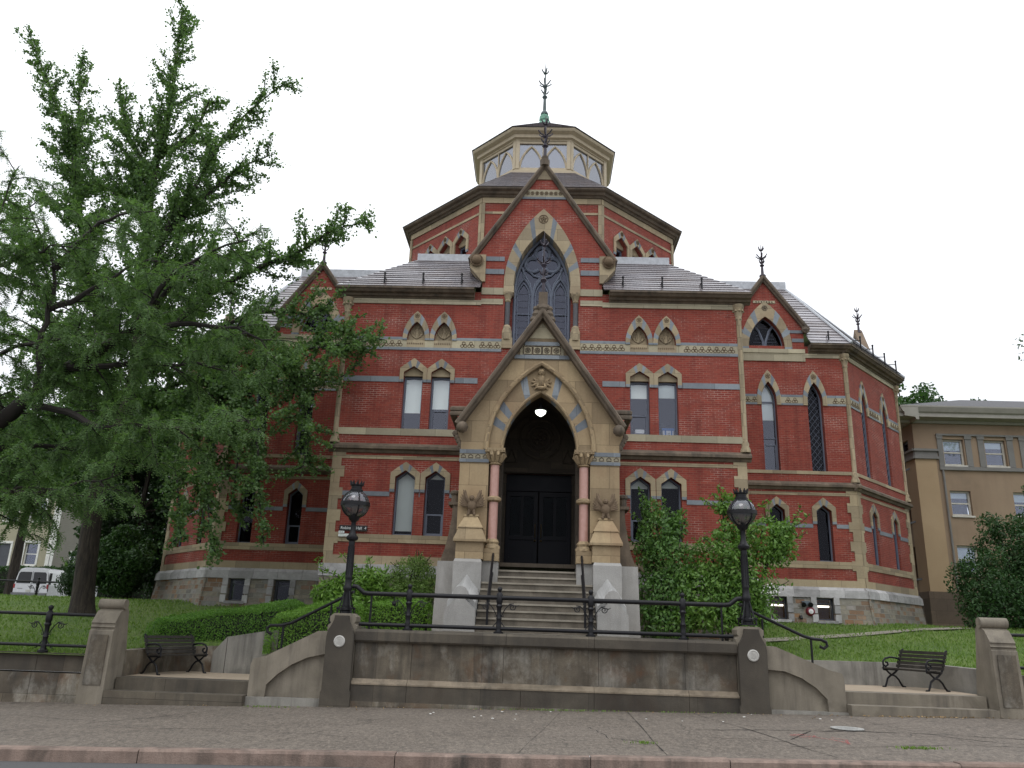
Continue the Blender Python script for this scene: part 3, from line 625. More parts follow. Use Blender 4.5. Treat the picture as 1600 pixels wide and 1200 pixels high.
# wall: kneelers step out at the gable foot
outer = [(-2.0, 6.0), (2.0, 6.0), (2.0, 13.0), (2.22, 13.25), (2.22, 13.62), (0, 17.05), (-2.22, 13.62), (-2.22, 13.25), (-2.0, 13.0)]
w = MB(); wall(w, FC, outer, [outline(0, 10.5, GZS, 1.22, 2.62, 8)], 0.5)
for s in (-1, 1): w.hexa(*[[FC.P(s * 2.0, z, 0), FC.P(s * 1.99, z, 0), FC.P(s * 1.99, z, -4.2), FC.P(s * 2.0, z, -4.2)] for z in (12.3, 13.5)])
w.build('brick_wall', BRICK, HALL)
d = MB()
ring(d, FC, 0, GZS, GA, GH, 1.27, 2.85, 0.0, 14, [0, 0, 0, 1, 0, 0, 1, 0, 0, 0, 0, 1, 0, 0], -0.42, 0.05)
for s in (-1, 1):
    # imposts, recess with red jambs, pedestals
    a, b = (-1.27, -0.93) if s < 0 else (0.93, 1.27)
    d.fbox(FC, a, b, 12.36, GZS, -0.42, 0.05, 0); d.fbox(FC, a, b, 10.4, 10.75, -0.42, 0.07, 0)
    a, b = (-2.0, -1.275) if s < 0 else (1.275, 2.0)
    for z0, z1, m in ((12.28, 12.52, 2), (13.02, 13.20, 1), (13.50, 13.66, 1), (11.93, 12.12, 2)): d.fbox(FC, a if z1 < 13.3 else a * (1.04 if s < 0 else 1), b if z1 < 13.3 else b * (1.04 if s > 0 else 1), z0, z1, 0, 0.03, m)
    d.fbox(FC, *sorted((s * 1.275, s * 2.0)), 10.37, 10.63, 0, 0.02, 2); d.fbox(FC, *sorted((s * 1.275, s * 2.0)), 10.28, 10.37, 0, 0.025, 1); d.fbox(FC, *sorted((s * 1.275, s * 2.0)), 10.63, 10.72, 0, 0.025, 1)
    d.prism(FC, [(s * 1.9, 12.72), (s * 2.0, 12.72), (s * 2.42, 13.22), (s * 2.42, 13.7), (s * 1.9, 13.7)][::s], -0.3, 0.09, 0)   # kneeler
d.fbox(FC, -0.70, 0.70, 15.94, 16.22, 0, 0.03, 2); d.fbox(FC, -0.82, 0.82, 15.86, 15.94, 0, 0.035, 1)
d.prism(FC, [(-0.30, 16.62), (0.30, 16.62), (0, 17.05)], 0, 0.04, 0)
d.build('stone_trim', [TAN, BLUE, CREAM], HALL)
t = MB()
for k in range(8): rosette(t, FC, -0.56 + k * 0.16, 16.08, 0.062, 0.035)
rosette(t, FC, 0, 15.08, 0.15, 0.05); [trefoil(t, FC, s * (1.42 + 0.235 * k), 10.49, 0.1, 0.024) for s in (-1, 1) for k in range(3)]
for s in (-1, 1): rosette(t, FC, s * 2.2, 13.46, 0.20, 0.16); t.ball(FC.P(s * 2.2, 13.46, 0.12), 0.19, 10)
t.build('carved_molding', [CARVE], HALL, True)
rb = MB(); [rb.fbox(FC, *sorted((s * 1.28, s * 0.97)), 10.7, 12.36, -0.46, -0.42) for s in (-1, 1)]; rb.build('brick_wall', BRICK, HALL)
for s in (-1, 1):
    m = MB(); x = AX + s * 1.12; y = 24.44 + 0.02
    m.lathe([(0.08, 11.2), (0.08, 12.07)], (x, y + 0.08, 0), 12); wc = m.build('window_column', stone('dark_shaft_stone', (0.085, 0.085, 0.09), (0.13, 0.13, 0.14)) if 'dark_shaft_stone' not in MATS else MATS['dark_shaft_stone'], HALL, True)
    m = MB(); m.lathe([(0.165, 10.7), (0.165, 11.0), (0.13, 11.1), (0.135, 11.14), (0.10, 11.2), (0.08, 11.22)], (x, y + 0.08, 0), 12); m.lathe([(0.08, 12.02), (0.11, 12.06), (0.09, 12.1), (0.14, 12.26), (0.17, 12.3), (0.17, 12.37)], (x, y + 0.08, 0), 12); m.build('capital', TAN, wc, True)
# coping of a gable: two raking mouldings
def coping(fr, foot, apex, th, d0, d1, mat, name='gable_coping'):
    m = MB()
    for s in (-1, 1):
        A = Vector((s * foot[0], foot[1])); B = Vector((0, apex)); t = (B - A).normalized(); n = Vector((-t.y, t.x)) * (1 if s > 0 else -1)
        if n.y < 0: n = -n
        pf = [(d0, 0.0), (d1 - 0.10, 0.0), (d1 - 0.06, th * 0.28), (d1 - 0.02, th * 0.34), (d1, th * 0.5), (d1, th * 0.8), (d1 - 0.05, th), (d0, th)]
        def sec(p, cut):
            out = []
            for dd, hh in pf:
                q = p + n * hh
                if cut: q = Vector((0.0, apex + hh / abs(n.y)))
                out.append(fr.P(q.x, q.y, dd))
            return out
        m.loft([sec(A, False), sec(B, True)])
    return m.build(name, mat, HALL)
coping(FC, (2.36, 13.45), 17.02, 0.17, -4.0, 0.17, BROWN)
finial(FC.P(0, 17.25, 0.1), 1.9, 0.06)
cap = MB(); cap.lathe([(0.16, 17.1), (0.17, 17.32), (0.11, 17.36), (0.13, 17.45), (0.05, 17.5)], (AX, 24.4, 0), 8); cap.build('finial_base', BROWN, HALL)
# great window tracery
tr = MB(); dT = -0.46
def tb(pts, r=0.045, d=dT, n=6): tr.tube([FC.P(x, z, d) for x, z in pts], r, n)
o = outline(0, 10.5, GZS, GA - 0.03, GH - 0.04, 10); tb(o + [o[0]], 0.06)
for x in (-0.32, 0.32): tb([(x, 10.5), (x, 12.55)], 0.055)
for x, w_ in ((-0.62, 0.27), (0.0, 0.29), (0.62, 0.27)):
    for rr, rad in ((1.0, 0.042), (0.72, 0.022)):
        tb([(x + px * rr, 12.45 + pz * rr) for px, pz in arch(w_, 0.62, 6)], rad)
    tb([(x - w_ * 0.72, 10.5), (x - w_ * 0.72, 12.45)], 0.02); tb([(x + w_ * 0.72, 10.5), (x + w_ * 0.72, 12.45)], 0.02)
    for z in (10.86, 11.78): tb([(x - w_, z), (x + w_, z)], 0.018)
for s in (-1, 1):
    tb([(s * 0.32, 12.5), (s * 0.24, 12.85), (s * 0.05, 13.15)], 0.045); tb([(s * 0.32, 12.5), (s * 0.42, 12.9), (s * 0.62, 13.25), (s * 0.70, 13.5)], 0.04)
    tb([(s * 0.05, 13.12), (s * 0.3, 13.2), (s * 0.5, 13.42)], 0.035); tb([(s * 0.62, 13.08), (s * 0.66, 13.3), (s * 0.56, 13.5)], 0.03)
for cx_, cz_, r_, lo, hi in ((0, 14.02, 0.26, -40, 220), (-0.33, 13.60, 0.27, 60, 330), (0.33, 13.60, 0.27, -150, 120)):
    for rr, rad in ((1.0, 0.05), (0.8, 0.022)): tb([(cx_ + r_ * rr * math.cos(R(a)), cz_ + r_ * rr * math.sin(R(a))) for a in range(lo, hi + 1, 20)], rad)
tw = tr.build('window', SASH, HALL, True)
g = MB(); g.face([FC.P(x, z, dT - 0.04) for x, z in o]); g.build('glass', GLASSW, tw)
ld = MB()
for k in range(9):
    for x in (-0.62, 0.0, 0.62): ld.tube([FC.P(x - 0.2, 10.6 + k * 0.24, dT - 0.03), FC.P(x + 0.2, 10.6 + k * 0.24, dT - 0.03)], 0.006, 4, caps=False)
ld.build('lead_bars', SASHD, tw)
r = MB(); r.fbox(FC, -1.3, 1.3, 10.4, 14.8, -1.6, -1.5); r.build('room', DARK, tw)
bl = MB(); bl.tube([FC.P(0, 14.55, -0.1), FC.P(0, 12.7, -0.1)], 0.012, 5); bl.build('lightning_rod', SASH, HALL)
# gable roof behind
slate_roof((AX - 2.4, 28.9, 13.35), (AX - 2.4, 24.6, 13.35), (AX, 24.6, 17.1), (AX, 28.9, 17.1)); slate_roof((AX + 2.4, 24.6, 13.35), (AX + 2.4, 28.9, 13.35), (AX, 28.9, 17.1), (AX, 24.6, 17.1))
# main roof, a cut-off hip round the drum
ze, zt = ZC + CH, 14.42; rise = zt - ze; run = rise / 0.9
for s in (-1, 1):
    xo = AX + s * 6.78; xi = AX + s * (6.78 - run); xa = AX + s * 2.02
    P = [(xo, 24.12, ze), (xa, 24.12, ze), (xa, 24.12 + run, zt), (xi, 24.12 + run, zt)]
    slate_roof(*(P if s < 0 else [P[1], P[0], P[3], P[2]]))
    P = [(xo, 30.5, ze), (xo, 24.12, ze), (xi, 24.12 + run, zt), (xi, 30.5, zt)]
    slate_roof(*(P if s < 0 else [P[1], P[0], P[3], P[2]]))
    snow_guard((xo - s * 0.9, 24.3, ze + 0.1), (xa, 24.3, ze + 0.1), (0, 0.6, 0.72), 3)
    f = MB(); f.box(*sorted((xi + s * 0.05, AX + s * 2.4)), 24.12 + run - 0.06, 24.12 + run + 0.1, zt - 0.12, zt + 0.22); f.box(*sorted((xi, AX + s * 2.0)), 24.12 + run, 31.5, zt - 0.1, zt + 0.02); f.build('lead_flashing', LEADC, HALL)

# --- the octagonal drum and the lantern
CX, CY = AX - 0.1, 34.6
def octa(ap, z, cy=CY):
    h = ap * math.tan(R(22.5)); pts = [(-h, -ap), (h, -ap), (ap, -h), (ap, h), (h, ap), (-h, ap), (-ap, h), (-ap, -h)]
    return [Vector((CX + x, cy + y, z)) for x, y in pts]
def oct_face(ap, k):
    P = octa(ap, 0); a, b = P[k], P[(k + 1) % 8]; v = b - a; return Fr(a, math.atan2(v.y, v.x)), v.length
AD = 5.78
for k in range(8):
    fr, L = oct_face(AD, k); holes = []; wins = []
    if k in (1, 7):
        for i, q in enumerate((1.25, 2.28, 3.31)):
            u = q if k == 1 else L - q; wins.append(u); holes.append(outline(u, 15.2, 16.85, 0.36, 0.30, 3, 'line'))
    w = MB(); wall(w, fr, [(0, 13.0), (L, 13.0), (L, 18.5), (0, 18.5)], holes, 0.3); w.build('brick_wall', BRICK, HALL)
    d = MB(); bandrow(d, fr, 0, L, 17.66, 17.76, [], 0.025, 0); bandrow(d, fr, 0, L, 18.14, 18.39, [], 0.04, 0)
    d.fbox(fr, -0.02, 0.12, 14.0, 18.1, 0, 0.06, 0); d.fbox(fr, L - 0.12, L + 0.02, 14.0, 18.1, 0, 0.06, 0)
    t = MB()
    for u in wins:
        hood(d, fr, u, 16.85, 0.36, 0.30, w=0.14, sh=0.12, top=0.30, leg=0.6); rosette(t, fr, u, 17.28, 0.08, 0.06)
        d.prism(fr, [(u - 0.36, 16.75), (u + 0.36, 16.75), (u + 0.36, 16.85), (u, 17.15), (u - 0.36, 16.85)], -0.28, -0.18, 0)
    d.build('stone_trim', [TAN, BLUE, CREAM], HALL)
    if wins: t.build('carved_molding', CARVE, HALL)
    for u in wins: window(fr, u, 15.2, 16.72, 0.72, 0.02, 'line', depth=0.3, mid=False, glass=GLASS, room=True, b=0.06)
c = MB(); c.loft([octa(a, z) for a, z in ((AD + 0.02, 18.38), (AD + 0.10, 18.39), (AD + 0.14, 18.45), (AD + 0.22, 18.47), (AD + 0.27, 18.55), (AD + 0.36, 18.58), (AD + 0.40, 18.62), (AD + 0.40, 18.68))], caps=(False, True)); c.build('cornice', BROWN, HALL)
E0, E1 = octa(AD + 0.42, 18.68), octa(3.25, 21.15)
for k in range(8): j = (k + 1) % 8; slate_roof(E0[k], E0[j], E1[j], E1[k])
AL = 2.98
bs = MB(); bs.loft([octa(a, z) for a, z in ((3.27, 21.1), (3.27, 21.22), (3.1, 21.28), (3.1, 21.36), (AL, 21.42), (AL, 21.5))], caps=(False, True)); bs.build('lantern_base', CUPW, HALL)
hd = MB(); hd.loft([octa(a, z) for a, z in ((AL - 0.02, 22.94), (AL + 0.04, 22.94), (AL + 0.04, 23.0), (AL + 0.16, 23.04), (AL + 0.16, 23.2), (AL + 0.34, 23.28), (AL + 0.38, 23.36), (AL + 0.38, 23.42))], caps=(True, True)); hd.build('lantern_cornice', CUPW, HALL)
for k in range(8):
    fr, L = oct_face(AL, k); m = MB(); z0, z1 = 21.5, 22.94
    for u0, u1 in ((0, 0.17), (L - 0.17, L)): m.fbox(fr, u0, u1, z0, z1, -0.12, 0.03)
    m.fbox(fr, 0.17, L - 0.17, z1 - 0.13, z1, -0.1, 0.0); m.fbox(fr, 0.17, L - 0.17, z0, z0 + 0.06, -0.1, 0.0)
    hw = (L - 0.34) / 4
    for u in (0.17 + hw, 0.17 + 3 * hw): m.tube([fr.P(u + x, z0 + z + 0.05, -0.05) for x, z in arch(hw * 0.97, 1.12, 6)], 0.05, 6)
    m.tube([fr.P(L / 2, z0, -0.05), fr.P(L / 2, z1, -0.05)], 0.035, 6)
    wn = m.build('lantern_window', CUPW, HALL); g = MB(); g.fbox(fr, 0.1, L - 0.1, z0, z1, -0.09, -0.07); g.build('glass', GLASSB, wn)
F0, F1 = octa(AL + 0.42, 23.42), octa(0.16, 25.9)
for k in range(8): j = (k + 1) % 8; slate_roof(F0[k], F0[j], F1[j], F1[k])
sp = MB(); sp.lathe([(0.42, 25.62), (0.36, 25.85), (0.22, 26.05), (0.26, 26.12), (0.24, 26.35), (0.17, 26.42), (0.12, 26.5)], (CX, CY, 0), 8); sp.build('spire_base', COPPER, HALL)
finial((CX, CY, 26.45), 3.1, 0.075, plain('patinated_spire', (0.06, 0.085, 0.085), 0.5, 0, 0.4))
# --- the two polygonal wings
def wing(s, Y0):
    x1 = 11.5; cl = Vector((3.55, 3.95)); CLn = cl.length; xs = x1 + cl.x; ys = Y0 + cl.y
    def fx(x): return AX + s * x
    L = x1 - 6.4
    FW = Fr((fx(6.4) if s > 0 else fx(x1), Y0, 0), 0.0)
    FCH = Fr((fx(x1), Y0, 0), math.atan2(cl.y, cl.x)) if s > 0 else Fr((fx(xs), ys, 0), math.atan2(-cl.y, cl.x))
    FSD = Fr((fx(xs), ys, 0), R(90)) if s > 0 else Fr((fx(xs), ys + 6.5, 0), R(-90))
    w = lambda x: (x - 6.4) if s > 0 else (x1 - x)
    c = lambda q: q if s > 0 else CLn - q
    if s > 0:
        gfw = [(w(8.62), 0.27, 0.0, True), (w(10.28), 0.27, 0.0, False)]; sfw = [(w(8.58), 0.28, 0.42, True), (w(10.28), 0.28, 0.0, 'lead')]
    else:
        gfw = [(w(8.72), 0.27, 0.0, True), (w(10.45), 0.27, 0.0, False)]; sfw = [(w(8.72), 0.28, 0.16, True), (w(10.4), 0.28, 0.0, 'lead')]
    storeys(FW, L, gfw, sfw, 'wing', False, s < 0, s > 0)
    storeys(FCH, CLn, [(c(1.5), 0.27, 0, False), (c(3.65), 0.27, 0, False)], [(c(1.5), 0.28, 0, 'lead'), (c(3.65), 0.28, 0, 'lead')], 'wing', dep=0.10)
    storeys(FSD, 6.5, [], [], 'wing', False, s < 0, s > 0)
    # cornice: front broken by the gable
    m = MB(); g0, g1 = w(8.62) - 1.45, w(8.62) + 1.45
    if s > 0: m.profile(FW, g1 + 0.1, L + 0.16, CORN)
    else: m.profile(FW, -0.16, g0 - 0.1, CORN)
    m.profile(FCH, -0.16, CLn + 0.16, CORN); m.profile(FSD, -0.16 if s > 0 else 0, 6.5 + (0.16 if s < 0 else 0), CORN); m.build('cornice', BROWN, HALL)
    for x, y in ((fx(x1), Y0), (fx(xs), ys)): colonnette(x, y)
    # battered plinth
    b = MB(); gz = 0.6
    for fr, LL, bas in ((FW, L, True), (FCH, CLn, False), (FSD, 6.5, False)):
        e0 = 0.1 if not (fr is FW and s > 0) else 0.0; e1 = 0.1 if not (fr is FW and s < 0) else 0.0
        for k, (a, h0, h1) in enumerate(((0.14, 3.08, 3.34), (0.14, 3.34, ZB + 0.02))):
            out = 0.17 if k == 0 else 0.11
            n = int(LL / 0.9) + 1
            for i in range(n):
                u0, u1 = -e0 + i * (LL + e0 + e1) / n, -e0 + (i + 1) * (LL + e0 + e1) / n - 0.008
                jz = 0.02 * math.sin(i * 7.3)
                b.hexa([fr.P(u0, h0, out + jz), fr.P(u1, h0, out + jz), fr.P(u1, h0, 0), fr.P(u0, h0, 0)], [fr.P(u0, h1, 0.15 if k == 0 else 0.05), fr.P(u1, h1, 0.15 if k == 0 else 0.05), fr.P(u1, h1, 0), fr.P(u0, h1, 0)], 0)
        hl = []
        if bas:
            for x in (8.45, 10.05): u = w(x if s > 0 else x + 0.35); hl.append([(u - 0.30, 2.32), (u + 0.30, 2.32), (u + 0.30, 3.06), (u - 0.30, 3.06)])
        # battered face
        e0b, e1b = (0.0 if fr is FW and s > 0 else 0.16), (0.0 if fr is FW and s < 0 else 0.16)
        tmp = MB(); wall(tmp, fr, [(-e0b, gz), (LL + e1b, gz), (LL + e1b * 0.7, 3.08), (-e0b * 0.7, 3.08)], hl, 0.3)
        for f in tmp.f: b.f.append([i + len(b.v) for i in f]); b.m.append(1)
        for v in tmp.v:
            dd = (v - fr.o).dot(fr.N)
            b.v.append(v + fr.N * (0.12 + 0.13 * (3.08 - v.z)) if dd > -0.01 else v + fr.N * 0.1)
        for h in hl:
            for u in (h[0][0] - 0.16, h[1][0] + 0.02):
                for z0 in (2.25, 2.56, 2.84):
                    b.fbox(fr, u - 0.05 * ((z0 * 7) % 2 > 1), u + 0.14, z0, z0 + 0.26, 0.1, 0.26 - 0.13 * (z0 - 2.25), 0)
            b.fbox(fr, h[0][0] - 0.05, h[1][0] + 0.05, 2.22, 2.31, -0.1, 0.28, 0)
            f = MB(); a_, b_, c_, d_ = h
            for (u0, u1, z0, z1) in ((a_[0], b_[0], a_[1], a_[1] + 0.05), (a_[0], b_[0], c_[1] - 0.06, c_[1]), (a_[0], a_[0] + 0.06, a_[1] + 0.05, c_[1] - 0.06), (b_[0] - 0.06, b_[0], a_[1] + 0.05, c_[1] - 0.06)): f.fbox(fr, u0, u1, z0, z1, -0.12, -0.04)
            f.fbox(fr, a_[0] + 0.06, b_[0] - 0.06, c_[1] - 0.2, c_[1] - 0.16, -0.1, -0.05)
            bw = f.build('basement_window', SASHD, HALL)
            g = MB(); g.fbox(fr, a_[0], b_[0], a_[1], c_[1], -0.1, -0.09); g.build('glass', GLASSD, bw)
            r = MB(); r.fbox(fr, a_[0] - 0.4, b_[0] + 0.4, 2.0, 3.3, -1.6, -1.55); r.build('room', M['warm_lit_room'] if s > 0 else DARK, bw)
            if s > 0:
                l = MB(); uc = (a_[0] + b_[0]) / 2; l.tube([fr.P(uc - 0.16, 2.80, -0.45), fr.P(uc + 0.3, 2.80, -0.45)], 0.03, 8); l.build('tube_light', M['fluorescent_tube'], bw)
    b.build('plinth', [GRANW, RUBBLE], HALL)
    # gable over the front
    gu = w(8.62); gw = 1.42; wq = MB()
    outer = [(gu - gw, ZC), (gu + gw, ZC), (gu + gw, 13.05), (gu, 15.1), (gu - gw, 13.05)]
    hole = outline(gu, 12.22, 12.30, 0.68, 1.24, 6); wall(wq, FW, outer, [hole], 0.3, d=0.01); wq.build('brick_wall', BRICK, HALL)
    d = MB(); ring(d, FW, gu, 12.30, 0.68, 1.24, 0.96, 1.86, 0.08, 8, [1, 0, 0, 1, 0, 0, 1, 0], -0.02, 0.06)
    d.fbox(FW, gu - gw, gu + gw, ZC + 0.0, 12.22, 0.0, 0.07, 2); d.fbox(FW, gu - gw, gu + gw, 11.74, 11.90, 0, 0.045, 2)
    for q in (-1, 1):
        for z0, z1 in ((12.52, 12.66), (12.88, 13.0)):
            xi = 0.97 if z0 < 12.6 else 0.86; d.fbox(FW, *sorted((gu + q * xi, gu + q * (gw - 0.01))), z0, z1, 0, 0.035, 1)
    d.fbox(FW, gu - 0.42, gu + 0.42, 14.1, 14.2, 0, 0.04, 2)
    d.build('stone_trim', [TAN, BLUE, CREAM], HALL)
    t = MB(); rosette(t, FW, gu, 13.88, 0.10, 0.065)
    for k in range(7): t.ball(FW.P(gu - 0.3 + k * 0.1, 14.15, 0.04), 0.03, 6)
    for q in (-1, 1): t.ball(FW.P(gu + q * (gw + 0.05), 12.98, 0.12), 0.15, 8); rosette(t, FW, gu + q * (gw + 0.05), 12.98, 0.13, 0.2)
    t.build('carved_molding', BROWN, HALL, True)
    frg = Fr(FW.P(gu, 0, 0), 0.0); coping(frg, (gw + 0.08, 12.92), 14.98, 0.2, -3.2, 0.2, BROWN)
    finial(frg.P(0, 15.2, 0.08), 1.4, 0.05)
    tm = MB()
    dd = -0.26; oo = hole
    tm.tube([FW.P(x, z, dd) for x, z in oo], 0.035, 5, closed=True)
    for q in (-1, 1): tm.tube([FW.P(gu + q * x, z, dd) for x, z in ((0.03, 12.22), (0.05, 12.6), (0.2, 13.05), (0.40, 13.28))], 0.05, 6)
    for k in range(5):
        for q in (-1, 1): tm.tube([FW.P(gu + q * 0.08, 12.3 + k * 0.14, dd), FW.P(gu + q * max(0.12, 0.58 - 0.07 * k), 12.3 + k * 0.14, dd)], 0.008, 4)
    wn = tm.build('window', SASH, HALL); g = MB(); g.face([FW.P(x, z, dd - 0.02) for x, z in oo]); g.build('glass', GLASSD, wn)
    r = MB(); r.fbox(FW, gu - 1, gu + 1, 12.0, 13.8, -1.2, -1.1); r.build('room', DARK, wn)
    # roofs
    ez = ZC + CH; e = 0.40
    ctr = Vector((fx(10.6), Y0 + 3.6, 16.35)); far = Vector((fx(6.6), Y0 + 3.6, 16.35))
    c0 = Vector((fx(x1 + e * 0.45), Y0 - e, ez)); c1 = Vector((fx(xs + e), ys - e * 0.45, ez)); c2 = Vector((fx(xs + e), ys + 6.5, ez)); cr = Vector((fx(10.6), Y0 + 9, 16.35))
    i0 = Vector((fx(6.4), Y0 - e, ez))
    def roof(a, b, t2, t1): slate_roof(*((a, b, t2, t1) if s > 0 else (b, a, t1, t2)))
    def rp(x, y): return Vector((fx(x), Y0 + y, ez + (y + e) * (16.35 - ez) / (3.6 + e)))
    ga0, ga1 = 8.62 - gw - 0.12, 8.62 + gw + 0.12
    roof(i0, rp(ga0, -e), rp(ga0, 3.6), far); roof(rp(ga1, -e), c0, ctr, rp(ga1, 3.6)); roof(rp(ga0, 0.5), rp(ga1, 0.5), rp(ga1, 3.6), rp(ga0, 3.6)); roof(c0, c1, ctr, ctr); roof(c1, c2, cr, ctr)
    gx0, gx1 = fx(8.62 - gw - 0.1), fx(8.62 + gw + 0.1); gx = fx(8.62)
    for q in (-1, 1):
        a = Vector((gx + q * (gw + 0.12), Y0 + 0.05, 12.85)); b_ = Vector((gx + q * (gw + 0.12), Y0 + 3.2, 12.85)); t1, t2 = Vector((gx, Y0 + 0.05, 15.08)), Vector((gx, Y0 + 3.2, 15.08))
        slate_roof(*((b_, a, t1, t2) if q < 0 else (a, b_, t2, t1)))
    f = MB(); f.box(*sorted((fx(6.7), fx(10.65))), Y0 + 3.5, Y0 + 4.1, 16.2, 16.62); f.tube([c0 + Vector((0, 0, 0.05)), ctr], 0.06, 6); f.tube([c1 + Vector((0, 0, 0.05)), ctr], 0.06, 6); f.build('lead_flashing', LEADC, HALL)
    v = (c1 - c0).normalized()
    snow_guard(c0 + v * 0.3 + Vector((0, 0, 0.1)), c1 - v * 0.3 + Vector((0, 0, 0.1)), (-s * 0.45, 0.4, 0.72), 4)
    if s > 0: snow_guard((gx1 + 0.2, Y0 - 0.2, ez + 0.1), (fx(x1), Y0 - 0.2, ez + 0.1), (0, 0.6, 0.72), 1)
    # side gable, seen edge on
    FS2 = Fr(FSD.P(3.6 if s > 0 else 2.9, 0, 0.35), R(90) if s > 0 else R(-90))
    wq = MB(); wq.prism(FS2, [(-1.2, ZC), (1.2, ZC), (1.2, 13.6), (0, 15.5), (-1.2, 13.6)], -0.3, 0.0, back=True); wq.build('brick_wall', BRICK, HALL)
    coping(FS2, (1.3, 13.42), 15.7, 0.16, -0.32, 0.06, stone('side_gable_stone', (0.17, 0.125, 0.085), (0.23, 0.17, 0.12)) if 'side_gable_stone' not in MATS else MATS['side_gable_stone']); finial(FS2.P(0, 15.85, -0.1), 1.4, 0.05)
    for q in (-1, 1):
        P = [FS2.P(q * 1.3, 13.4, -3.2), FS2.P(q * 1.3, 13.4, -0.3), FS2.P(0, 15.5, -0.3), FS2.P(0, 15.5, -3.2)]; slate_roof(*P)
MATS['warm_lit_room'] = stone('warm_lit_room', (0.42, 0.22, 0.06), (0.25, 0.12, 0.04), (0.5, 0.32, 0.12), scale=4)
emit('fluorescent_tube', (1.0, 0.86, 0.68), 6.0)
wing(1, 29.1); wing(-1, 28.6)

# --- porch
PY = 21.5; FPO = Fr((AX + 0.05, PY, 0), 0.0); PX = AX + 0.05
PZ = 6.40
w = MB()
A_in, H_in, A_out, H_out = 1.02, 1.68, 1.50, 2.55
arc = arch(A_out - 0.03, H_out - 0.04, 10)
outer = [(-2.17, 3.40), (-1.38, 3.40), (-1.38, PZ - 0.02), (-(A_out - 0.03), PZ)] + [(x, PZ + z) for x, z in arc[::-1]][1:-1] + [((A_out - 0.03), PZ), (1.38, PZ - 0.02), (1.38, 3.40), (2.17, 3.40), (2.17, 6.6), (2.28, 6.85), (2.28, 7.0), (0, 10.3), (-2.28, 7.0), (-2.28, 6.85), (-2.17, 6.6)]
wall(w, FPO, outer, [], 0.4)
n = len(outer)
for i in range(n): a, b = outer[i], outer[(i + 1) % n]; w.face([FPO.P(*a, 0), FPO.P(*b, 0), FPO.P(*b, -0.5), FPO.P(*a, -0.5)])
for s in (-1, 1):
    w.fbox(FPO, *sorted((s * 2.17, s * 1.75)), 3.40, 7.2, -2.95, -0.45)
P = w.build('porch', TANP, HALL)
d = MB()
pat = [0, 0, 1, 0, 0, 1, 0, 0, 0, 1, 0, 0]
ring(d, FPO, 0, PZ, A_in, H_in, A_out - 0.06, H_out - 0.10, 0.0, 12, [0, 0, 0, 1, 0, 1, 0, 0, 0, 1, 0, 0], -0.55, -0.10)
o1 = [(x, PZ + z) for x, z in arch(A_out - 0.02, H_out - 0.03, 14)]
d.tube([FPO.P(x, z, -0.02) for x, z in o1], 0.075, 8, 0); d.tube([FPO.P(x, PZ + z, -0.12) for x, z in arch(A_in + 0.03, H_in + 0.04, 14)], 0.05, 8, 0)
for s in (-1, 1):
    a, b = sorted((s * 1.385, s * 2.19))
    d.fbox(FPO, a, b, 6.27, 6.38, -0.02, 0.035, 1); d.fbox(FPO, a, b, 6.03, 6.12, -0.02, 0.035, 1); d.fbox(FPO, a, b, 6.12, 6.27, -0.02, 0.02, 2)
    d.fbox(FPO, *sorted((s * 2.17, s * 2.195)), 6.27, 6.38, -2.9, 0.0, 1); d.fbox(FPO, *sorted((s * 2.17, s * 2.195)), 6.03, 6.12, -2.9, 0.0, 1)
d.fbox(FPO, -0.5, 0.5, 9.44, 9.55, -0.02, 0.04, 1); d.fbox(FPO, -0.78, 0.78, 9.04, 9.15, -0.02, 0.04, 1); d.fbox(FPO, -0.62, 0.62, 9.15, 9.44, -0.02, 0.02, 2)
d.prism(FPO, [(-0.36, 9.66), (0.36, 9.66), (0, 10.14)], -0.02, 0.015, 2)
d.build('arch_stones', [TANP, BLUE, CREAM], P)
t = MB()
for k in range(4):
    u = -0.40 + 0.267 * k
    for q in ((-.12, -.12, .12, -.12), (.12, -.12, .12, .12), (.12, .12, -.12, .12), (-.12, .12, -.12, -.12)): t.tube([FPO.P(u + q[0], 9.295 + q[1], 0.025), FPO.P(u + q[2], 9.295 + q[3], 0.025)], 0.014, 4)
    rosette(t, FPO, u, 9.295, 0.075, 0.03)
for s in (-1, 1):
    for k in range(4):
        u = s * 1.785 - 0.3 + 0.2 * k; t.tube([FPO.P(u + x, 6.15 + z, 0.025) for x, z in ((-0.06, 0), (0.06, 0), (0.06, 0.05), (0, 0.1), (-0.06, 0.05))], 0.011, 4, closed=True)
    # crockets and carved bosses at the gable foot
    for k in range(9):
        q = 2 * math.pi * k / 9; t.ball(FPO.P(s * 2.14 + 0.10 * math.cos(q), 6.95 + 0.10 * math.sin(q), 0.24), 0.07, 6)
    t.ball(FPO.P(s * 2.14, 6.95, 0.24), 0.12, 8)
    for k in range(5): t.ball(FPO.P(s * (2.34 - 0.05 * k), 6.85 - 0.1 * k, -0.1), 0.1, 6)
    for zz in (7.46, 7.60): t.tube([FPO.P(s * 2.0, zz, -0.25), FPO.P(s * 2.5, zz, -0.25), FPO.P(s * 2.5, zz, -2.9)], 0.07, 8)
    t.ball(FPO.P(s * 2.14, 6.95, 0.28), 0.16, 10)
t.build('carved_molding', BROWN, P, True)
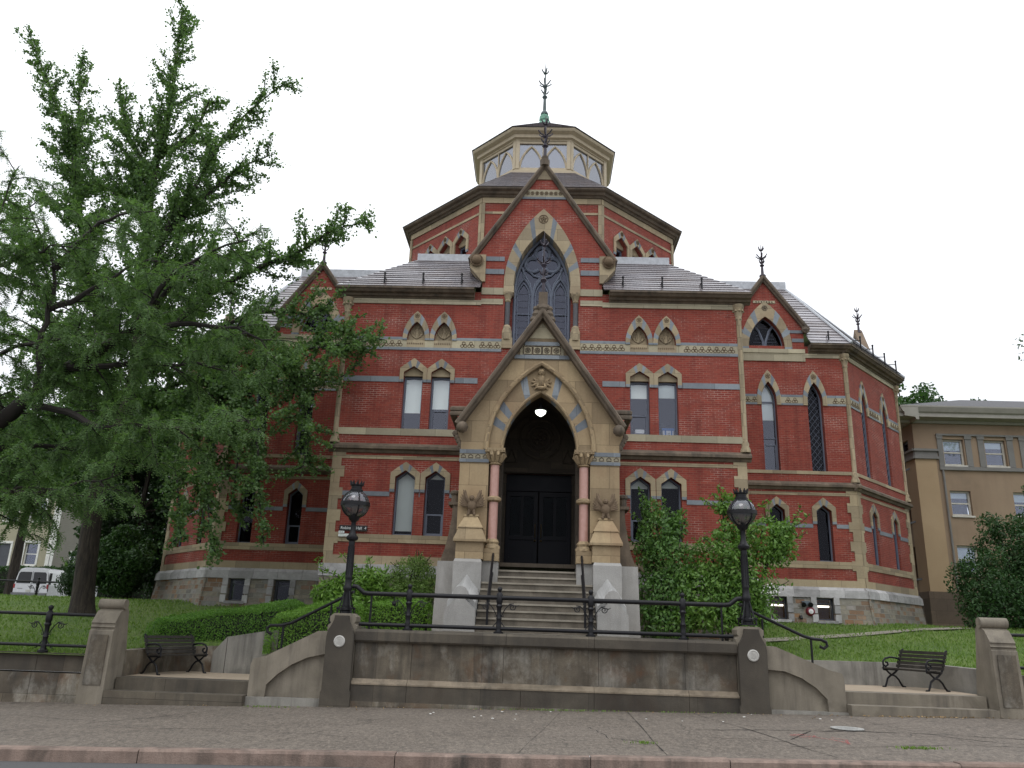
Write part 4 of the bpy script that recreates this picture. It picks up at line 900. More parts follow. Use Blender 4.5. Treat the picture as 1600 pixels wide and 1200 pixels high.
# the owl-like carved figure over the arch
k = MB(); c0 = FPO.P(0, 8.46, -0.08)
k.ball(c0 + Vector((0, 0, -0.02)), 0.125, 10, 0, (0.95, 0.7, 1.6)); k.ball(c0 + Vector((0, -0.03, 0.20)), 0.10, 10, 0, (1, 0.9, 1)); k.ball(c0 + Vector((0, -0.05, -0.26)), 0.12, 8, 0, (1.2, 0.6, 0.5))
for s in (-1, 1):
    k.ball(c0 + Vector((s * 0.065, -0.01, 0.29)), 0.035, 6, 0, (0.8, 0.8, 1.8)); k.ball(c0 + Vector((s * 0.04, -0.11, 0.21)), 0.025, 6)
    for i, q in enumerate((-50, -20, 10, 40)):
        dx, dz = math.cos(R(q)) * s, math.sin(R(q)); k.tube([c0 + Vector((s * 0.08, 0, -0.1)), c0 + Vector((dx * 0.18, -0.03, -0.12 + dz * 0.12)), c0 + Vector((dx * 0.30, 0, -0.12 + dz * 0.24))], [0.04, 0.045, 0.012], 6)
k.build('carved_owl', TANP, P, True)
coping(FPO, (2.2, 6.98), 10.22, 0.18, -2.95, 0.34, BROWN).parent = P
cp = MB(); cp.box(PX - 0.13, PX + 0.13, PY - 0.25, PY + 0.1, 10.6, 11.0)
for q in (-1, 1):
    for r_, x, z in ((0.15, 0.16, 10.32), (0.13, 0.24, 10.16), (0.10, 0.1, 10.55), (0.09, 0.2, 10.5)): cp.ball((PX + q * x, PY - 0.18, z), r_, 8)
cp.ball((PX, PY - 0.2, 10.5), 0.16, 8); cp.build('finial_base', BROWN, P, True)
finial((PX, PY - 0.1, 10.62), 2.4, 0.05)
# roof of the porch, inner jambs, vault and back wall with the doors
for s in (-1, 1):
    a, b, t1, t2 = Vector((PX + s * 2.35, PY + 0.1, 6.95)), Vector((PX + s * 2.35, 24.45, 6.95)), Vector((PX, PY + 0.1, 10.32)), Vector((PX, 24.45, 10.32))
    slate_roof(*((b, a, t1, t2) if s < 0 else (a, b, t2, t1)))
j = MB()
for s in (-1, 1):
    j.fbox(FPO, *sorted((s * 1.02, s * 1.74)), 3.4, 6.4, -1.1, -0.5); j.fbox(FPO, *sorted((s * 1.30, s * 1.74)), 3.4, 8.0, -2.95, -1.1)
va = arch(1.30, 2.0, 8)
for i in range(len(va) - 1): j.face([FPO.P(va[i][0], 6.3 + va[i][1], -0.5), FPO.P(va[i + 1][0], 6.3 + va[i + 1][1], -0.5), FPO.P(va[i + 1][0], 6.3 + va[i + 1][1], -2.8), FPO.P(va[i][0], 6.3 + va[i][1], -2.8)])
wall(j, FPO, [(-1.4, 3.38), (-1.0, 3.38), (-1.0, 6.25), (1.0, 6.25), (1.0, 3.38), (1.4, 3.38), (1.4, 8.6), (-1.4, 8.6)], [], 0.1, d=-2.75)
j.fbox(FPO, -1.4, 1.4, 6.27, 6.42, -2.75, -2.66)
j.tube([FPO.P(0.62 * math.cos(q), 7.35 + 0.62 * math.sin(q), -2.74) for q in [2 * math.pi * i / 24 for i in range(24)]], 0.05, 6, closed=True)
j.tube([FPO.P(0.42 * math.cos(q), 7.35 + 0.42 * math.sin(q), -2.74) for q in [2 * math.pi * i / 20 for i in range(20)]], 0.03, 6, closed=True)
rosette(j, FPO, 0, 7.35, 0.3, -2.73)
for s in (-1, 1): j.tube([FPO.P(s * 0.86 + x, 6.8 + z, -2.74) for x, z in ((-0.16, -0.2), (0.16, -0.2), (0, 0.2))], 0.03, 5, closed=True)
j.box(PX - 1.4, PX + 1.4, PY + 0.4, 24.6, 3.30, 3.40)
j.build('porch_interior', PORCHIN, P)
dr = MB()
for s in (-1, 1):
    x0, x1 = sorted((s * 0.02, s * 0.98)); f = FPO
    for (u0, u1, z0, z1) in ((x0, x0 + 0.12, 3.42, 5.72), (x1 - 0.12, x1, 3.42, 5.72), (x0 + 0.12, x1 - 0.12, 3.42, 3.72), (x0 + 0.12, x1 - 0.12, 4.28, 4.4), (x0 + 0.12, x1 - 0.12, 5.58, 5.72)): dr.fbox(f, u0, u1, z0, z1, -2.95, -2.86)
    dr.fbox(f, x0 + 0.12, x1 - 0.12, 3.72, 4.28, -2.94, -2.90); dr.fbox(f, (x0 + x1) / 2 - 0.04, (x0 + x1) / 2 + 0.04, 4.4, 5.58, -2.95, -2.87)
dr.fbox(FPO, -1.0, 1.0, 5.74, 5.86, -2.95, -2.83); dr.fbox(FPO, -1.0, 1.0, 5.86, 6.25, -2.93, -2.88)
D = dr.build('front_door', DOORM, HALL)
g = MB(); [g.fbox(FPO, *sorted((s * 0.13, s * 0.87)), 4.4, 5.58, -2.93, -2.92) for s in (-1, 1)]; g.build('glass', GLASSK, D)
h = MB()
for s in (-1, 1): h.tube([FPO.P(s * 0.09, 4.35, -2.84), FPO.P(s * 0.09, 4.75, -2.84)], 0.016, 6); h.ball(FPO.P(s * 0.09, 4.25, -2.83), 0.035, 8)
h.build('handle', plain('worn_brass', (0.35, 0.27, 0.13), 0.35, 1.0), D)
bk = MB(); bk.fbox(FPO, -1.3, 1.3, 3.3, 6.6, -3.9, -3.8); bk.build('room', DARK, D)
# columns of pink granite
for s in (-1, 1):
    x, y = PX + s * 1.215, PY + 0.10
    m = MB(); m.lathe([(0.125, 3.98), (0.125, 6.0)], (x, y, 0), 18); c = m.build('porch_column', PINK, P, True)
    q = MB(); q.box(x - 0.2, x + 0.2, y - 0.2, y + 0.3, 3.40, 3.72); q.lathe([(0.22, 3.72), (0.22, 3.78), (0.17, 3.84), (0.19, 3.90), (0.135, 3.98)], (x, y, 0), 18)
    q.lathe([(0.13, 4.96), (0.20, 5.0), (0.21, 5.04), (0.20, 5.08), (0.13, 5.12)], (x, y, 0), 18); q.build('column_base', TANP, c, True)
    q = MB(); q.lathe([(0.14, 5.97), (0.18, 6.0), (0.14, 6.04), (0.15, 6.1), (0.20, 6.22), (0.27, 6.32)], (x, y, 0), 16); q.box(x - 0.27, x + 0.27, y - 0.24, y + 0.42, 6.31, 6.42)
    for k in range(10):
        a = 2 * math.pi * k / 10; dx, dy = math.cos(a), math.sin(a); q.tube([(x + dx * 0.15, y + dy * 0.15, 6.06), (x + dx * 0.23, y + dy * 0.23, 6.2), (x + dx * 0.29, y + dy * 0.29, 6.27), (x + dx * 0.30, y + dy * 0.30, 6.21)], [0.04, 0.055, 0.05, 0.02], 6)
    for k in range(6): q.ball((x - 0.24 + k * 0.096, y - 0.245, 6.365), 0.022, 6)
    q.build('capital', TANP, c, True)
# pedestals with eagles, granite blocks and scroll buttresses
for s in (-1, 1):
    cx = PX + s * 1.78; m = MB()
    m.box(cx - 0.36, cx + 0.36, PY - 0.32, PY - 0.01, 3.42, 3.86); m.loft([[(cx + a * h, PY - 0.0 - (0.0 if b > 0 else g), z) for a, b in ((-1, -1), (1, -1), (1, 1), (-1, 1))] for h, g, z in ((0.43, 0.40, 3.86), (0.43, 0.40, 3.92), (0.30, 0.30, 4.22), (0.33, 0.33, 4.22), (0.32, 0.32, 4.25), (0.17, 0.2, 4.53), (0.20, 0.22, 4.53), (0.20, 0.22, 4.58))])
    m.build('pedestal', TANP, P)
    e = MB(); c = Vector((cx, PY - 0.16, 4.82))
    e.ball(c, 0.13, 10, 0, (0.95, 0.9, 1.35)); e.ball(c + Vector((0, -0.05, 0.2)), 0.075, 8); e.tube([c + Vector((0, -0.1, 0.2)), c + Vector((0, -0.17, 0.18)), c + Vector((0, -0.18, 0.14))], [0.03, 0.022, 0.006], 6)
    for q in (-1, 1):
        e.tube([c + Vector((q * 0.05, -0.03, -0.12)), c + Vector((q * 0.08, -0.05, -0.24))], [0.05, 0.03], 6); e.ball(c + Vector((q * 0.08, -0.07, -0.235)), 0.04, 6)
        for k in range(7):
            t_ = k / 6; root = c + Vector((q * 0.08, 0.02, 0.08 - 0.10 * t_)); ang = R(72 - 62 * t_); Lf = 0.36 - 0.10 * t_
            tip = root + Vector((q * Lf * math.cos(ang), 0.03, Lf * math.sin(ang))); mid = root.lerp(tip, 0.5) + Vector((q * 0.03, -0.03, 0.0))
            e.tube([root, mid, tip], [0.035, 0.042, 0.012], 6)
        e.tube([c + Vector((q * 0.07, -0.02, 0.1)), c + Vector((q * 0.17, -0.03, 0.22)), c + Vector((q * 0.24, 0, 0.42))], [0.05, 0.045, 0.015], 6)
    for k in range(5): e.tube([c + Vector((0, 0, -0.12)), c + Vector((-0.08 + 0.04 * k, -0.0, -0.26))], [0.04, 0.02], 6)
    e.build('carved_eagle', CARVE if False else stone('brown_eagle_stone', (0.11, 0.075, 0.046), (0.19, 0.135, 0.085)) if 'brown_eagle_stone' not in MATS else MATS['brown_eagle_stone'], P, True)
    b = MB(); x0, x1 = sorted((PX + s * 1.44, PX + s * 2.17))
    b.hexa([(x0, PY - 0.42, 1.2), (x1, PY - 0.42, 1.2), (x1, PY + 1.2, 1.2), (x0, PY + 1.2, 1.2)], [(x0, PY - 0.42, 3.34), (x1, PY - 0.42, 3.34), (x1, PY + 1.2, 3.34), (x0, PY + 1.2, 3.34)])
    b.hexa([(x0, PY - 0.42, 3.34), (x1, PY - 0.42, 3.34), (x1, PY + 1.2, 3.34), (x0, PY + 1.2, 3.34)], [(x0 + 0.03, PY - 0.36, 3.415), (x1 - 0.03, PY - 0.36, 3.415), (x1 - 0.03, PY + 1.2, 3.415), (x0 + 0.03, PY + 1.2, 3.415)])
    y0, y1 = sorted((PX + s * 2.17, PX + s * 2.62))
    b.hexa([(y0 - (0.06 if s < 0 else 0), PY - 0.1, 1.2), (y1 + (0.06 if s > 0 else 0), PY - 0.1, 1.2), (y1 + (0.06 if s > 0 else 0), 24.4, 1.2), (y0 - (0.06 if s < 0 else 0), 24.4, 1.2)], [(y0, PY - 0.1, 3.36), (y1, PY - 0.1, 3.36), (y1, 24.4, 3.36), (y0, 24.4, 3.36)])
    b.fbox(FPO, *sorted((s * 1.03, s * 1.46)), 1.4, 3.395, -1.2, 0.02); b.build('granite_base', GRAN, P)
    u = MB(); pr = [(2.16, 3.37), (2.58, 3.37), (2.58, 3.5), (2.50, 3.72), (2.42, 4.1), (2.36, 4.5), (2.34, 4.9), (2.16, 4.9)]
    pr = [(s * x, z) for x, z in pr][::s]; u.prism(FPO, pr, -1.0, -0.35, back=True); u.fbox(FPO, *sorted((s * 2.16, s * 2.46)), 4.9, 4.98, -1.05, -0.3); u.lathe([(0.1, 4.98), (0.1, 5.2), (0.14, 5.24), (0.14, 5.3), (0.09, 5.33)], (PX + s * 2.32, PY + 0.62, 0), 10)
    u.build('scroll_buttress', BROWN, P)
# cheek walls with knobbed fronts, and the flight of steps
def cheek(s):
    cx = PX + s * 1.80
    kn = [(-0.37, 0.0), (0.37, 0.0), (0.36, 0.55), (0.20, 0.70), (0.13, 0.76), (0.17, 0.82), (0.185, 0.88), (0.16, 0.95), (0.10, 1.02), (0, 1.05), (-0.10, 1.02), (-0.16, 0.95), (-0.185, 0.88), (-0.17, 0.82), (-0.13, 0.76), (-0.20, 0.70), (-0.36, 0.55)]
    ga = [(-0.35, 0.0), (0.35, 0.0), (0.34, 1.0), (0.27, 1.10), (0.2, 1.17), (0.15, 1.22), (0.11, 1.27), (0.08, 1.31), (0.04, 1.36), (0, 1.4), (-0.04, 1.36), (-0.08, 1.31), (-0.11, 1.27), (-0.15, 1.22), (-0.2, 1.17), (-0.27, 1.10), (-0.34, 1.0)]
    m = MB(); K = lambda z: z * 1.1 if z > 0 else z
    f = [Vector((cx + x, 19.52, 1.5 + K(z))) for x, z in kn]; f2 = [Vector((cx + x, 19.74, 1.5 + K(z))) for x, z in kn]
    m.loft([f, f2])
    o2 = m.build('cheek_wall', GRAN)
    g = [(x, z * 0.86) for x, z in ga]; m = MB()
    m.loft([[Vector((cx + x, 19.78, 1.48 + z * 0.93)) for x, z in g], [Vector((cx + x, 21.2, 1.48 + z * 1.12)) for x, z in ga]])
    m.build('coping', stone('skylit_granite', (0.36, 0.36, 0.35), (0.45, 0.45, 0.44), (0.28, 0.275, 0.265), scale=1.0, bump=0.2, fine=40) if 'skylit_granite' not in MATS else MATS['skylit_granite'], o2); o = o2  # paler colour imitates sky light on the sloping top
    return tag(o, 'pale granite stair cheek with a knob-shaped front, ' + ('left' if s < 0 else 'right') + ' of the front steps', 'cheek wall', 'granite cheek walls of the front steps')
cheek(-1); cheek(1)
st = MB(); n = 9
st.box(PX - 2.15, PX + 2.15, 19.28, 19.62, 1.5, 1.62)
for i in range(n):
    z = 1.62 + (i + 1) * 0.178 - 0.02; y = 19.58 + i * 0.265; hw = 1.43 if i < 7 else 1.02 + 0.02
    if i >= 7: y += 0.1
    st.box(PX - hw, PX + hw, y, 22.4, z - 0.178, z - 0.045, 1); st.box(PX - hw - 0.0, PX + hw + 0.0, y - 0.035, 22.4, z - 0.045, z)
o = st.build('front_steps', [stone('pale_tread', (0.25, 0.225, 0.18), (0.33, 0.30, 0.245), (0.2, 0.17, 0.13), scale=1.6, streak=0.3, fine=50), stone('dark_riser', (0.10, 0.085, 0.065), (0.19, 0.165, 0.13), (0.06, 0.05, 0.04), scale=1.6, streak=0.6, fine=50)]); tag(o, 'worn grey granite steps rising to the dark porch doors', 'steps')  # treads paler, risers darker

def stair_rail(s):
    x = PX + s * 1.16; t = thing('stair_handrail', 'black iron handrail on the front steps, ' + ('left' if s < 0 else 'right') + ' side with its bar end turned outward', 'handrail', (x, 20, 1.6), 0, 'handrails of the front steps')
    m = MB(); m.tube([(s * 0.42, -0.32, 0.78), (s * 0.1, -0.32, 0.78), (0, -0.3, 0.78), (0, -0.2, 0.80), (0, 1.75, 2.22), (0, 2.05, 2.24), (0, 2.12, 2.16)], 0.032, 8); m.build('rail', IRON, t, True)
    m = MB(); m.tube([(0, -0.28, 0.0), (0, -0.28, 0.79)], 0.028, 8); m.build('post', IRON, t, True)
    m = MB(); m.tube([(0, 1.55, 1.3), (0, 1.55, 2.08)], 0.028, 8); m.build('post', IRON, t, True)
    m = MB(); m.tube([(0, -0.28, 0.25), (0, 1.55, 1.55)], 0.014, 6); m.build('lower_bar', IRON, t, True)
stair_rail(-1); stair_rail(1)

# porch lamp, glowing under the vault
pl = thing('porch_lamp', 'small glowing dome lamp hanging under the tip of the porch arch', 'lamp', (PX, PY + 0.75, 7.72))
m = MB(); m.lathe([(0.02, -0.16), (0.085, -0.12), (0.14, -0.07), (0.155, 0.0)], n=16); m.build('lamp_glass', emit('porch_lamp_glow', (0.93, 1.0, 0.88), 5.0), pl, True)
m = MB(); m.lathe([(0.20, 0.0), (0.20, 0.04), (0.06, 0.08), (0.05, 0.25)], n=14); m.build('fitting', IRON, pl, True)

# things fixed to or seen in the hall
ab = thing('alarm_bell', 'dark red round fire bell with white centre on the stone plinth', 'alarm bell', (AX + 9.48, 29.1 - 0.19, 2.60))
m = MB(); m.T = Matrix.Rotation(R(90), 4, 'X'); m.lathe([(0.06, -0.06), (0.15, -0.02), (0.16, 0.02), (0.13, 0.08), (0.085, 0.1)], n=20); m.build('gong', plain('bell_red', (0.16, 0.018, 0.03), 0.4), ab, True)
m = MB(); m.T = Matrix.Rotation(R(90), 4, 'X'); m.lathe([(0.085, 0.095), (0.08, 0.11), (0.03, 0.115), (0.025, 0.14), (0.005, 0.145)], n=16); m.build('hub', plain('bell_white', (0.7, 0.7, 0.7), 0.4), ab, True)
fl = thing('flood_light', 'grey two-headed floodlight above the red fire bell', 'floodlight', (AX + 9.36, 29.1 - 0.15, 2.86))
m = MB(); m.box(-0.14, 0.14, -0.06, 0.02, -0.06, 0.08); m.build('housing', plain('flood_grey', (0.10, 0.13, 0.15), 0.4), fl)
for q in (-1, 1): m = MB(); m.T = Matrix.Translation((q * 0.12, -0.1, -0.02)) @ Matrix.Rotation(R(115), 4, 'X'); m.lathe([(0.03, -0.05), (0.075, 0.0), (0.085, 0.07), (0.07, 0.075)], n=12); m.build('lamp_head', IRON, fl, True)
vp = MB(); vp.tube([(AX + 9.12, 29.0, 2.42), (AX + 9.12, 28.78, 2.42), (AX + 9.12, 28.74, 2.34)], 0.045, 8); tag(vp.build('vent_pipe', IRON, None, True), 'short black pipe stub beside the fire bell on the plinth', 'pipe')
bx = thing('archive_box', 'white and blue cardboard box behind the glass of the upper window', 'box', (AX + 4.12, 24.5 + 0.48, 7.66))
m = MB(); m.box(-0.18, 0.16, -0.1, 0.12, 0, 0.22); m.build('carton', plain('white_card', (0.75, 0.78, 0.8), 0.7), bx)
m = MB(); m.box(-0.20, 0.18, -0.11, 0.13, 0.22, 0.30); m.box(-0.12, -0.07, -0.105, -0.1, 0, 0.22); m.box(0.08, 0.12, -0.105, -0.1, 0, 0.22); m.build('lid', plain('blue_card', (0.02, 0.14, 0.42), 0.6), bx)
m = MB(); m.box(-0.02, 0.05, -0.104, -0.1, 0.13, 0.145); m.box(-0.02, 0.045, -0.104, -0.1, 0.08, 0.092); m.build('printing', IRON, bx)
bg2 = thing('black_bag', 'crumpled black bag on top of the blue-lidded box in the window', 'bag', (AX + 4.02, 24.5 + 0.5, 7.97))
m = MB(); [m.ball((random.uniform(-0.12, 0.1), random.uniform(-0.03, 0.05), random.uniform(0.04, 0.16)), random.uniform(0.05, 0.1), 7, 0, (1.3, 0.8, 0.9)) for _ in range(9)]; m.build('bag_folds', IRON, bg2, True)
pp = MB(); [pp.box(-0.14 + random.uniform(0, 0.02), 0.14 + random.uniform(0, 0.02), -0.1, 0.1, k * 0.025, k * 0.025 + 0.02) for k in range(7)]
pp = pp.build('paper_stack', plain('paper_white', (0.72, 0.72, 0.7), 0.8)); pp.location = (AX + 3.2, 24.5 + 0.46, 7.72); tag(pp, 'stack of white papers on the sill behind the vent window', 'papers')
# ------------------------------------------------------------------ ground, pavement, road
TX = 0.2
def side_z(x): return 0.05 + 0.02 * max(-45, min(45, x))
def lawn_z(x, y):
    P = [(18.0, 0.78), (22.0, 1.12), (29.0, 2.22), (33, 2.3), (45, 2.02), (60, 2.0), (400, 2.0)]
    for (a, za), (b, zb) in zip(P[:-1], P[1:]):
        if y <= b: return za + (zb - za) * max(0, (y - a)) / (b - a)
    return 2.0
def sheet(name, xs, ys, zf, mat, kind='structure'):
    nx, ny = len(xs), len(ys); me = bpy.data.meshes.new(name)
    V = [(x, y, zf(x, y)) for y in ys for x in xs]; F = [(j * nx + i, j * nx + i + 1, (j + 1) * nx + i + 1, (j + 1) * nx + i) for j in range(ny - 1) for i in range(nx - 1)]
    me.from_pydata(V, [], F); me.materials.append(mat); me.polygons.foreach_set('use_smooth', [True] * len(F)); me.update()
    o = bpy.data.objects.new(name, me); COL.objects.link(o); o['kind'] = kind; return o
XL, XR = TX - 9.75, TX + 10.3
def lz(x, y):
    if XL + 0.01 < x < XR - 0.01 and y < (21.75 if x < TX else 22.0): return 0.0
    z = lawn_z(x, y)
    if y > 18.7: z += 0.035 * math.sin(x * 1.7 + y) * math.sin(y * 1.3) * min(1, (y - 18.7) / 3)
    return z
eps = 0.012
xs = sorted(set([-500, -200, -100, -70, -50] + [round(-40 + i * 1.0, 2) for i in range(81)] + [50, 70, 100, 200, 500, XL, XL + 2 * eps, XR, XR - 2 * eps]))
ys = sorted(set([18.62] + [round(19 + 0.5 * i, 2) for i in range(40)] + [21.74, 21.76, 21.99, 22.01] + [40, 45, 50, 60, 80, 120, 200, 500]))
tag(sheet('lawn', xs, ys, lz, M['lawn_grass']), kind='structure')
xs2 = [-300, -100, -45] + list(range(-40, 41, 2)) + [45, 100, 300]
sheet('sidewalk', xs2, [12.24 + 0.41 * i for i in range(17)], lambda x, y: side_z(x) + 0.012 * math.sin(x * 0.9 + y * 1.1) * (1 if 13 < y < 18 else 0), M['old_concrete_sidewalk'])
sheet('road', xs2, [-60, -20, -5, 0, 5, 9, 11, 12.1], lambda x, y: side_z(x) - 0.17 - 0.0 * y, M['asphalt_road'])
sheet('ground', [-600, -200, 0, 200, 600], [-600, -200, -60.05], lambda x, y: -1.3, M['asphalt_road'])
# granite kerb
m = MB(); x = -40.0; k = 0
while x < 40:
    L = (1.9, 3.1, 2.3, 3.6, 2.7)[k % 5]; x2 = x + L - 0.012
    def sec(q): z = side_z(q); return [(q, 12.02 + 0.01 * math.sin(k * 5), z - 0.3), (q, 12.025 + 0.01 * math.sin(k * 5), z - 0.02), (q, 12.05 + 0.01 * math.sin(k * 5), z + 0.008 + 0.006 * math.sin(k * 3)), (q, 12.25, z + 0.008 + 0.006 * math.sin(k * 3)), (q, 12.25, z - 0.3)]
    m.loft([sec(x), sec(x2)]); x += L; k += 1
tag(m.build('curb', M['pink_curb_granite']), kind='structure')
# joints and cracks of the old slabs, cut as thin dark strips
m = MB()
def crack(pts, w):
    P = [Vector((x, y, side_z(x) + 0.006 + 0.012 * math.sin(x * 0.9 + y * 1.1) * (1 if 13 < y < 18 else 0))) for x, y in pts]
    for a, b in zip(P[:-1], P[1:]):
        t = (b - a); t.z = 0; n = Vector((-t.y, t.x, 0)).normalized() * w / 2
        m.face([a - n, b - n, b + n, a + n])
def wander(x0, y0, x1, y1, w, amp=0.06, n=14):
    pts = []; o = 0
    for i in range(n + 1):
        o = o * 0.7 + random.uniform(-amp, amp); t = i / n; pts.append((x0 + (x1 - x0) * t + o * 0.5, y0 + (y1 - y0) * t + o))
    for a, b in zip(pts[:-1], pts[1:]): crack([a, b], w * random.uniform(0.5, 1.6))
for a in ((-9.2, 12.4, -6.0, 18.3, 0.014), (-4.2, 12.4, -2.2, 18.4, 0.008), (-0.2, 12.4, 0.6, 18.5, 0.008), (1.9, 12.4, 2.0, 18.4, 0.014), (4.3, 12.4, 3.4, 18.4, 0.014), (7.6, 12.4, 6.4, 18.3, 0.009), (11, 12.4, 9.5, 18.2, 0.01)):
    wander(*a[:5], amp=0.01)
for a in ((2.9, 15.5, 5.2, 15.6, 0.03), (5.2, 15.6, 6.5, 15.7, 0.05), (6.5, 15.7, 8.8, 14.9, 0.035), (8.8, 14.9, 12.5, 15.1, 0.03), (6.9, 15.6, 7.6, 14.5, 0.03), (7.6, 14.5, 9.5, 14.0, 0.012), (4.2, 14.3, 4.9, 15.5, 0.02), (3.0, 14.4, 4.2, 14.1, 0.015), (1.0, 15.7, 1.25, 14.2, 0.022), (1.25, 14.2, 1.9, 13.7, 0.02), (1.1, 14.5, -1.0, 13.9, 0.014), (-4.3, 14.2, -2.6, 13.6, 0.012), (-6.3, 14.5, -4.4, 14.6, 0.016), (-4.3, 14.25, -7.3, 14.5, 0.010), (5.0, 13.5, 6.8, 14.0, 0.02), (6.8, 14.0, 8.5, 13.9, 0.02), (4.0, 13.6, 5.0, 13.5, 0.018), (6.4, 16.8, 8.2, 17.6, 0.008), (3.2, 17.2, 4.2, 15.9, 0.008), (-9.5, 15.9, -7.9, 15.3, 0.012)):
    wander(*a, amp=0.05)
tag(m.build('sidewalk_cracks', plain('crack_dirt', (0.025, 0.021, 0.018), 0.95), recalc=False), kind='structure')
# round cover and the red survey mark
x, y = 5.75, 16.05; mc = MB(); mc.lathe([(0.29, 0.0), (0.29, 0.012), (0.26, 0.014), (0.255, 0.010), (0.0, 0.011)], n=32)
for k in range(-3, 4): mc.box(-0.2 + abs(k) * 0.03, 0.2 - abs(k) * 0.03, k * 0.06 - 0.01, k * 0.06 + 0.01, 0.008, 0.016)
o = mc.build('utility_cover', stone('pale_cover', (0.30, 0.30, 0.285), (0.40, 0.40, 0.38), scale=6)); o.location = (x, y, side_z(x) + 0.004); tag(o, 'pale round utility cover set in the sidewalk', 'utility cover')
m = MB()
def paint(pts, w):
    P = [Vector((a, b, side_z(a) + 0.007 + 0.012 * math.sin(a * 0.9 + b * 1.1))) for a, b in pts]
    for a, b in zip(P[:-1], P[1:]):
        t = b - a; t.z = 0; n = Vector((-t.y, t.x, 0)).normalized() * w / 2; m.face([a - n, b - n, b + n, a + n])
c0 = (4.55, 14.75)
paint([(4.35, 14.85), (4.55, 14.95), (4.75, 14.8), (4.70, 14.65), (4.45, 14.7), (4.35, 14.85)], 0.06); paint([(4.6, 14.7), (4.85, 14.35), (5.0, 13.95), (4.95, 13.8)], 0.06); paint([(4.95, 14.6), (5.1, 14.3), (4.98, 13.95)], 0.05); paint([(4.45, 14.6), (4.6, 14.4)], 0.04)
tp = NT('sprayed_red_paint'); v = tp.coords('Object'); tp.col((0.42, 0.07, 0.075)); tp.rough(0.8)
trn = tp.n('ShaderNodeBsdfTransparent'); ms = tp.n('ShaderNodeMixShader'); tp.l(tp.ramp(tp.noise(v, 30, 4, 0.7), [(0.45, 0.0), (0.6, 0.8)]), ms.inputs[0]); tp.l(trn.outputs[0], ms.inputs[1]); tp.l(tp.b.outputs[0], ms.inputs[2]); tp.l(ms.outputs[0], tp.out.inputs['Surface'])
tag(m.build('paint_mark', tp.m, recalc=False), 'faded red sprayed squiggle on the sidewalk near the kerb', 'paint mark')
# litter: small pale specks and dead leaves against the wall foot
n = 240; X = np.concatenate([rng.uniform(-10, 10, 110), rng.normal(8.3, 0.9, 130)]); Y = np.concatenate([18.55 - rng.exponential(0.25, 110), 18.36 - rng.exponential(0.07, 130)])
Z = np.array([side_z(a) for a in X]) + 0.022; C = np.stack([X, Y, Z], 1); A, B = rand_axes(n, 0.05, 0.035, np.array([[0, 0, 3.0]]))
tag(leaf_mesh('fallen_leaves', C, A, B, leafmat('dead_leaf', (0.20, 0.12, 0.05), (0.33, 0.22, 0.10), (0.42, 0.36, 0.24), 0.1)), 'brown dead leaves blown against the step foot', 'leaves', kind='stuff')
m = MB()
for _ in range(16):
    a, b = random.uniform(-3, 6), random.uniform(16.3, 18.4); m.ball((a, b, side_z(a) + 0.022), random.uniform(0.012, 0.022), 6, 0, (1.4, 1, 0.5))
tag(m.build('gum_litter', plain('chewed_white', (0.6, 0.6, 0.57), 0.7)), 'white specks of gum and paper on the sidewalk', 'litter', kind='stuff')
def tuft(cx, cy, rx, ry, n, h):
    C = np.stack([rng.normal(cx, rx, n), rng.normal(cy, ry, n), np.zeros(n)], 1); C[:, 2] = [side_z(a) for a in C[:, 0]]; A = np.stack([rng.normal(0, h * 0.4, n), rng.normal(0, h * 0.4, n), np.full(n, h)], 1) * 0.5; B = rng.normal(0, 0.006, (n, 3)); C += A; return C, A, B
parts = [tuft(5.85, 13.45, 0.16, 0.04, 160, 0.05), tuft(1.72, 13.55, 0.1, 0.05, 60, 0.05), tuft(0.4, 18.45, 0.9, 0.04, 160, 0.05), tuft(-8.6, 12.7, 0.08, 0.05, 60, 0.06), tuft(-5.8, 18.2, 0.3, 0.03, 60, 0.05), tuft(9.0, 12.6, 0.4, 0.05, 60, 0.05), tuft(3.2, 18.45, 0.7, 0.03, 80, 0.04)]
GRASSL = leafmat('grass_blade', (0.085, 0.17, 0.025), (0.17, 0.26, 0.055), (0.24, 0.24, 0.09), 0.3)
tag(leaf_mesh('weeds', *[np.concatenate([p[i] for p in parts]) for i in range(3)], GRASSL), 'tufts of green weeds growing in the sidewalk cracks', 'weeds', kind='stuff')
# grass blades over the lawn that shows
def lawn_pts(n, x0, x1, y0, y1):
    X = rng.uniform(x0, x1, n); Y = y0 + (y1 - y0) * rng.uniform(0, 1, n) ** 1.4
    keep = ~((X > XL - 0.05) & (X < XR + 0.05) & (Y < np.where(X < TX, 21.9, 22.15))) & ~((np.abs(X - TX) < 6.4) & (Y > 21))
    keep &= ~((X > 4.9) & (X < 17) & (np.abs(Y - (23.2 + 0.07 * (X - 7))) < 0.0)); return X[keep], Y[keep]
gx, gy = [], []
for a in ((34000, -26, -8, 18.75, 30), (40000, 6.3, 22, 18.75, 30), (9000, -40, -12, 28, 44)): q = lawn_pts(*a); gx.append(q[0]); gy.append(q[1])
X = np.concatenate(gx); Y = np.concatenate(gy); n = len(X); h = rng.uniform(0.05, 0.11, n)
Z = np.array([lz(a, b) for a, b in zip(X, Y)]); A = np.stack([rng.normal(0, 0.025, n), rng.normal(0, 0.025, n), h], 1) * 0.5; C = np.stack([X, Y, Z - 0.01], 1) + A; B = np.stack([rng.normal(0, 0.012, n), rng.normal(0, 0.008, n), np.zeros(n)], 1)
tag(leaf_mesh('grass', C, A, B, GRASSL), 'short green grass blades of the lawns either side of the terrace', 'grass', kind='stuff')
m = MB()
P = [(5.2, 24.4), (7.4, 25.3), (10, 26.6), (12.6, 28.0), (14.5, 28.9), (18, 30)]
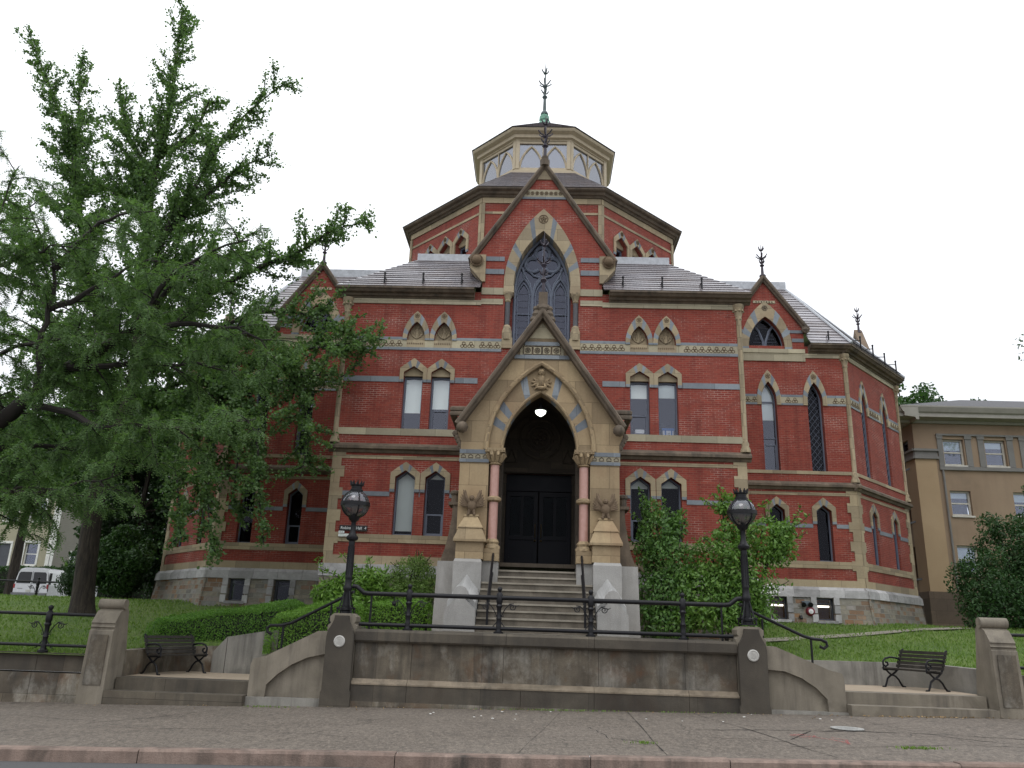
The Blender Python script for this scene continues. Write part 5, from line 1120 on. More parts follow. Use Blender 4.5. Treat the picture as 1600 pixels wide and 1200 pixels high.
for a, b in zip(P[:-1], P[1:]): m.face([(a[0], a[1] - 0.22, lz(a[0], a[1] - 0.22) + 0.03), (b[0], b[1] - 0.22, lz(b[0], b[1] - 0.22) + 0.03), (b[0], b[1] + 0.22, lz(b[0], b[1] + 0.22) + 0.03), (a[0], a[1] + 0.22, lz(a[0], a[1] + 0.22) + 0.03)])
tag(m.build('path', M['pale_path'], recalc=False), kind='structure')

# ------------------------------------------------------------------ terrace wall, platforms, piers
TW = thing('terrace_wall', 'stained granite terrace wall with moulded coping below the black railing', 'wall', (0, 0, 0))
FT = Fr((0, 18.75, 0), 0.0); x0, x1 = TX - 4.23, TX + 4.23
def course(name, u0, u1, z0, z1, d1, cuts, mat, prof=None, par=TW, zj=0.0):
    m = MB(); e = [u0] + [c for c in cuts if u0 < c < u1] + [u1]
    for a, b in zip(e[:-1], e[1:]):
        a2, b2 = a + 0.004, b - 0.004
        if prof: m.profile(FT, a2, b2, prof)
        else: m.fbox(FT, a2, b2, z0, z1, -0.45, d1)
    return m.build(name, mat, par)
cuts = [TX - 2.95, TX + 0.1 - 1.0, TX + 1.2, TX + 3.1]
course('coping', x0, x1, 0, 0, 0, [TX - 3.0, TX - 0.85, TX + 1.1, TX + 3.15], TERRD, [(-0.5, 1.33), (0.10, 1.33), (0.14, 1.37), (0.14, 1.55), (0.10, 1.60), (-0.5, 1.61)])
course('panel', x0, x1, 0.54, 1.33, 0.0, cuts, TERR)
course('ledge', x0, x1, 0, 0, 0, [TX - 3.0, TX + 1.1, TX + 3.15], stone('pale_ledge', (0.19, 0.155, 0.11), (0.27, 0.22, 0.16), (0.10, 0.075, 0.05), streak=0.6), [(0.0, 0.44), (0.155, 0.44), (0.155, 0.47), (0.03, 0.56), (0.0, 0.56)])
course('base_course', x0, x1, 0.10, 0.44, 0.14, [TX - 3.0, TX - 0.5, TX + 1.1, TX + 3.15], TERRD)
course('footing', x0, x1, -0.2, 0.10, 0.155, [TX - 2.2, TX + 0.6, TX + 2.7], TERR)
pz = MB(); pz.box(TX - 4.6, TX + 4.6, 19.2, 24.4, -0.2, 1.55); tag(pz.build('plaza', M['tan_paving']), kind='structure')
def lamp_pier(s):
    c = TX + s * 4.54; P = thing('lamp_pier', 'dark stained granite lamp pier with round white medallion, ' + ('left' if s < 0 else 'right') + ' end of the terrace wall', 'pier', (c, 18.75, 0), 0, 'lamp piers of the terrace wall')
    f = Fr((0, 0, 0), 0.0); m = MB()
    pl = [(-0.335, -0.2), (0.335, -0.2), (0.33, 0.25), (0.305, 0.32), (0.305, 1.42), (0.28, 1.56), (0.21, 1.68), (0.165, 1.78), (0.15, 1.88), (-0.15, 1.88), (-0.165, 1.78), (-0.21, 1.68), (-0.28, 1.56), (-0.305, 1.42), (-0.305, 0.32), (-0.33, 0.25)]
    m.prism(f, pl, 0.08, 0.24, back=True); m.build('face', TERRD, P)
    m = MB(); m.fbox(f, -0.30, 0.30, -0.2, 1.5, -0.40, 0.09); m.loft([[f.P(a * h, z, b) for a, b in ((-1, 0.10), (1, 0.10), (1, -0.4), (-1, -0.4))] for h, z in ((0.30, 1.5), (0.33, 1.56), (0.33, 1.66), (0.26, 1.72), (0.29, 1.76), (0.29, 1.86), (0.2, 1.93))]); m.build('shaft', CONC, P)
    m = MB(); m.T = Matrix.Translation((0, -0.24, 1.33)) @ Matrix.Rotation(R(90), 4, 'X'); m.lathe([(0.125, -0.01), (0.125, 0.02), (0.10, 0.035), (0.095, 0.025), (0.0, 0.03)], n=28)
    for k in range(6): m.tube([(-0.05 + 0.02 * k, -0.06, 0.03), (-0.05 + 0.02 * k, 0.06, 0.03)], 0.006, 4)
    m.build('medallion', stone('pale_medallion', (0.42, 0.41, 0.38), (0.52, 0.51, 0.48), scale=5), P)
lamp_pier(-1); lamp_pier(1)
def scroll_wall(s):
    c = TX + s * 4.85; z0 = -0.10 if s < 0 else 0.12; d = 0.06 if s < 0 else 0.18
    t = thing('scroll_wall', 'sloping granite scroll wall with curved recess beside the ' + ('left' if s < 0 else 'right') + ' entry steps', 'stair wall', (0, 0, 0), 0, 'sloping scroll walls of the terrace')
    o = [(0, 1.53), (0.22, 1.53), (1.35, 0.90 + d), (1.62, 0.84 + d), (1.66, 0.72 + d), (1.66, 0.05 + d), (1.28, 0.05 + d)]
    cv = [(1.27, 0.30 + d), (1.05, 0.52 + d), (0.75, 0.75 + d * 0.8), (0.4, 0.93 + d * 0.5), (0.0, 1.05)]
    pts = [(c + s * u, z) for u, z in o + cv]; pts = pts if s < 0 else pts[::-1]
    m = MB(); wall(m, Fr((0, 18.75, 0), 0), pts, [], 0.1, d=0.10); n = len(pts)
    for i in range(n): a, b = pts[i], pts[(i + 1) % n]; m.face([FT.P(*a, 0.1), FT.P(*b, 0.1), FT.P(*b, -0.4), FT.P(*a, -0.4)])
    m.build('coping', CONC, t)
    m = MB(); rp = [(0, z0), (1.3, z0), (1.3, 0.35 + d), (1.05, 0.56 + d), (0.75, 0.79 + d * 0.8), (0, 1.09)]; rp = [(c + s * u, z) for u, z in rp]; m.prism(FT, rp if s > 0 else rp[::-1], -0.35, -0.02, back=True); m.build('panel', CONC, t)
    m = MB(); m.fbox(FT, *sorted((c - s * 0.0, c + s * 1.72)), z0 - 0.2, 0.05 + d, -0.4, 0.16); m.build('footing', CONC2, t)
scroll_wall(-1); scroll_wall(1)
for s in (-1, 1):
    zb, z1, z2 = (-0.3, 0.14, 0.40) if s < 0 else (0.0, 0.40, 0.64)
    a, b = sorted((TX + s * 6.52, TX + s * 9.55)); m = MB(); m.box(a - (0.35 if s < 0 else 0), b + (0.35 if s > 0 else 0), 18.38, 18.92, zb, z1); m.box(a, b, 18.78, 19.3, z1, z2)
    tag(m.build('entry_steps', TERRD if s < 0 else CONC), ('dark' if s < 0 else 'grey') + ' pair of low granite steps up to the ' + ('left' if s < 0 else 'right') + ' bench platform', 'steps', 'entry steps by the benches')
    a, b = sorted((TX + s * 4.5, TX + s * 9.75)); m = MB(); m.box(a, b, 19.3, 22.0 if s > 0 else 21.6, -0.2, z2 - 0.002); o = m.build('platform', M['tan_paving']); tag(o, kind='structure')
    m = MB()
    for k in range(5): z = z2 + (1.55 - z2) * (k + 1) / 6; xa, xb = sorted((TX + s * (6.1 - 0.3 * k), TX + s * 4.6)); m.box(xa, xb, 19.25, 20.9, -0.1, z)
    tag(m.build('side_steps', STEPM), 'granite steps behind the ' + ('left' if s < 0 else 'right') + ' scroll wall climbing to the terrace', 'steps', 'side steps of the terrace')
def poly_wall(name, pts, tops, th, base, mat, label, cat='wall', cap=0.0):
    m = MB()
    for (a, b, za, zb) in zip(pts[:-1], pts[1:], tops[:-1], tops[1:]):
        a, b = Vector((*a, 0)), Vector((*b, 0)); t = (b - a).normalized(); n = Vector((-t.y, t.x, 0)) * th / 2; e = t * th * 0.0
        m.hexa([a - n + Vector((0, 0, base)), b - n + Vector((0, 0, base)), b + n + Vector((0, 0, base)), a + n + Vector((0, 0, base))], [a - n + Vector((0, 0, za)), b - n + Vector((0, 0, zb)), b + n + Vector((0, 0, zb)), a + n + Vector((0, 0, za))])
    return tag(m.build(name, mat), label, cat)
poly_wall('low_wall', [(TX - 9.72, 19.1), (TX - 9.75, 20.5), (TX - 9.5, 21.4), (TX - 8.95, 21.72), (TX - 8.4, 21.7)], [0.95, 0.97, 1.0, 1.02, 1.04], 0.26, -0.1, TERR, 'low dark retaining wall behind the left bench')
poly_wall('retaining_wall', [(TX - 8.45, 21.55), (TX - 8.1, 21.5), (TX - 7.2, 21.5), (TX - 6.2, 21.5), (TX - 4.6, 21.6)], [0.9, 1.28, 1.44, 1.56, 1.75], 0.25, -0.1, CONC2, 'streaked grey concrete retaining wall with rising top under the clipped hedge')
poly_wall('low_wall', [(TX + 4.7, 21.95), (TX + 9.2, 21.95), (TX + 9.8, 21.5), (TX + 10.2, 19.2)], [1.18, 1.2, 1.2, 1.16], 0.28, -0.1, CONC2, 'low grey retaining wall with flat top behind the right bench')
def gate_pier(s):
    c = TX + s * 9.88; z0 = -0.2 if s < 0 else 0.1; h = 0.0 if s < 0 else 0.22
    t = thing('gate_pier', 'tapered granite gate pier with rolled scroll top beside the ' + ('left' if s < 0 else 'right') + ' bench', 'pier', (c, 0, 0), 0, 'scroll topped gate piers')
    pf = [(18.36, z0), (18.42, 1.38 + h), (18.46, 1.40 + h), (18.46, 1.43 + h), (18.43, 1.46 + h), (18.46, 1.49 + h), (18.46, 1.52 + h), (18.44, 1.55 + h), (18.62, 1.80 + h), (18.70, 1.83 + h), (18.80, 1.92 + h), (18.92, 1.90 + h), (19.0, 1.80 + h), (19.02, 1.6 + h), (19.1, 1.2 + h), (19.22, 0.6 + h), (19.24, z0)]
    m = MB(); A = [(-0.30, y, z) for y, z in pf]; B = [(0.30, y, z) for y, z in pf]
    A = [(-0.27 - 0.02 * (1 - min(1, max(0, (z - z0) / 1.6))), y, z) for y, z in pf]; B = [(-a[0], a[1], a[2]) for a in A]
    m.loft([A, B]); m.build('shaft', CONC, t)
    m = MB(); m.tube([(-0.30, 18.76, 1.96 + h), (0.30, 18.76, 1.96 + h)], 0.115, 16); m.tube([(-0.305, 18.76, 1.96 + h), (0.305, 18.76, 1.96 + h)], 0.05, 10); m.build('scroll', CONC, t, True)
    m = MB(); m.prism(Fr((0, 18.37, 0), 0), [(-0.2, 0.25 + h), (0.2, 0.25 + h), (0.19, 1.3 + h), (-0.19, 1.3 + h)], -0.02, 0.012); m.build('panel', TERR, t)
gate_pier(-1); gate_pier(1)
for s in (-1, 1):
    zt = 0.86 if s < 0 else 1.10; zm = 0.47 if s < 0 else 0.72; a, b = sorted((TX + s * 10.27, TX + s * 40)); t = thing('boundary_wall', 'low dark granite boundary wall running off to the ' + ('left' if s < 0 else 'right') + ' of its gate pier', 'wall', (0, 0, 0), 0, 'low boundary walls')
    m = MB(); k = a
    while k < b: m.fbox(FT, k, min(k + 2.6, b) - 0.01, zm, zt, -0.35, 0.02); k += 2.6
    m.build('upper_course', TERRD, t); m = MB(); k = a
    while k < b: m.fbox(FT, k, min(k + 2.6, b) - 0.01, -0.6, zm - 0.03, -0.4, 0.14); k += 2.6
    m.build('base_course', TERR, t)
# ------------------------------------------------------------------ ironwork: railings, lamps, benches
def spiral(m, c, s, r0, turns=1.35, r=0.012, up=1):
    pts = []
    for i in range(22):
        q = i / 21; a = -math.pi / 2 + turns * 2 * math.pi * (1 - q) ; rr = r0 * (0.18 + 0.82 * (1 - q)); pts.append(c + Vector((s * rr * math.cos(a), 0, rr * math.sin(a))))
    m.tube(pts, r, 6)
def rail_post(parent, x, y, z, h=1.02, scroll=(-1, 1), stay=True):
    m = MB(); m.lathe([(r_ * 1.15, z_) for r_, z_ in [(0.10, 0), (0.10, 0.035), (0.065, 0.05), (0.05, 0.1), (0.06, 0.14), (0.048, 0.18), (0.048, 0.30), (0.058, 0.33), (0.04, 0.37), (0.045, 0.55), (0.07, 0.60), (0.05, 0.64), (0.055, 0.66), (0.065, 0.70), (0.065, 0.86), (0.05, 0.88), (0.03, 0.91), (0.035, 0.93), (0.05, 0.965), (0.045, 1.0), (0.02, 1.025)]], (x, y, z), 12)
    for s in scroll:
        c = Vector((x + s * 0.30, y, z + 0.585)); spiral(m, c, s, 0.075)
        m.tube([(x + s * 0.05, y, z + 0.36), (x + s * 0.09, y, z + 0.46), (x + s * 0.15, y, z + 0.56), (x + s * 0.24, y, z + 0.655), (x + s * 0.33, y, z + 0.66)], 0.012, 6)
        m.tube([(x + s * 0.22, y, z + 0.645), (x + s * 0.40, y, z + 0.61), (x + s * 0.46, y, z + 0.64)], [0.012, 0.012, 0.004], 6)
        m.tube([(x + s * 0.04, y, z + 0.40), (x + s * 0.10, y, z + 0.37), (x + s * 0.115, y, z + 0.44)], [0.014, 0.01, 0.004], 5)
        if stay: m.tube([(x + s * 0.03, y, z + 0.27), (x + s * 0.18, y, z + 0.09), (x + s * 0.22, y, z + 0.09)], [0.013, 0.012, 0.006], 6)
    return m.build('post', IRON, parent, True)
RL = thing('terrace_railing', 'black iron railing with turned posts and scrolls along the terrace wall', 'railing', (0, 0, 0))
ry = 18.9; xa, xb = TX - 4.4, TX + 4.4
m = MB(); m.tube([(xa - 0.04, ry, 2.54), (xa + 0.06, ry, 2.53), (xa + 0.14, ry, 2.47), (xa + 0.23, ry, 2.40), (xa + 0.34, ry, 2.385), (xb - 0.34, ry, 2.385), (xb - 0.23, ry, 2.40), (xb - 0.14, ry, 2.47), (xb - 0.06, ry, 2.53), (xb + 0.04, ry, 2.54)], 0.052, 10); m.build('top_rail', IRON, RL, True)
m = MB(); m.tube([(xa + 0.18, ry, 1.71), (xb - 0.18, ry, 1.71)], 0.045, 10); m.build('bottom_rail', IRON, RL, True)
for k, x in enumerate((-3.11, -1.04, 1.04, 3.11)): rail_post(RL, TX + x, ry, 1.60, scroll=() if k == 3 else (-1, 1), stay=k in (1, 2))
for s in (-1, 1): m = MB(); m.tube([(TX + s * 3.98, ry, 1.58), (TX + s * 3.98, ry, 2.36)], 0.024, 8); m.build('end_post', IRON, RL, True)
m = MB(); m.tube([(TX - 3.45, ry, 2.33), (TX - 3.45, ry, 2.23)], 0.012, 6); m.ball((TX - 3.45, ry, 2.18), 0.055, 8); m.build('padlock', IRON, RL, True)
def side_rail(s):
    t = thing('side_handrail', 'black pipe handrail with curled end sloping down beside the ' + ('left' if s < 0 else 'right') + ' lamp pier', 'handrail', (0, 0, 0), 0, 'side handrails'); g = 0.0 if s < 0 else 0.16; X = lambda u: TX + s * u; y = 19.35
    m = MB(); m.tube([(X(4.45), y - 0.25, 2.42), (X(4.62), y - 0.1, 2.36), (X(4.8), y, 2.26), (X(5.9), y, 1.68 + g * 0.6), (X(6.12), y, 1.62 + g * 0.6)] + ([(X(6.3), y, 1.61 + g * 0.6), (X(6.42), y, 1.56 + g * 0.6), (X(6.44), y, 1.48 + g * 0.6), (X(6.36), y, 1.42 + g * 0.6), (X(6.27), y, 1.46 + g * 0.6)] if s > 0 else [(X(6.38), y, 1.61), (X(6.46), y, 1.55), (X(6.44), y, 1.46), (X(6.34), y, 1.42)]), 0.036, 9); m.build('rail', IRON, t, True)
    for u, zt in ((5.0, 2.12), (6.08, 1.6 + g * 0.6)): m = MB(); m.tube([(X(u), y, 0.5), (X(u), y, zt)], 0.026, 8); m.build('post', IRON, t, True)
side_rail(-1); side_rail(1)
for s in (-1, 1):
    t = thing('boundary_railing', 'black iron railing on the low boundary wall, running off ' + ('left past its scrolled post' if s < 0 else 'right of its gate pier'), 'railing', (0, 0, 0), 0, 'boundary railings'); g = 0.0 if s < 0 else 0.24
    a, b = TX + s * 10.25, TX + s * 40; y = 18.8
    m = MB(); m.tube([(a, y, 1.70 + g), (b, y, 1.70 + g)], 0.036, 8); m.build('top_rail', IRON, t, True); m = MB(); m.tube([(a, y, 1.02 + g), (b, y, 1.02 + g)], 0.034, 8); m.build('bottom_rail', IRON, t, True)
    for k in range(6): rail_post(t, TX + s * (11.35 + 2.4 * k) if s < 0 else TX + 12.6 + 2.4 * k, y, 0.87 + g)

LGLOW = plain('lamp_socket', (0.25, 0.22, 0.16), 0.5)
def street_lamp(s):
    x = TX + s * 4.54; t = thing('globe_lamp', 'black lamp post with strapped clear globe and spiked crown, on the ' + ('left' if s < 0 else 'right') + ' pier', 'lamp post', (x, 18.86, 1.9 + (0 if s < 0 else 0.06)), 0, 'globe lamps of the terrace')
    m = MB(); m.box(-0.17, 0.17, -0.17, 0.17, 0, 0.03)
    for k in range(4):
        a = math.pi / 4 + k * math.pi / 2; dx, dy = math.cos(a), math.sin(a)
        m.tube([(dx * 0.23, dy * 0.23, 0.02), (dx * 0.22, dy * 0.22, 0.10), (dx * 0.17, dy * 0.17, 0.18), (dx * 0.12, dy * 0.12, 0.34), (dx * 0.07, dy * 0.07, 0.52), (dx * 0.05, dy * 0.05, 0.60)], 0.018, 6)
        m.ball((dx * 0.23, dy * 0.23, 0.14), 0.03, 6)
        m.tube([(dx * 0.23, dy * 0.23, 0.14), (dx * 0.13, dy * 0.13, 0.20), (dx * 0.06, dy * 0.06, 0.12)], 0.012, 5)
    m.lathe([(0.11, 0.0), (0.11, 0.08), (0.14, 0.1), (0.14, 0.14), (0.085, 0.18), (0.075, 0.25)], n=12); m.build('base', IRON, t, True)
    m = MB(); m.lathe([(r_ * 1.22, z_) for r_, z_ in [(0.075, 0.2), (0.062, 0.45), (0.068, 0.52), (0.085, 0.56), (0.085, 0.62), (0.066, 0.66), (0.062, 0.8), (0.07, 0.83), (0.062, 0.86), (0.056, 1.55), (0.062, 1.6), (0.058, 1.63), (0.06, 1.66), (0.10, 1.68), (0.115, 1.72), (0.115, 1.75), (0.08, 1.79), (0.07, 1.83), (0.05, 1.88), (0.045, 2.08), (0.06, 2.12), (0.09, 2.14), (0.11, 2.2), (0.12, 2.24), (0.10, 2.27)]], n=14)
    for k in range(8): a = k * math.pi / 4; m.tube([(0.080 * math.cos(a), 0.080 * math.sin(a), 0.88), (0.072 * math.cos(a), 0.072 * math.sin(a), 1.54)], 0.010, 5)
    m.build('pole', IRON, t, True)
    gz, gr = 2.52, 0.325; m = MB(); m.lathe([(gr * math.sin(a), gz - gr * math.cos(a)) for a in [0.35 + (math.pi - 0.65) * i / 16 for i in range(17)]], n=28); gl = m.build('globe', GLASSL, t, True)
    m = MB(); m.lathe([(0.05, 2.25), (0.06, 2.42), (0.09, 2.46), (0.09, 2.52), (0.045, 2.55), (0.05, 2.66), (0.02, 2.70)], n=10); m.build('bulb_socket', LGLOW, gl, True)
    m = MB(); m.lathe([(gr + 0.005, gz - 0.05), (gr + 0.02, gz - 0.05), (gr + 0.02, gz + 0.04), (gr + 0.005, gz + 0.04), (gr + 0.005, gz - 0.05)], n=28)
    for k in range(4):
        a = k * math.pi / 2 + 0.5; m.tube([(math.cos(a) * (gr + 0.006) * math.sin(q), math.sin(a) * (gr + 0.006) * math.sin(q), gz - (gr + 0.006) * math.cos(q)) for q in [0.33 + (math.pi - 0.62) * i / 12 for i in range(13)]], 0.017, 6)
    m.lathe([(0.10, 2.18), (0.13, 2.22), (0.14, 2.25), (0.13, 2.26)], n=14); m.build('strap_cage', IRON, t, True)
    m = MB(); m.lathe([(0.12, 2.81), (0.15, 2.82), (0.15, 2.86), (0.125, 2.88), (0.125, 2.94), (0.145, 2.96), (0.145, 2.98), (0.12, 2.985)], n=16)
    for k in range(10): a = k * math.pi / 5; c, q = math.cos(a), math.sin(a); m.tube([(0.135 * c, 0.135 * q, 2.97), (0.165 * c, 0.165 * q, 3.07)], [0.032, 0.012], 5)
    m.build('crown', IRON, t, True)
street_lamp(-1); street_lamp(1)

WOODD = stone('weathered_slat', (0.018, 0.015, 0.012), (0.034, 0.029, 0.023), (0.075, 0.068, 0.055), scale=3, rough=0.6)
def bench(loc, rz, label):
    t = thing('park_bench', label, 'bench', loc, rz, 'slatted park benches'); L = 1.5; prof_seat = [(0.42, 0.44), (0.34, 0.445), (0.26, 0.44), (0.18, 0.43), (0.10, 0.42)]
    m = MB()
    for y, z in prof_seat: m.box(-L / 2, L / 2, -y - 0.033, -y + 0.033, z - 0.015, z + 0.015)
    m.build('seat', WOODD, t)
    m = MB()
    for k in range(5):
        z = 0.50 + k * 0.085; y = 0.0 + 0.035 * k; m.T = Matrix.Translation((0, y, z)) @ Matrix.Rotation(R(-16), 4, 'X'); m.box(-L / 2, L / 2, -0.013, 0.013, -0.034, 0.034)
    m.build('backrest', WOODD, t)
    for x in (-L / 2 + 0.06, L / 2 - 0.06):
        m = MB(); V = lambda y, z: (x, y, z)
        m.tube([V(-0.50, 0.0), V(-0.44, 0.02), V(-0.40, 0.10), V(-0.36, 0.2), V(-0.26, 0.27), V(-0.2, 0.28), V(-0.12, 0.26), V(-0.03, 0.18), V(0.03, 0.08), V(0.08, 0.02), V(0.14, 0.0)], 0.024, 7)
        m.tube([V(-0.46, 0.41), V(-0.38, 0.40), V(-0.3, 0.33), V(-0.22, 0.28)], 0.022, 7); m.tube([V(-0.22, 0.28), V(-0.12, 0.34), V(-0.03, 0.41), V(0.02, 0.5), V(0.09, 0.7), V(0.16, 0.88), V(0.20, 0.9)], 0.024, 7)
        m.tube([V(-0.46, 0.42), V(-0.2, 0.405), V(-0.02, 0.40)], 0.02, 6)
        arm = [V(0.05, 0.66), V(-0.08, 0.69), V(-0.24, 0.70), V(-0.38, 0.67), V(-0.45, 0.60), V(-0.45, 0.52), V(-0.38, 0.48), V(-0.31, 0.52), V(-0.32, 0.58), V(-0.37, 0.58)]
        m.tube(arm, 0.024, 7); m.tube([V(-0.44, 0.54), V(-0.46, 0.42)], 0.02, 6); m.ball(V(-0.5, 0.0), 0.035, 6); m.ball(V(0.14, 0.0), 0.035, 6)
        m.build('iron_end', IRON, t, True)
    return t
bench((9.3, 20.8, 0.64), R(-71), 'weathered slatted bench with curled iron arms on the right platform, before the lawn')
bench((-8.98, 20.6, 0.40), R(64), 'weathered slatted bench with curled iron arms on the left platform, under the hedge')

# sign on the hall's corner
def text_mesh(s, size, mat, parent, loc, name='lettering'):
    cu = bpy.data.curves.new(name, 'FONT'); cu.body = s; cu.size = size; cu.extrude = 0.002; o = bpy.data.objects.new(name + '_c', cu); COL.objects.link(o)
    me = bpy.data.meshes.new_from_object(o.evaluated_get(bpy.context.evaluated_depsgraph_get())); bpy.data.objects.remove(o); me.name = name; me.materials.clear(); me.materials.append(mat)
    q = bpy.data.objects.new(name, me); COL.objects.link(q); q.parent = parent; q.location = loc; q.rotation_euler = (R(90), 0, 0); return q
sg = thing('name_sign', 'narrow dark name sign with white letters on the brick beside the left lamp', 'sign', (-6.02, 24.40, 4.46))
WHITE = plain('sign_white', (0.75, 0.78, 0.76), 0.5); SIGNB = plain('sign_black', (0.012, 0.012, 0.012), 0.5)
m = MB(); m.box(-0.02, 0.83, 0.0, 0.05, -0.06, 0.10); m.build('board', SIGNB, sg)
text_mesh('Robinson Hall', 0.115, WHITE, sg, (0.02, -0.004, -0.02)); text_mesh('4', 0.115, WHITE, sg, (0.75, -0.004, -0.02))
m = MB(); m.box(-0.03, 0.14, -0.006, 0.03, -0.14, -0.075); l1 = m.build('label_strip', WHITE, sg)
m = MB(); m.box(-0.03, 0.28, -0.006, 0.03, -0.24, -0.16); l2 = m.build('label_strip', WHITE, sg)
m = MB(); m.box(-0.01, 0.04, -0.009, -0.005, -0.115, -0.1); m.box(0.06, 0.11, -0.009, -0.005, -0.115, -0.1); m.build('printing', SIGNB, sg)
m = MB(); m.box(0.0, 0.25, -0.009, -0.005, -0.203, -0.195); m.build('printing', plain('print_green', (0.15, 0.3, 0.2), 0.6), sg)
# ------------------------------------------------------------------ trees, hedges and shrubs
GINKGO = {
'trunk':[(-14.06,25.5,1.22),(-14.2,25.5,2.47),(-14.31,25.5,4.15),(-14.34,25.5,5.28),(-14.21,25.5,6.34),(-13.95,25.5,7.86),(-13.79,25.5,9.2),(-13.95,25.5,11.99),(-14.31,25.5,15.47),(-14.39,25.5,17.85),(-14.29,25.5,19.78),(-14.34,25.5,22.07),(-14.49,25.5,24.84)],
'left':[(-13.93,25.5,6.56),(-15.25,25.9,10.22),(-16.64,26.3,13.78),(-18.3,26.7,18.28),(-19.56,27.1,20.86),(-21.9,27.5,24.9)],
'left2':[(-16.58,26.2,13.73),(-18.02,26.8,17.22),(-18.94,27.4,20.48),(-19.85,28.0,24.03)],
'left3':[(-14.01,25.5,6.98),(-16.68,26.38,10.34),(-19.36,27.25,13.91),(-21.36,28.12,17.08),(-22.49,29.0,18.44)],
'right':[(-13.94,25.5,10.57),(-13.44,25.2,14.69),(-12.57,24.9,16.19),(-11.59,24.6,18.23),(-10.47,24.3,19.37),(-9.27,24.0,20.26)],
'right2':[(-13.85,25.5,9.2),(-11.94,24.96,11.81),(-9.7,24.42,13.03),(-8.17,23.88,13.39),(-6.91,23.34,13.95),(-5.51,22.8,14.0)],
'right3':[(-13.49,25.3,14.74),(-12.26,25.7,16.66),(-11.39,26.1,18.0),(-10.4,26.5,18.82)],
'low1':[(-13.92,25.5,8.3),(-11.47,24.78,9.25),(-8.76,24.05,9.84),(-6.52,23.33,9.96),(-4.78,22.6,9.94)],
'low2':[(-13.92,25.5,8.3),(-11.51,24.62,8.55),(-10.22,23.75,7.1),(-9.57,22.88,5.01),(-8.83,22.0,3.15)],
'low3':[(-11.21,24.2,9.08),(-9.35,23.78,8.78),(-8.58,23.35,7.05),(-8.11,22.92,5.24),(-7.65,22.5,3.75)],
'low4':[(-13.85,25.5,9.2),(-11.71,24.92,10.42),(-9.47,24.35,11.38),(-7.14,23.78,10.98),(-5.52,23.2,9.21)],
'low5':[(-13.9,25.5,6.99),(-14.84,24.33,6.91),(-15.18,23.17,6.05),(-15.0,22.0,5.08)],
'low6':[(-13.87,25.5,7.42),(-12.36,24.5,7.64),(-11.07,23.5,6.23),(-10.18,22.5,4.57),(-9.69,21.5,3.59)],
'back1':[(-13.85,25.5,9.2),(-13.7,27.0,11.61),(-12.99,28.5,14.06),(-12.53,30.0,16.18)],
'back2':[(-13.87,25.5,7.42),(-16.65,27.0,9.59),(-19.02,28.5,11.01),(-21.31,30.0,12.57)],
'mid1':[(-13.95,25.5,11.99),(-14.81,24.67,12.57),(-15.47,23.83,12.64),(-16.27,23.0,12.69)],
'mid2':[(-14.05,25.5,12.96),(-12.29,25.17,13.58),(-10.6,24.83,13.69),(-9.4,24.5,13.91)],
'mid3':[(-14.31,25.5,15.47),(-16.03,26.0,16.78),(-17.13,26.5,17.33)],
'mid4':[(-14.38,25.5,17.04),(-15.82,25.75,19.09),(-16.53,26.0,20.98)],
'low7':[(-8.74,24.0,9.83),(-7.57,23.67,8.58),(-7.01,23.33,7.08),(-6.97,23.0,5.76)],
'low8':[(-11.31,24.5,8.95),(-9.91,23.93,7.97),(-9.08,23.37,6.64),(-8.86,22.8,4.83)],
'low9':[(-11.34,24.5,9.17),(-9.0,24.0,8.64),(-7.66,23.5,8.94),(-6.14,23.0,8.92)],
'low11':[(-13.78,25.5,8.75),(-12.47,25.0,8.2),(-11.15,24.5,7.88),(-10.51,24.0,6.34),(-10.25,23.5,4.71)],
'mid5':[(-14.37,25.5,18.12),(-13.11,25.25,18.79),(-12.5,25.0,20.27)],
}
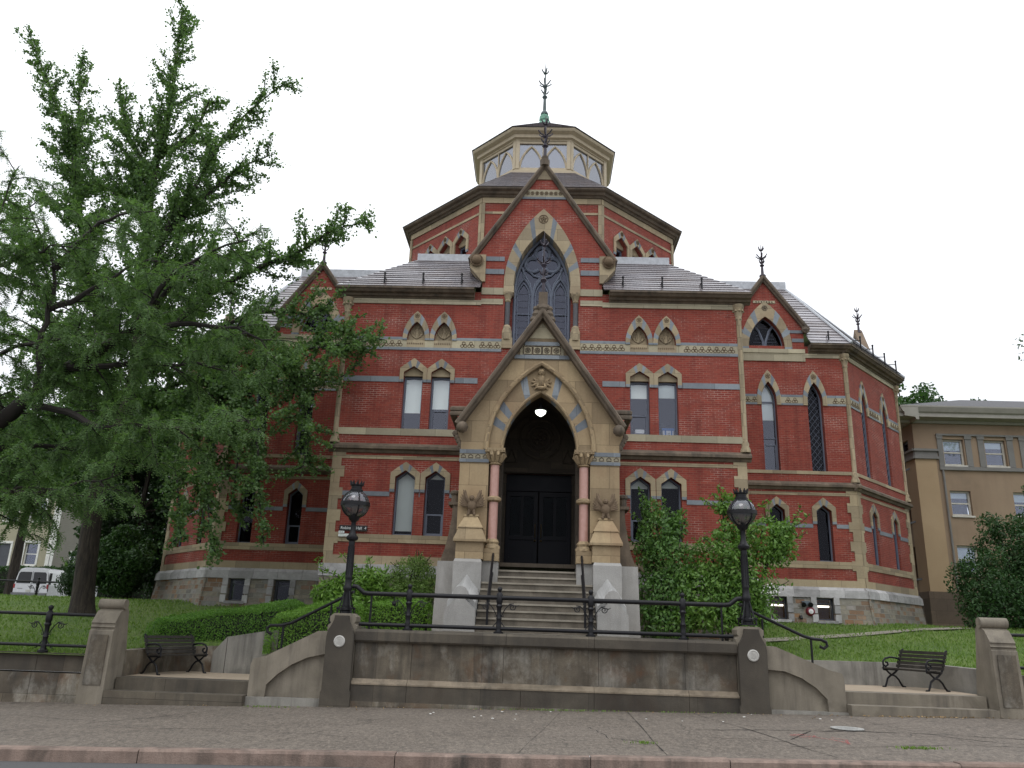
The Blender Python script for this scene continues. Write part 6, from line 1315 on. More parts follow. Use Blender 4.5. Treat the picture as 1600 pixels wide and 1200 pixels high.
LOCUST = {
'trunk':[(-14.82,19.3,-0.67),(-14.9,19.18,1.72),(-14.75,19.06,3.96),(-14.19,18.93,5.3),(-13.34,18.81,6.18),(-12.53,18.69,6.87),(-11.72,18.57,7.55),(-10.21,18.44,8.52),(-9.38,18.32,9.64),(-8.7,18.2,10.13)],
'b1':[(-12.41,18.6,6.52),(-11.65,18.37,6.47),(-10.95,18.13,6.22),(-10.26,17.9,5.92),(-9.0,17.67,5.89),(-7.65,17.43,5.87),(-6.37,17.2,6.02)],
'b2':[(-12.43,18.6,6.96),(-12.59,18.66,7.85),(-12.68,18.72,9.17),(-12.79,18.78,10.32),(-13.49,18.84,11.46),(-14.0,18.9,12.44)],
'b3':[(-13.47,19.0,6.22),(-13.74,18.62,7.77),(-12.73,18.25,8.0),(-11.56,17.88,8.06),(-10.42,17.5,8.11)],
'b4':[(-10.13,18.3,8.47),(-9.37,18.07,9.79),(-8.26,17.83,10.4),(-7.25,17.6,10.65)],
'b5':[(-12.8,18.8,10.33),(-11.87,18.53,11.32),(-11.02,18.27,11.62),(-10.0,18.0,11.62)],
'b6':[(-12.74,18.8,9.2),(-12.04,19.03,9.72),(-11.11,19.27,10.58),(-10.43,19.5,11.09)],
'b7':[(-14.71,19.0,3.96),(-13.39,18.5,4.53),(-11.79,18.0,4.34),(-10.47,17.5,4.44),(-9.09,17.0,4.68)],
'b8':[(-14.24,19.0,5.31),(-13.01,19.25,5.64),(-11.86,19.5,5.72),(-10.46,19.75,5.48),(-9.73,20.0,5.38)],
'b9':[(-14.24,19.0,5.31),(-14.95,19.12,7.92),(-15.25,19.25,10.31),(-15.08,19.38,12.3),(-14.94,19.5,13.8)],
'b10':[(-11.62,18.4,7.5),(-10.24,18.53,7.66),(-8.69,18.67,7.74),(-7.6,18.8,7.64)],
'b11':[(-14.71,19.0,3.96),(-13.57,18.73,3.95),(-12.21,18.47,4.5),(-11.37,18.2,4.4)],
'b115':[(-10.19,18.4,8.5),(-8.75,18.47,8.68),(-7.3,18.53,8.56),(-6.6,18.6,7.93)],
'b12':[(-15.21,19.2,10.29),(-13.36,18.4,10.49),(-11.88,17.6,10.48)],
}
def resample(P, step):
    P = [np.array(p, float) for p in P]; Q = []
    n = len(P)
    for i in range(n - 1):                                       # Catmull-Rom through the joints
        p0, p1, p2, p3 = P[max(0, i - 1)], P[i], P[i + 1], P[min(n - 1, i + 2)]; k = max(2, int(np.linalg.norm(p2 - p1) / step))
        for j in range(k):
            t = j / k; Q.append(0.5 * ((2 * p1) + (-p0 + p2) * t + (2 * p0 - 5 * p1 + 4 * p2 - p3) * t * t + (-p0 + 3 * p1 - 3 * p2 + p3) * t ** 3))
    Q.append(P[-1]); return np.array(Q)
def taper(n, a, b, e=1.0): return [a + (b - a) * (i / max(1, n - 1)) ** e for i in range(n)]
def twig(p, d, L, up, n=6, wob=0.12):
    """a side shoot: starts along d, bends by up"""
    out = [p]; d = d / np.linalg.norm(d)
    for i in range(n):
        d = d + np.array([0, 0, up / n]) + rng.normal(0, wob / n, 3) * 2; d /= np.linalg.norm(d); out.append(out[-1] + d * L / n)
    return np.array(out)
def side_dir(t, ang, az):
    t = t / np.linalg.norm(t); r = np.array([0, 0, 1.0]) if abs(t[2]) < 0.9 else np.array([1.0, 0, 0]); x = np.cross(t, r); x /= np.linalg.norm(x); y = np.cross(t, x)
    return t * math.cos(ang) + (x * math.cos(az) + y * math.sin(az)) * math.sin(ang)
def along(P, dens, rad):
    seg = np.linalg.norm(np.diff(P, axis=0), axis=1); n = max(1, int(seg.sum() * dens)); i = rng.choice(len(seg), n, p=seg / seg.sum()); t = rng.uniform(0, 1, (n, 1))
    return P[i] * (1 - t) + P[i + 1] * t + rng.normal(0, rad, (n, 3)), unit(P[i + 1] - P[i])

# --- ginkgo behind: long stiff leaders set with leafy spur shoots
gk = thing('ginkgo_tree', 'tall thick-trunked ginkgo with stiff spiky branches on the left lawn', 'tree', (-14.02, 25.5, 1.6)); off = np.array([-14.02, 25.5, 1.6])
tb_ = MB(); br = MB(); LC = []; LT = []
for k, P in GINKGO.items():
    Q = resample(P, 0.35) - off; n = len(Q)
    if k == 'trunk':
        r = [0.33 * (1 - i / n) ** 1.1 + 0.012 for i in range(n)]; r = [a + 0.14 * max(0, 1 - (q[2] + 0.2) / 1.1) ** 2 for a, q in zip(r, Q)]
        tb_.tube([tuple(q) for q in Q], r, 14)
    else: br.tube([tuple(q) for q in Q], taper(n, 0.15 if k[:3] != 'low' else 0.09, 0.012, 0.8), 6)
    L0 = np.linalg.norm(np.diff(Q, axis=0), axis=1).sum(); s = 0.0
    low = k in ('low2', 'low3', 'low6'); start = 0.42 if k == 'trunk' else 0.12; i0 = int(n * start)
    while s < 1.0:
        i = min(n - 2, i0 + int((n - 1 - i0) * s)); frac = i / n; t = Q[i + 1] - Q[i]
        Ls = (2.7 if k == 'trunk' else 2.15) * (1 - 0.62 * (frac - start) / (1 - start)) * rng.uniform(0.55, 1.15)
        if low: Ls *= 0.5
        d = side_dir(t, R(rng.uniform(38, 68)), rng.uniform(0, 2 * math.pi)); W_ = twig(Q[i], d, Ls, 0.35 if not low else -0.6)
        br.tube([tuple(q) for q in W_], taper(len(W_), 0.024, 0.006), 4); 
        a, b = along(W_, 120, 0.06); LC.append(a); LT.append(b)
        for q in (1, 2, 3):
            if rng.uniform() < 0.7 - 0.35 * frac:
                W2 = twig(W_[q], side_dir(W_[q + 1] - W_[q], R(rng.uniform(30, 60)), rng.uniform(0, 6.3)), Ls * rng.uniform(0.2, 0.42), 0.3 if not low else -0.9, 4); a, b = along(W2, 120, 0.055); LC.append(a); LT.append(b)
        s += (0.13 if k == 'trunk' else 0.155) * (1 + 0.9 * frac ** 2) / (L0 * (1 - start)) * rng.uniform(0.6, 1.4)
    a, b = along(Q[int(n * (0.5 if k == 'trunk' else 0.3)):], 90, 0.08); LC.append(a); LT.append(b)
tb_.build('trunk', M['tree_bark'], gk, True); br.build('branches', M['dark_twig_bark'], gk, True)
C = np.concatenate(LC); n = len(C); wide = rng.uniform(0, 1, n) < 0.22; C[wide] += rng.normal(0, 0.13, (int(wide.sum()), 3)); A, B = rand_axes(n, 0.095, 0.088, np.array([[0, 0, 0.8]]), 0.5)
leaf_mesh('crown', C, A, B, leafmat('ginkgo_leaf', (0.068, 0.135, 0.05), (0.135, 0.22, 0.085), (0.20, 0.27, 0.10), 0.45), gk); print('ginkgo leaves', n)

# --- honey locust in front: dark limbs, feathery blue-green fronds
lo = thing('locust_tree', 'honey locust with dark sweeping limbs and feathery blue-green fronds reaching in from the left', 'tree', (-14.82, 19.3, 0.9)); off = np.array([-14.82, 19.3, 0.9])
tb_ = MB(); br = MB(); FC_ = []; FD_ = []
def fronds(P, step):
    seg = np.linalg.norm(np.diff(P, axis=0), axis=1); n = max(1, int(seg.sum() / step)); i = rng.choice(len(seg), n, p=seg / seg.sum()); t = rng.uniform(0, 1, (n, 1))
    FC_.append(P[i] * (1 - t) + P[i + 1] * t); d = unit(P[i + 1] - P[i]) * 0.6 + rng.normal(0, 0.6, (n, 3)); d[:, 2] -= 0.35; FD_.append(unit(d))
for k, P in LOCUST.items():
    Q = resample(P, 0.3) - off; n = len(Q)
    Q[1:-1] += rng.normal(0, 0.03, (n - 2, 3))
    if k == 'trunk': tb_.tube([tuple(q) for q in Q], [0.33 * (1 - i / n) ** 0.85 + 0.03 for i in range(n)], 10)
    else: br.tube([tuple(q) for q in Q], taper(n, 0.10, 0.014, 0.8), 6)
    L0 = np.linalg.norm(np.diff(Q, axis=0), axis=1).sum(); s = 0.0; i0 = int(n * (0.45 if k == 'trunk' else 0.1))
    while s < 1.0:
        i = min(n - 2, i0 + int((n - 1 - i0) * s)); t = Q[i + 1] - Q[i]; Ls = rng.uniform(0.9, 2.0) * (1 - 0.35 * i / n)
        d = side_dir(t, R(rng.uniform(40, 80)), rng.uniform(0, 6.3)); d[2] = d[2] * 0.5 + 0.1; W_ = twig(Q[i], d, Ls, -0.45, 7, 0.3); br.tube([tuple(q) for q in W_], taper(len(W_), 0.022, 0.006), 4)
        fronds(W_[2:], 0.012)
        for q in (2, 3, 4, 5, 6):
            if rng.uniform() < 0.8:
                W2 = twig(W_[q], side_dir(W_[q] - W_[q - 1], R(rng.uniform(35, 75)), rng.uniform(0, 6.3)) * np.array([1, 1, 0.6]), Ls * rng.uniform(0.25, 0.5), -0.8, 5, 0.25); br.tube([tuple(z) for z in W2], [0.010] * 4 + [0.004] * 2, 4); fronds(W2, 0.012)
        s += 0.27 / (L0 * (0.55 if k == 'trunk' else 0.9)) * rng.uniform(0.6, 1.4)
    fronds(Q[int(n * 0.75):], 0.03)
tb_.build('trunk', M['dark_twig_bark'], lo, True); br.build('branches', M['dark_twig_bark'], lo, True)
P0 = np.concatenate(FC_); D0 = np.concatenate(FD_); nf = len(P0); Lf = rng.uniform(0.14, 0.24, nf)[:, None]
side = unit(np.cross(D0, rng.normal(0, 0.35, (nf, 3)) + np.array([0, 0, 1.0]))); CC, AA, BB = [], [], []
for q in range(4):
    t = (q + 0.7) / 4; c = P0 + D0 * Lf * t + np.array([0, 0, -0.22]) * (Lf * t ** 2); dd = unit(D0 + np.array([0, 0, -0.45 * t]))
    CC.append(c); AA.append(side * (0.036 * (1.15 - 0.5 * t))); BB.append(dd * 0.0135)
leaf_mesh('crown', np.concatenate(CC), np.concatenate(AA), np.concatenate(BB), leafmat('locust_leaflet', (0.07, 0.14, 0.050), (0.14, 0.23, 0.085), (0.22, 0.27, 0.085), 0.45), lo); print('locust leaflets', nf * 4)

# --- crowns and shrubs from clumps of leaves
def clump_points(n, ells, shell=0.62):
    V = np.array([a[3] * a[4] * a[5] for a in ells]) ** 0.75; k = rng.choice(len(ells), n, p=V / V.sum()); E = np.array(ells, float)[k]
    d = unit(rng.normal(size=(n, 3))); r = rng.uniform(shell ** 3, 1.0, n) ** (1 / 3); r = r * (1 + 0.10 * np.sin(d[:, 0] * 7 + k) * np.sin(d[:, 1] * 6 + d[:, 2] * 8))
    return E[:, :3] + d * E[:, 3:6] * r[:, None], d
def sub_ells(c, r, n, s0, s1):
    out = []
    for _ in range(n):
        d = rng.normal(size=3); d /= np.linalg.norm(d); q = rng.uniform(0.35, 0.92); s = rng.uniform(s0, s1)
        out.append((c[0] + d[0] * r[0] * q, c[1] + d[1] * r[1] * q, c[2] + d[2] * r[2] * q, s, s, s * 0.75))
    return out
def core(name, ells, mat, parent, f=0.66):
    m = MB(); [m.ball(e[:3], f, 10, 0, e[3:6]) for e in ells]; return m.build(name, mat, parent, True)
CORE = stone('light_block_core', (0.012, 0.016, 0.008), (0.02, 0.025, 0.012), scale=5)
def shrub(name, label, cat, base, ells, n, ln, wd, mat, group=None, stems=6, shell=0.6, up=0.5, droop=0.6, dark=True, sr=0.025, shoots=0):
    t = thing(name, label, cat, base, 0, group); b = np.array(base); E = [(e[0] - b[0], e[1] - b[1], e[2] - b[2], *e[3:6]) for e in ells]
    P, d = clump_points(n, E, shell); P[:, 2] = np.maximum(P[:, 2], 0.02 + rng.uniform(0, 0.08, len(P))); shs = []
    for _ in range(shoots):                                      # stray shoots that break the outline
        k = int(rng.integers(len(E))); q = rng.normal(size=3); q[2] = abs(q[2]) + 0.2; q /= np.linalg.norm(q); e = E[k]; W_ = twig(np.array(e[:3]) + q * np.array(e[3:6]) * 0.8, q, ln * rng.uniform(2.4, 5.5), 0.3, 5, 0.2); shs.append(W_)
        a, b = along(W_, 42, ln * 0.35); P = np.concatenate([P, a]); d = np.concatenate([d, b * 0.3])
    A, B = rand_axes(len(P), ln, wd, d * 0.9 + np.array([[0, 0, up]]), droop)
    leaf_mesh('foliage', P, A, B, mat, t)
    m = MB()
    for i in range(stems):
        e = E[i % len(E)]; m.tube([tuple(q) for q in resample([(rng.uniform(-0.15, 0.15), rng.uniform(-0.1, 0.1), -0.1), (e[0] * 0.4 + rng.uniform(-0.2, 0.2), e[1] * 0.4, e[2] * 0.45), (e[0] + rng.uniform(-0.2, 0.2), e[1], e[2] + e[5] * 0.4)], 0.3)], sr, 5)
    for W_ in shs: m.tube([tuple(q) for q in W_], 0.008, 4)
    m.build('stem', M['dark_twig_bark'], t, True)
    return t
DOG = leafmat('dogwood_leaf', (0.075, 0.165, 0.032), (0.15, 0.27, 0.055), (0.26, 0.23, 0.07), 0.35, 0.42)
DOG2 = leafmat('viburnum_leaf', (0.065, 0.15, 0.04), (0.13, 0.24, 0.062), None, 0.35, 0.42)
g0 = lambda x, y: lawn_z(x, y)
L1 = [(4.95, 22.4, 3.55, 0.95, 0.8, 0.95), (4.5, 22.3, 2.75, 1.1, 0.9, 0.95), (5.5, 22.3, 3.0, 1.0, 0.8, 1.1), (6.1, 22.4, 4.25, 0.8, 0.7, 0.65), (5.45, 22.5, 4.55, 0.45, 0.4, 0.55), (5.22, 22.5, 5.2, 0.22, 0.22, 0.42), (6.55, 22.4, 4.0, 0.55, 0.5, 0.5), (6.75, 22.3, 4.45, 0.3, 0.3, 0.35), (5.65, 22.2, 2.75, 0.6, 0.55, 0.7), (5.8, 22.1, 2.3, 0.35, 0.4, 0.35), (5.0, 22.0, 2.2, 1.3, 0.7, 0.5)]
for _ in range(26):
    e = L1[int(rng.integers(0, 10))]; d = rng.normal(size=3); d /= np.linalg.norm(d); q = rng.uniform(0.18, 0.34)
    if e[0] + d[0] * e[3] < 6.95 and (e[2] > 3.2 or e[0] + d[0] * e[3] < 6.0): L1.append((e[0] + d[0] * e[3] * 1.0, e[1] + d[1] * e[4], e[2] + d[2] * e[5] * 1.0, q, q, q * 0.7))
dg = shrub('dogwood_shrub', 'large spreading green shrub in front of the right brick wing, behind the right lamp', 'shrub', (5.2, 22.4, 1.3), L1, 15500, 0.125, 0.062, DOG, None, 9, 0.35, shoots=60)
L2 = [(3.35, 22.6, 4.35, 0.62, 0.6, 0.75), (3.15, 22.6, 5.0, 0.32, 0.3, 0.38), (3.6, 22.5, 3.6, 0.75, 0.7, 0.8), (3.45, 22.4, 2.7, 0.85, 0.7, 0.8), (3.9, 22.5, 4.6, 0.3, 0.3, 0.4), (2.95, 22.4, 3.8, 0.35, 0.35, 0.4), (3.5, 22.2, 2.0, 0.9, 0.6, 0.5)]
shrub('viburnum_shrub', 'upright dark green shrub against the right side of the stone porch', 'shrub', (3.5, 22.5, 1.3), L2, 8200, 0.12, 0.062, DOG2, None, 6, 0.35, shoots=34)
n = 46; C = np.stack([rng.normal(6.1, 0.16, n), rng.normal(21.75, 0.06, n), rng.normal(2.86, 0.09, n)], 1); A, B = rand_axes(n, 0.06, 0.045, np.array([[0, -1.0, 0.4]]))
o = leaf_mesh('blossoms', C - np.array([5.2, 22.4, 1.3]), A, B, plain('white_petals', (0.7, 0.7, 0.66), 0.6), dg)
RHO = leafmat('rhododendron_leaf', (0.10, 0.21, 0.038), (0.19, 0.33, 0.06), None, 0.3, 0.4)
shrub('rhododendron', 'bright green long-leaved bush beside the left lamp', 'shrub', (-5.2, 22.6, 1.5), [(-5.65, 22.6, 2.45, 0.55, 0.5, 0.42), (-5.0, 22.7, 2.75, 0.6, 0.5, 0.42), (-4.5, 22.8, 2.85, 0.4, 0.4, 0.38), (-5.2, 22.4, 2.2, 0.8, 0.5, 0.4), (-4.3, 22.6, 2.45, 0.4, 0.4, 0.35)], 5200, 0.17, 0.05, RHO, None, 6, 0.4, 0.7, 0.9, shoots=14)
AZ = leafmat('azalea_leaf', (0.10, 0.18, 0.04), (0.18, 0.28, 0.07), (0.20, 0.17, 0.07), 0.3)
shrub('azalea', 'rounded pale green azalea between the left lamp and the porch', 'shrub', (-3.6, 22.8, 1.5), [(-3.45, 22.9, 3.05, 0.66, 0.5, 0.55), (-3.3, 22.9, 3.35, 0.3, 0.3, 0.25), (-3.0, 22.9, 2.7, 0.42, 0.4, 0.45), (-3.95, 22.8, 2.75, 0.42, 0.4, 0.38), (-3.5, 22.6, 2.45, 0.75, 0.5, 0.45)], 15000, 0.055, 0.026, AZ, None, 7, 0.45, 0.4, 0.2, shoots=30)
# clipped hedges: a rounded box skin of small leaves over a solid dark core added to block light
HED = leafmat('hedge_leaf', (0.085, 0.20, 0.026), (0.17, 0.32, 0.045), (0.24, 0.36, 0.07), 0.35); HEDD = leafmat('dark_hedge_leaf', (0.07, 0.175, 0.027), (0.14, 0.29, 0.042), None, 0.35)
def hedge(name, label, pts, hw, zb, zts, n, mat, group=None, ln=0.05):
    """hedge along a centre line with half width hw; skin bulges a little"""
    base = (pts[0][0], pts[0][1], zb); t = thing(name, label, 'hedge', base, 0, group); Q = np.array(pts, float); seg = np.linalg.norm(np.diff(Q, axis=0), axis=1); cum = np.concatenate([[0], np.cumsum(seg)])
    s = rng.uniform(-hw * 0.9, cum[-1] + hw * 0.9, n); sc = np.clip(s, 0, cum[-1]); i = np.clip(np.searchsorted(cum, sc, 'right') - 1, 0, len(seg) - 1); u = ((sc - cum[i]) / seg[i])[:, None]; p = Q[i] * (1 - u) + Q[i + 1] * u
    d = unit(Q[i + 1] - Q[i]); nn = np.stack([-d[:, 1], d[:, 0]], 1); zt = np.array(zts)[i] * (1 - u[:, 0]) + np.array(zts)[i + 1] * u[:, 0]; H = zt - zb
    a = rng.uniform(-1.15, 1.15, n) * math.pi / 2 * 1.05; e = (s - sc) / hw
    e2 = np.sqrt(np.clip(1 - e ** 2, 0, 1)); ox = np.sign(np.sin(a)) * np.abs(np.sin(a)) ** 0.55 * e2; oz = np.where(np.abs(a) > math.pi / 2, -rng.uniform(0, 1, n), np.abs(np.cos(a)) ** 0.4)
    oz = rng.choice([0, 1], n) * 0 + oz; zz = zb + H * np.where(np.abs(ox) > 0.88, rng.uniform(0.02, 0.95, n), np.clip(oz, 0.3, 1) ** 0.8 * np.sqrt(np.clip(e2, 0.05, 1)))
    zz = np.where(np.abs(e) > 0.55, zb + (zz - zb) * rng.uniform(0.1, 1, n), zz)
    bulge = 1 + 0.05 * np.sin(s * 2.6) + 0.04 * np.sin(s * 6.1 + 1) + rng.normal(0, 0.035, n); zj = 0.04 * np.sin(s * 3.1 + ox * 3) + rng.normal(0, 0.022, n)
    X = p + nn * (ox * hw * bulge)[:, None] + d * (s - sc)[:, None]; C = np.column_stack([X, zz + zj]) - np.array(base)
    N = np.column_stack([nn * ox[:, None] + d * e[:, None], np.clip(oz, 0, 1)]); A, B = rand_axes(n, ln, ln * 0.5, N * 1.0); leaf_mesh('foliage', C, A, B, mat, t)
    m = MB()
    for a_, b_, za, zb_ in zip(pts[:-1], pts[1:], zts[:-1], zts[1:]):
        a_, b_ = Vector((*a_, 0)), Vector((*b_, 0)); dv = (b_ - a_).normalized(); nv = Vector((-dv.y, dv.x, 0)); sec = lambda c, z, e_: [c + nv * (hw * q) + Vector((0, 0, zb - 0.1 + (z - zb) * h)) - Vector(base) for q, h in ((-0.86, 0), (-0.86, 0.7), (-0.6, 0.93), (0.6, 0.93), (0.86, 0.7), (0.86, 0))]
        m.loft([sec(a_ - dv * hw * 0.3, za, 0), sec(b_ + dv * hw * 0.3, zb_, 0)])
    m.build('twigs', CORE, t); return t  # unseen solid core, added to stop light passing through the leaves
hedge('clipped_hedge', 'long clipped dark green hedge rising behind the left bench towards the plinth', [(-9.9, 22.6), (-8.6, 22.9), (-6.9, 23.3)], 0.75, 0.95, [1.72, 1.95, 2.25], 30000, HEDD, 'clipped hedges')
hedge('clipped_hedge', 'low rounded bright green hedge on the retaining wall left of the left lamp', [(-6.35, 21.5), (-5.7, 21.6), (-4.9, 21.75)], 0.66, 0.85, [1.95, 2.15, 2.25], 20000, HED, 'clipped hedges')
hedge('clipped_hedge', 'clipped bright green hedge seen through the terrace railing left of the steps', [(-4.1, 22.0), (-3.1, 22.0)], 0.55, 1.5, [2.3, 2.32], 14000, HED, 'clipped hedges')
# arborvitae at the right
ARB = leafmat('arborvitae_leaf', (0.022, 0.058, 0.018), (0.046, 0.105, 0.03), (0.08, 0.14, 0.04), 0.2)
def arborvitae(x, y, h, r, label):
    z = lawn_z(x, y); E = [(x, y, z + h * 0.45, r * 0.8, r * 0.8, h * 0.5), (x, y, z + h * 0.25, r, r, h * 0.3)]
    for _ in range(int(26 * h / 3)):
        u = rng.uniform(0.05, 0.97); th = rng.uniform(0, 6.28); rr = r * math.sqrt(max(0.0, 1 - u ** 2.6)) * rng.uniform(0.75, 1.0); q = rng.uniform(0.22, 0.42)
        E.append((x + rr * math.cos(th), y + rr * math.sin(th), z + u * h, q, q, q * 1.5))
    shrub('arborvitae', label, 'evergreen', (x, y, z), E, int(5200 * h * r / 2.6), 0.14, 0.06, ARB, 'arborvitae by the tan building', 2, 0.55, 0.25, -0.9, sr=0.08)
arborvitae(15.9, 29.6, 2.75, 1.1, 'low rounded dark evergreen nearest the brick hall, in front of the tan building'); arborvitae(17.2, 30.2, 4.0, 1.35, 'mid-height dark evergreen between its lower and taller neighbours by the tan building'); arborvitae(18.7, 30.0, 5.3, 1.5, 'tallest dark evergreen at the right edge beside the tan building')
# background greenery
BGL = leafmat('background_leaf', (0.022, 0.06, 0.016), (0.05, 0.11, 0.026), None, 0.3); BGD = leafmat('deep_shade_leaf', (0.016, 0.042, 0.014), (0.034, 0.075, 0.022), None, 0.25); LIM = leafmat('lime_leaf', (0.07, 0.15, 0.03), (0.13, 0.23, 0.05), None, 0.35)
def sh(name, label, c, r, n, mat, ln=0.13, k=9, cat='shrub', group=None):
    z = lawn_z(c[0], c[1]); E = sub_ells((c[0], c[1], z + r[2]), r, k, min(r) * 0.4, min(r) * 0.62) + [(c[0], c[1], z + r[2] * 0.9, r[0] * 0.75, r[1] * 0.75, r[2] * 0.85)]
    return shrub(name, label, cat, (c[0], c[1], z), E, n, ln, ln * 0.55, mat, group, 4, 0.45, shoots=16)
sh('lilac_bush', 'tall leafy bush against the left end of the brick hall', (-16.0, 30.8), (1.15, 1.0, 1.35), 12000, BGL)
sh('yew_bush', 'dark rounded bush partly hiding the white van', (-18.9, 33.5), (1.25, 1.0, 0.72), 7000, BGD, 0.10, group='dark yews along the lane'); sh('yew_bush', 'dark rounded bush right of the ginkgo trunk', (-17.0, 33.2), (1.1, 1.0, 0.8), 6000, BGD, 0.10, group='dark yews along the lane')
hedge('front_hedge', 'long tall green hedge below the clapboard house', [(-46, 51.5), (-38, 51.5), (-29.5, 51.5)], 0.9, 2.2, [4.35, 4.4, 4.45], 15000, BGL, None, 0.16)
hedge('boundary_hedge', 'long dark hedge far behind the lawn, seen between the ginkgo trunk and the brick hall', [(-30, 57), (-22, 57), (-15, 57)], 1.0, 1.9, [4.9, 5.1, 5.0], 9000, BGD, None, 0.2)
sh('lime_shrub', 'yellow-green shrub at the corner of the clapboard house', (-30.2, 53.0), (1.0, 0.9, 1.7), 5000, LIM, 0.16)
def tree(name, label, x, y, z, h, cr, n, mat, ln=0.2, group=None, trunk_r=0.25, cz=0.62, k=22, lean=0.0):
    t = thing(name, label, 'tree', (x, y, z), 0, group); m = MB(); m.tube([tuple(q) for q in resample([(0, 0, -0.3), (0.1 * lean, 0, h * 0.3), (lean * 0.6, 0.1, h * 0.6), (lean, 0, h * 0.85)], 0.6)], taper(len(resample([(0, 0, -0.3), (0.1 * lean, 0, h * 0.3), (lean * 0.6, 0.1, h * 0.6), (lean, 0, h * 0.85)], 0.6)), trunk_r, 0.04), 8)
    E = sub_ells((lean, 0, h * cz), (cr * 0.9, cr * 0.9, h * (1 - cz) * 0.95), k, cr * 0.22, cr * 0.42)
    for e in E[:14]: m.tube([tuple(q) for q in resample([(lean * 0.5, 0, h * 0.4), (lean * 0.5 + (e[0] - lean) * 0.45, e[1] * 0.45, h * 0.4 + (e[2] - h * 0.4) * 0.6), e[:3]], 0.7)], 0.05, 5)
    m.build('trunk', M['tree_bark'], t, True); P, d = clump_points(n, E, 0.25); A, B = rand_axes(n, ln, ln * 0.6, d * 0.5 + np.array([[0, 0, 0.5]]), 0.5); leaf_mesh('crown', P, A, B, mat, t); return t
tree('shade_tree', 'slim dark tree behind the ginkgo trunk beside the lane', -17.3, 34.5, 2.2, 9.5, 3.0, 26000, BGD, 0.19, 'trees behind the lane', 0.22, 0.5, 30)
sh('laurel_thicket', 'dense dark thicket filling the gap between the ginkgo trunk and the brick hall', (-17.2, 38.0), (2.0, 1.2, 2.6), 16000, BGD, 0.16)
sh('laurel_bush', 'low dark bush in the gap beside the left end of the stone plinth', (-15.7, 35.5), (1.3, 1.0, 0.8), 7000, BGD, 0.13)
tree('shade_tree', 'broad leafy tree over the clapboard house', -30.5, 47, 2.3, 13, 6.0, 22000, BGL, 0.28, 'trees behind the lane', 0.35, 0.66, 26)
tree('shade_tree', 'leafy tree behind the left corner of the brick hall', -23.5, 42, 2.3, 12, 4.5, 18000, BGL, 0.25, 'trees behind the lane', 0.3, 0.66, 24)
tree('garden_tree', 'leafy tree top showing above the tan building beside the brick hall', 24.6, 52, 2.3, 16.8, 2.6, 3200, BGL, 0.28, 'trees behind the tan building', 0.3, 0.84, 16)
tree('garden_tree', 'sparse tree top poking above the middle of the tan roof', 28.2, 53, 2.3, 16.6, 2.4, 2200, BGL, 0.26, 'trees behind the tan building', 0.25, 0.86, 10)
tree('edge_tree', 'tree at the right edge whose twigs just reach into the sky', 20.75, 26.0, 1.7, 14.5, 4.7, 9000, BGL, 0.16, None, 0.3, 0.74, 16)
# ------------------------------------------------------------------ tan building at the right
TANB = thing('tan_building', 'tan stuccoed three-storey building with wide pale cornice right of the brick hall', 'building', (16.9, 36, 2.3))
STUC = stone('tan_stucco', (0.26, 0.185, 0.12), (0.32, 0.235, 0.158), (0.20, 0.148, 0.10), scale=0.5, bump=0.1, fine=70, streak=0.2, streak_col=(0.12, 0.09, 0.06)); STUCB = stone('ochre_stucco', (0.35, 0.25, 0.145), (0.41, 0.30, 0.18), scale=0.4, bump=0.1, fine=70)
STUCD = stone('dark_base_stone', (0.10, 0.075, 0.055), (0.15, 0.11, 0.08), scale=0.8, joints=(1.0, 0.5)); CORNW = plain('pale_cornice_paint', (0.29, 0.275, 0.24), 0.7, 0, 0.1, 3); TRIMG = stone('grey_trim', (0.17, 0.165, 0.155), (0.22, 0.215, 0.2), scale=1)
TANB_X = 16.95; f1 = Fr((TANB_X, 36, 0), 0.0); f2 = Fr((TANB_X, 56, 0), R(-90)); Lb = 22.0
holes = []; w3 = []; w2 = []
for k in range(8):
    u = 1.74 + 1.85 * k; w3.append(u); holes.append([(u - 0.46, 9.35), (u + 0.46, 9.35), (u + 0.46, 10.55), (u - 0.46, 10.55)])
for k in range(6):
    u = 1.78 + 2.75 * k; w2.append(u); holes.append([(u - 0.45, 7.1), (u + 0.45, 7.1), (u + 0.45, 8.2), (u - 0.45, 8.2)]); holes.append([(u - 0.45, 4.6), (u + 0.45, 4.6), (u + 0.45, 5.8), (u - 0.45, 5.8)])
m = MB(); wall(m, f1, [(0, 3.8), (Lb, 3.8), (Lb, 11.6), (0, 11.6)], holes, 0.25); hs = []
for u in (19.0, 17.2, 15.0): hs += [[(u - 0.4, 9.3), (u + 0.4, 9.3), (u + 0.4, 10.6), (u - 0.4, 10.6)], [(u - 0.4, 6.9), (u + 0.4, 6.9), (u + 0.4, 8.2), (u - 0.4, 8.2)], [(u - 0.4, 4.4), (u + 0.4, 4.4), (u + 0.4, 5.8), (u - 0.4, 5.8)]]
wall(m, f2, [(0, 3.8), (20, 3.8), (20, 11.6), (0, 11.6)], hs, 0.25); m.build('stucco_wall', STUC, TANB).location = -Vector(TANB.location)
def tp(mb, name, mats, par=None):
    o = mb.build(name, mats, par or TANB)
    if par is None: o.location = -Vector(TANB.location)
    return o
m = MB(); m.fbox(f1, 0.0, 0.88, 3.8, 9.6, 0, 0.06); m.fbox(f2, 19.1, 20.06, 3.8, 9.6, 0, 0.06); tp(m, 'corner_pilaster', STUCB)
m = MB(); m.fbox(f1, -0.15, Lb, 1.8, 3.8, -0.2, 0.12); m.fbox(f2, 0, 20, 1.8, 3.8, -0.2, 0.12); tp(m, 'base', STUCD)
m = MB()
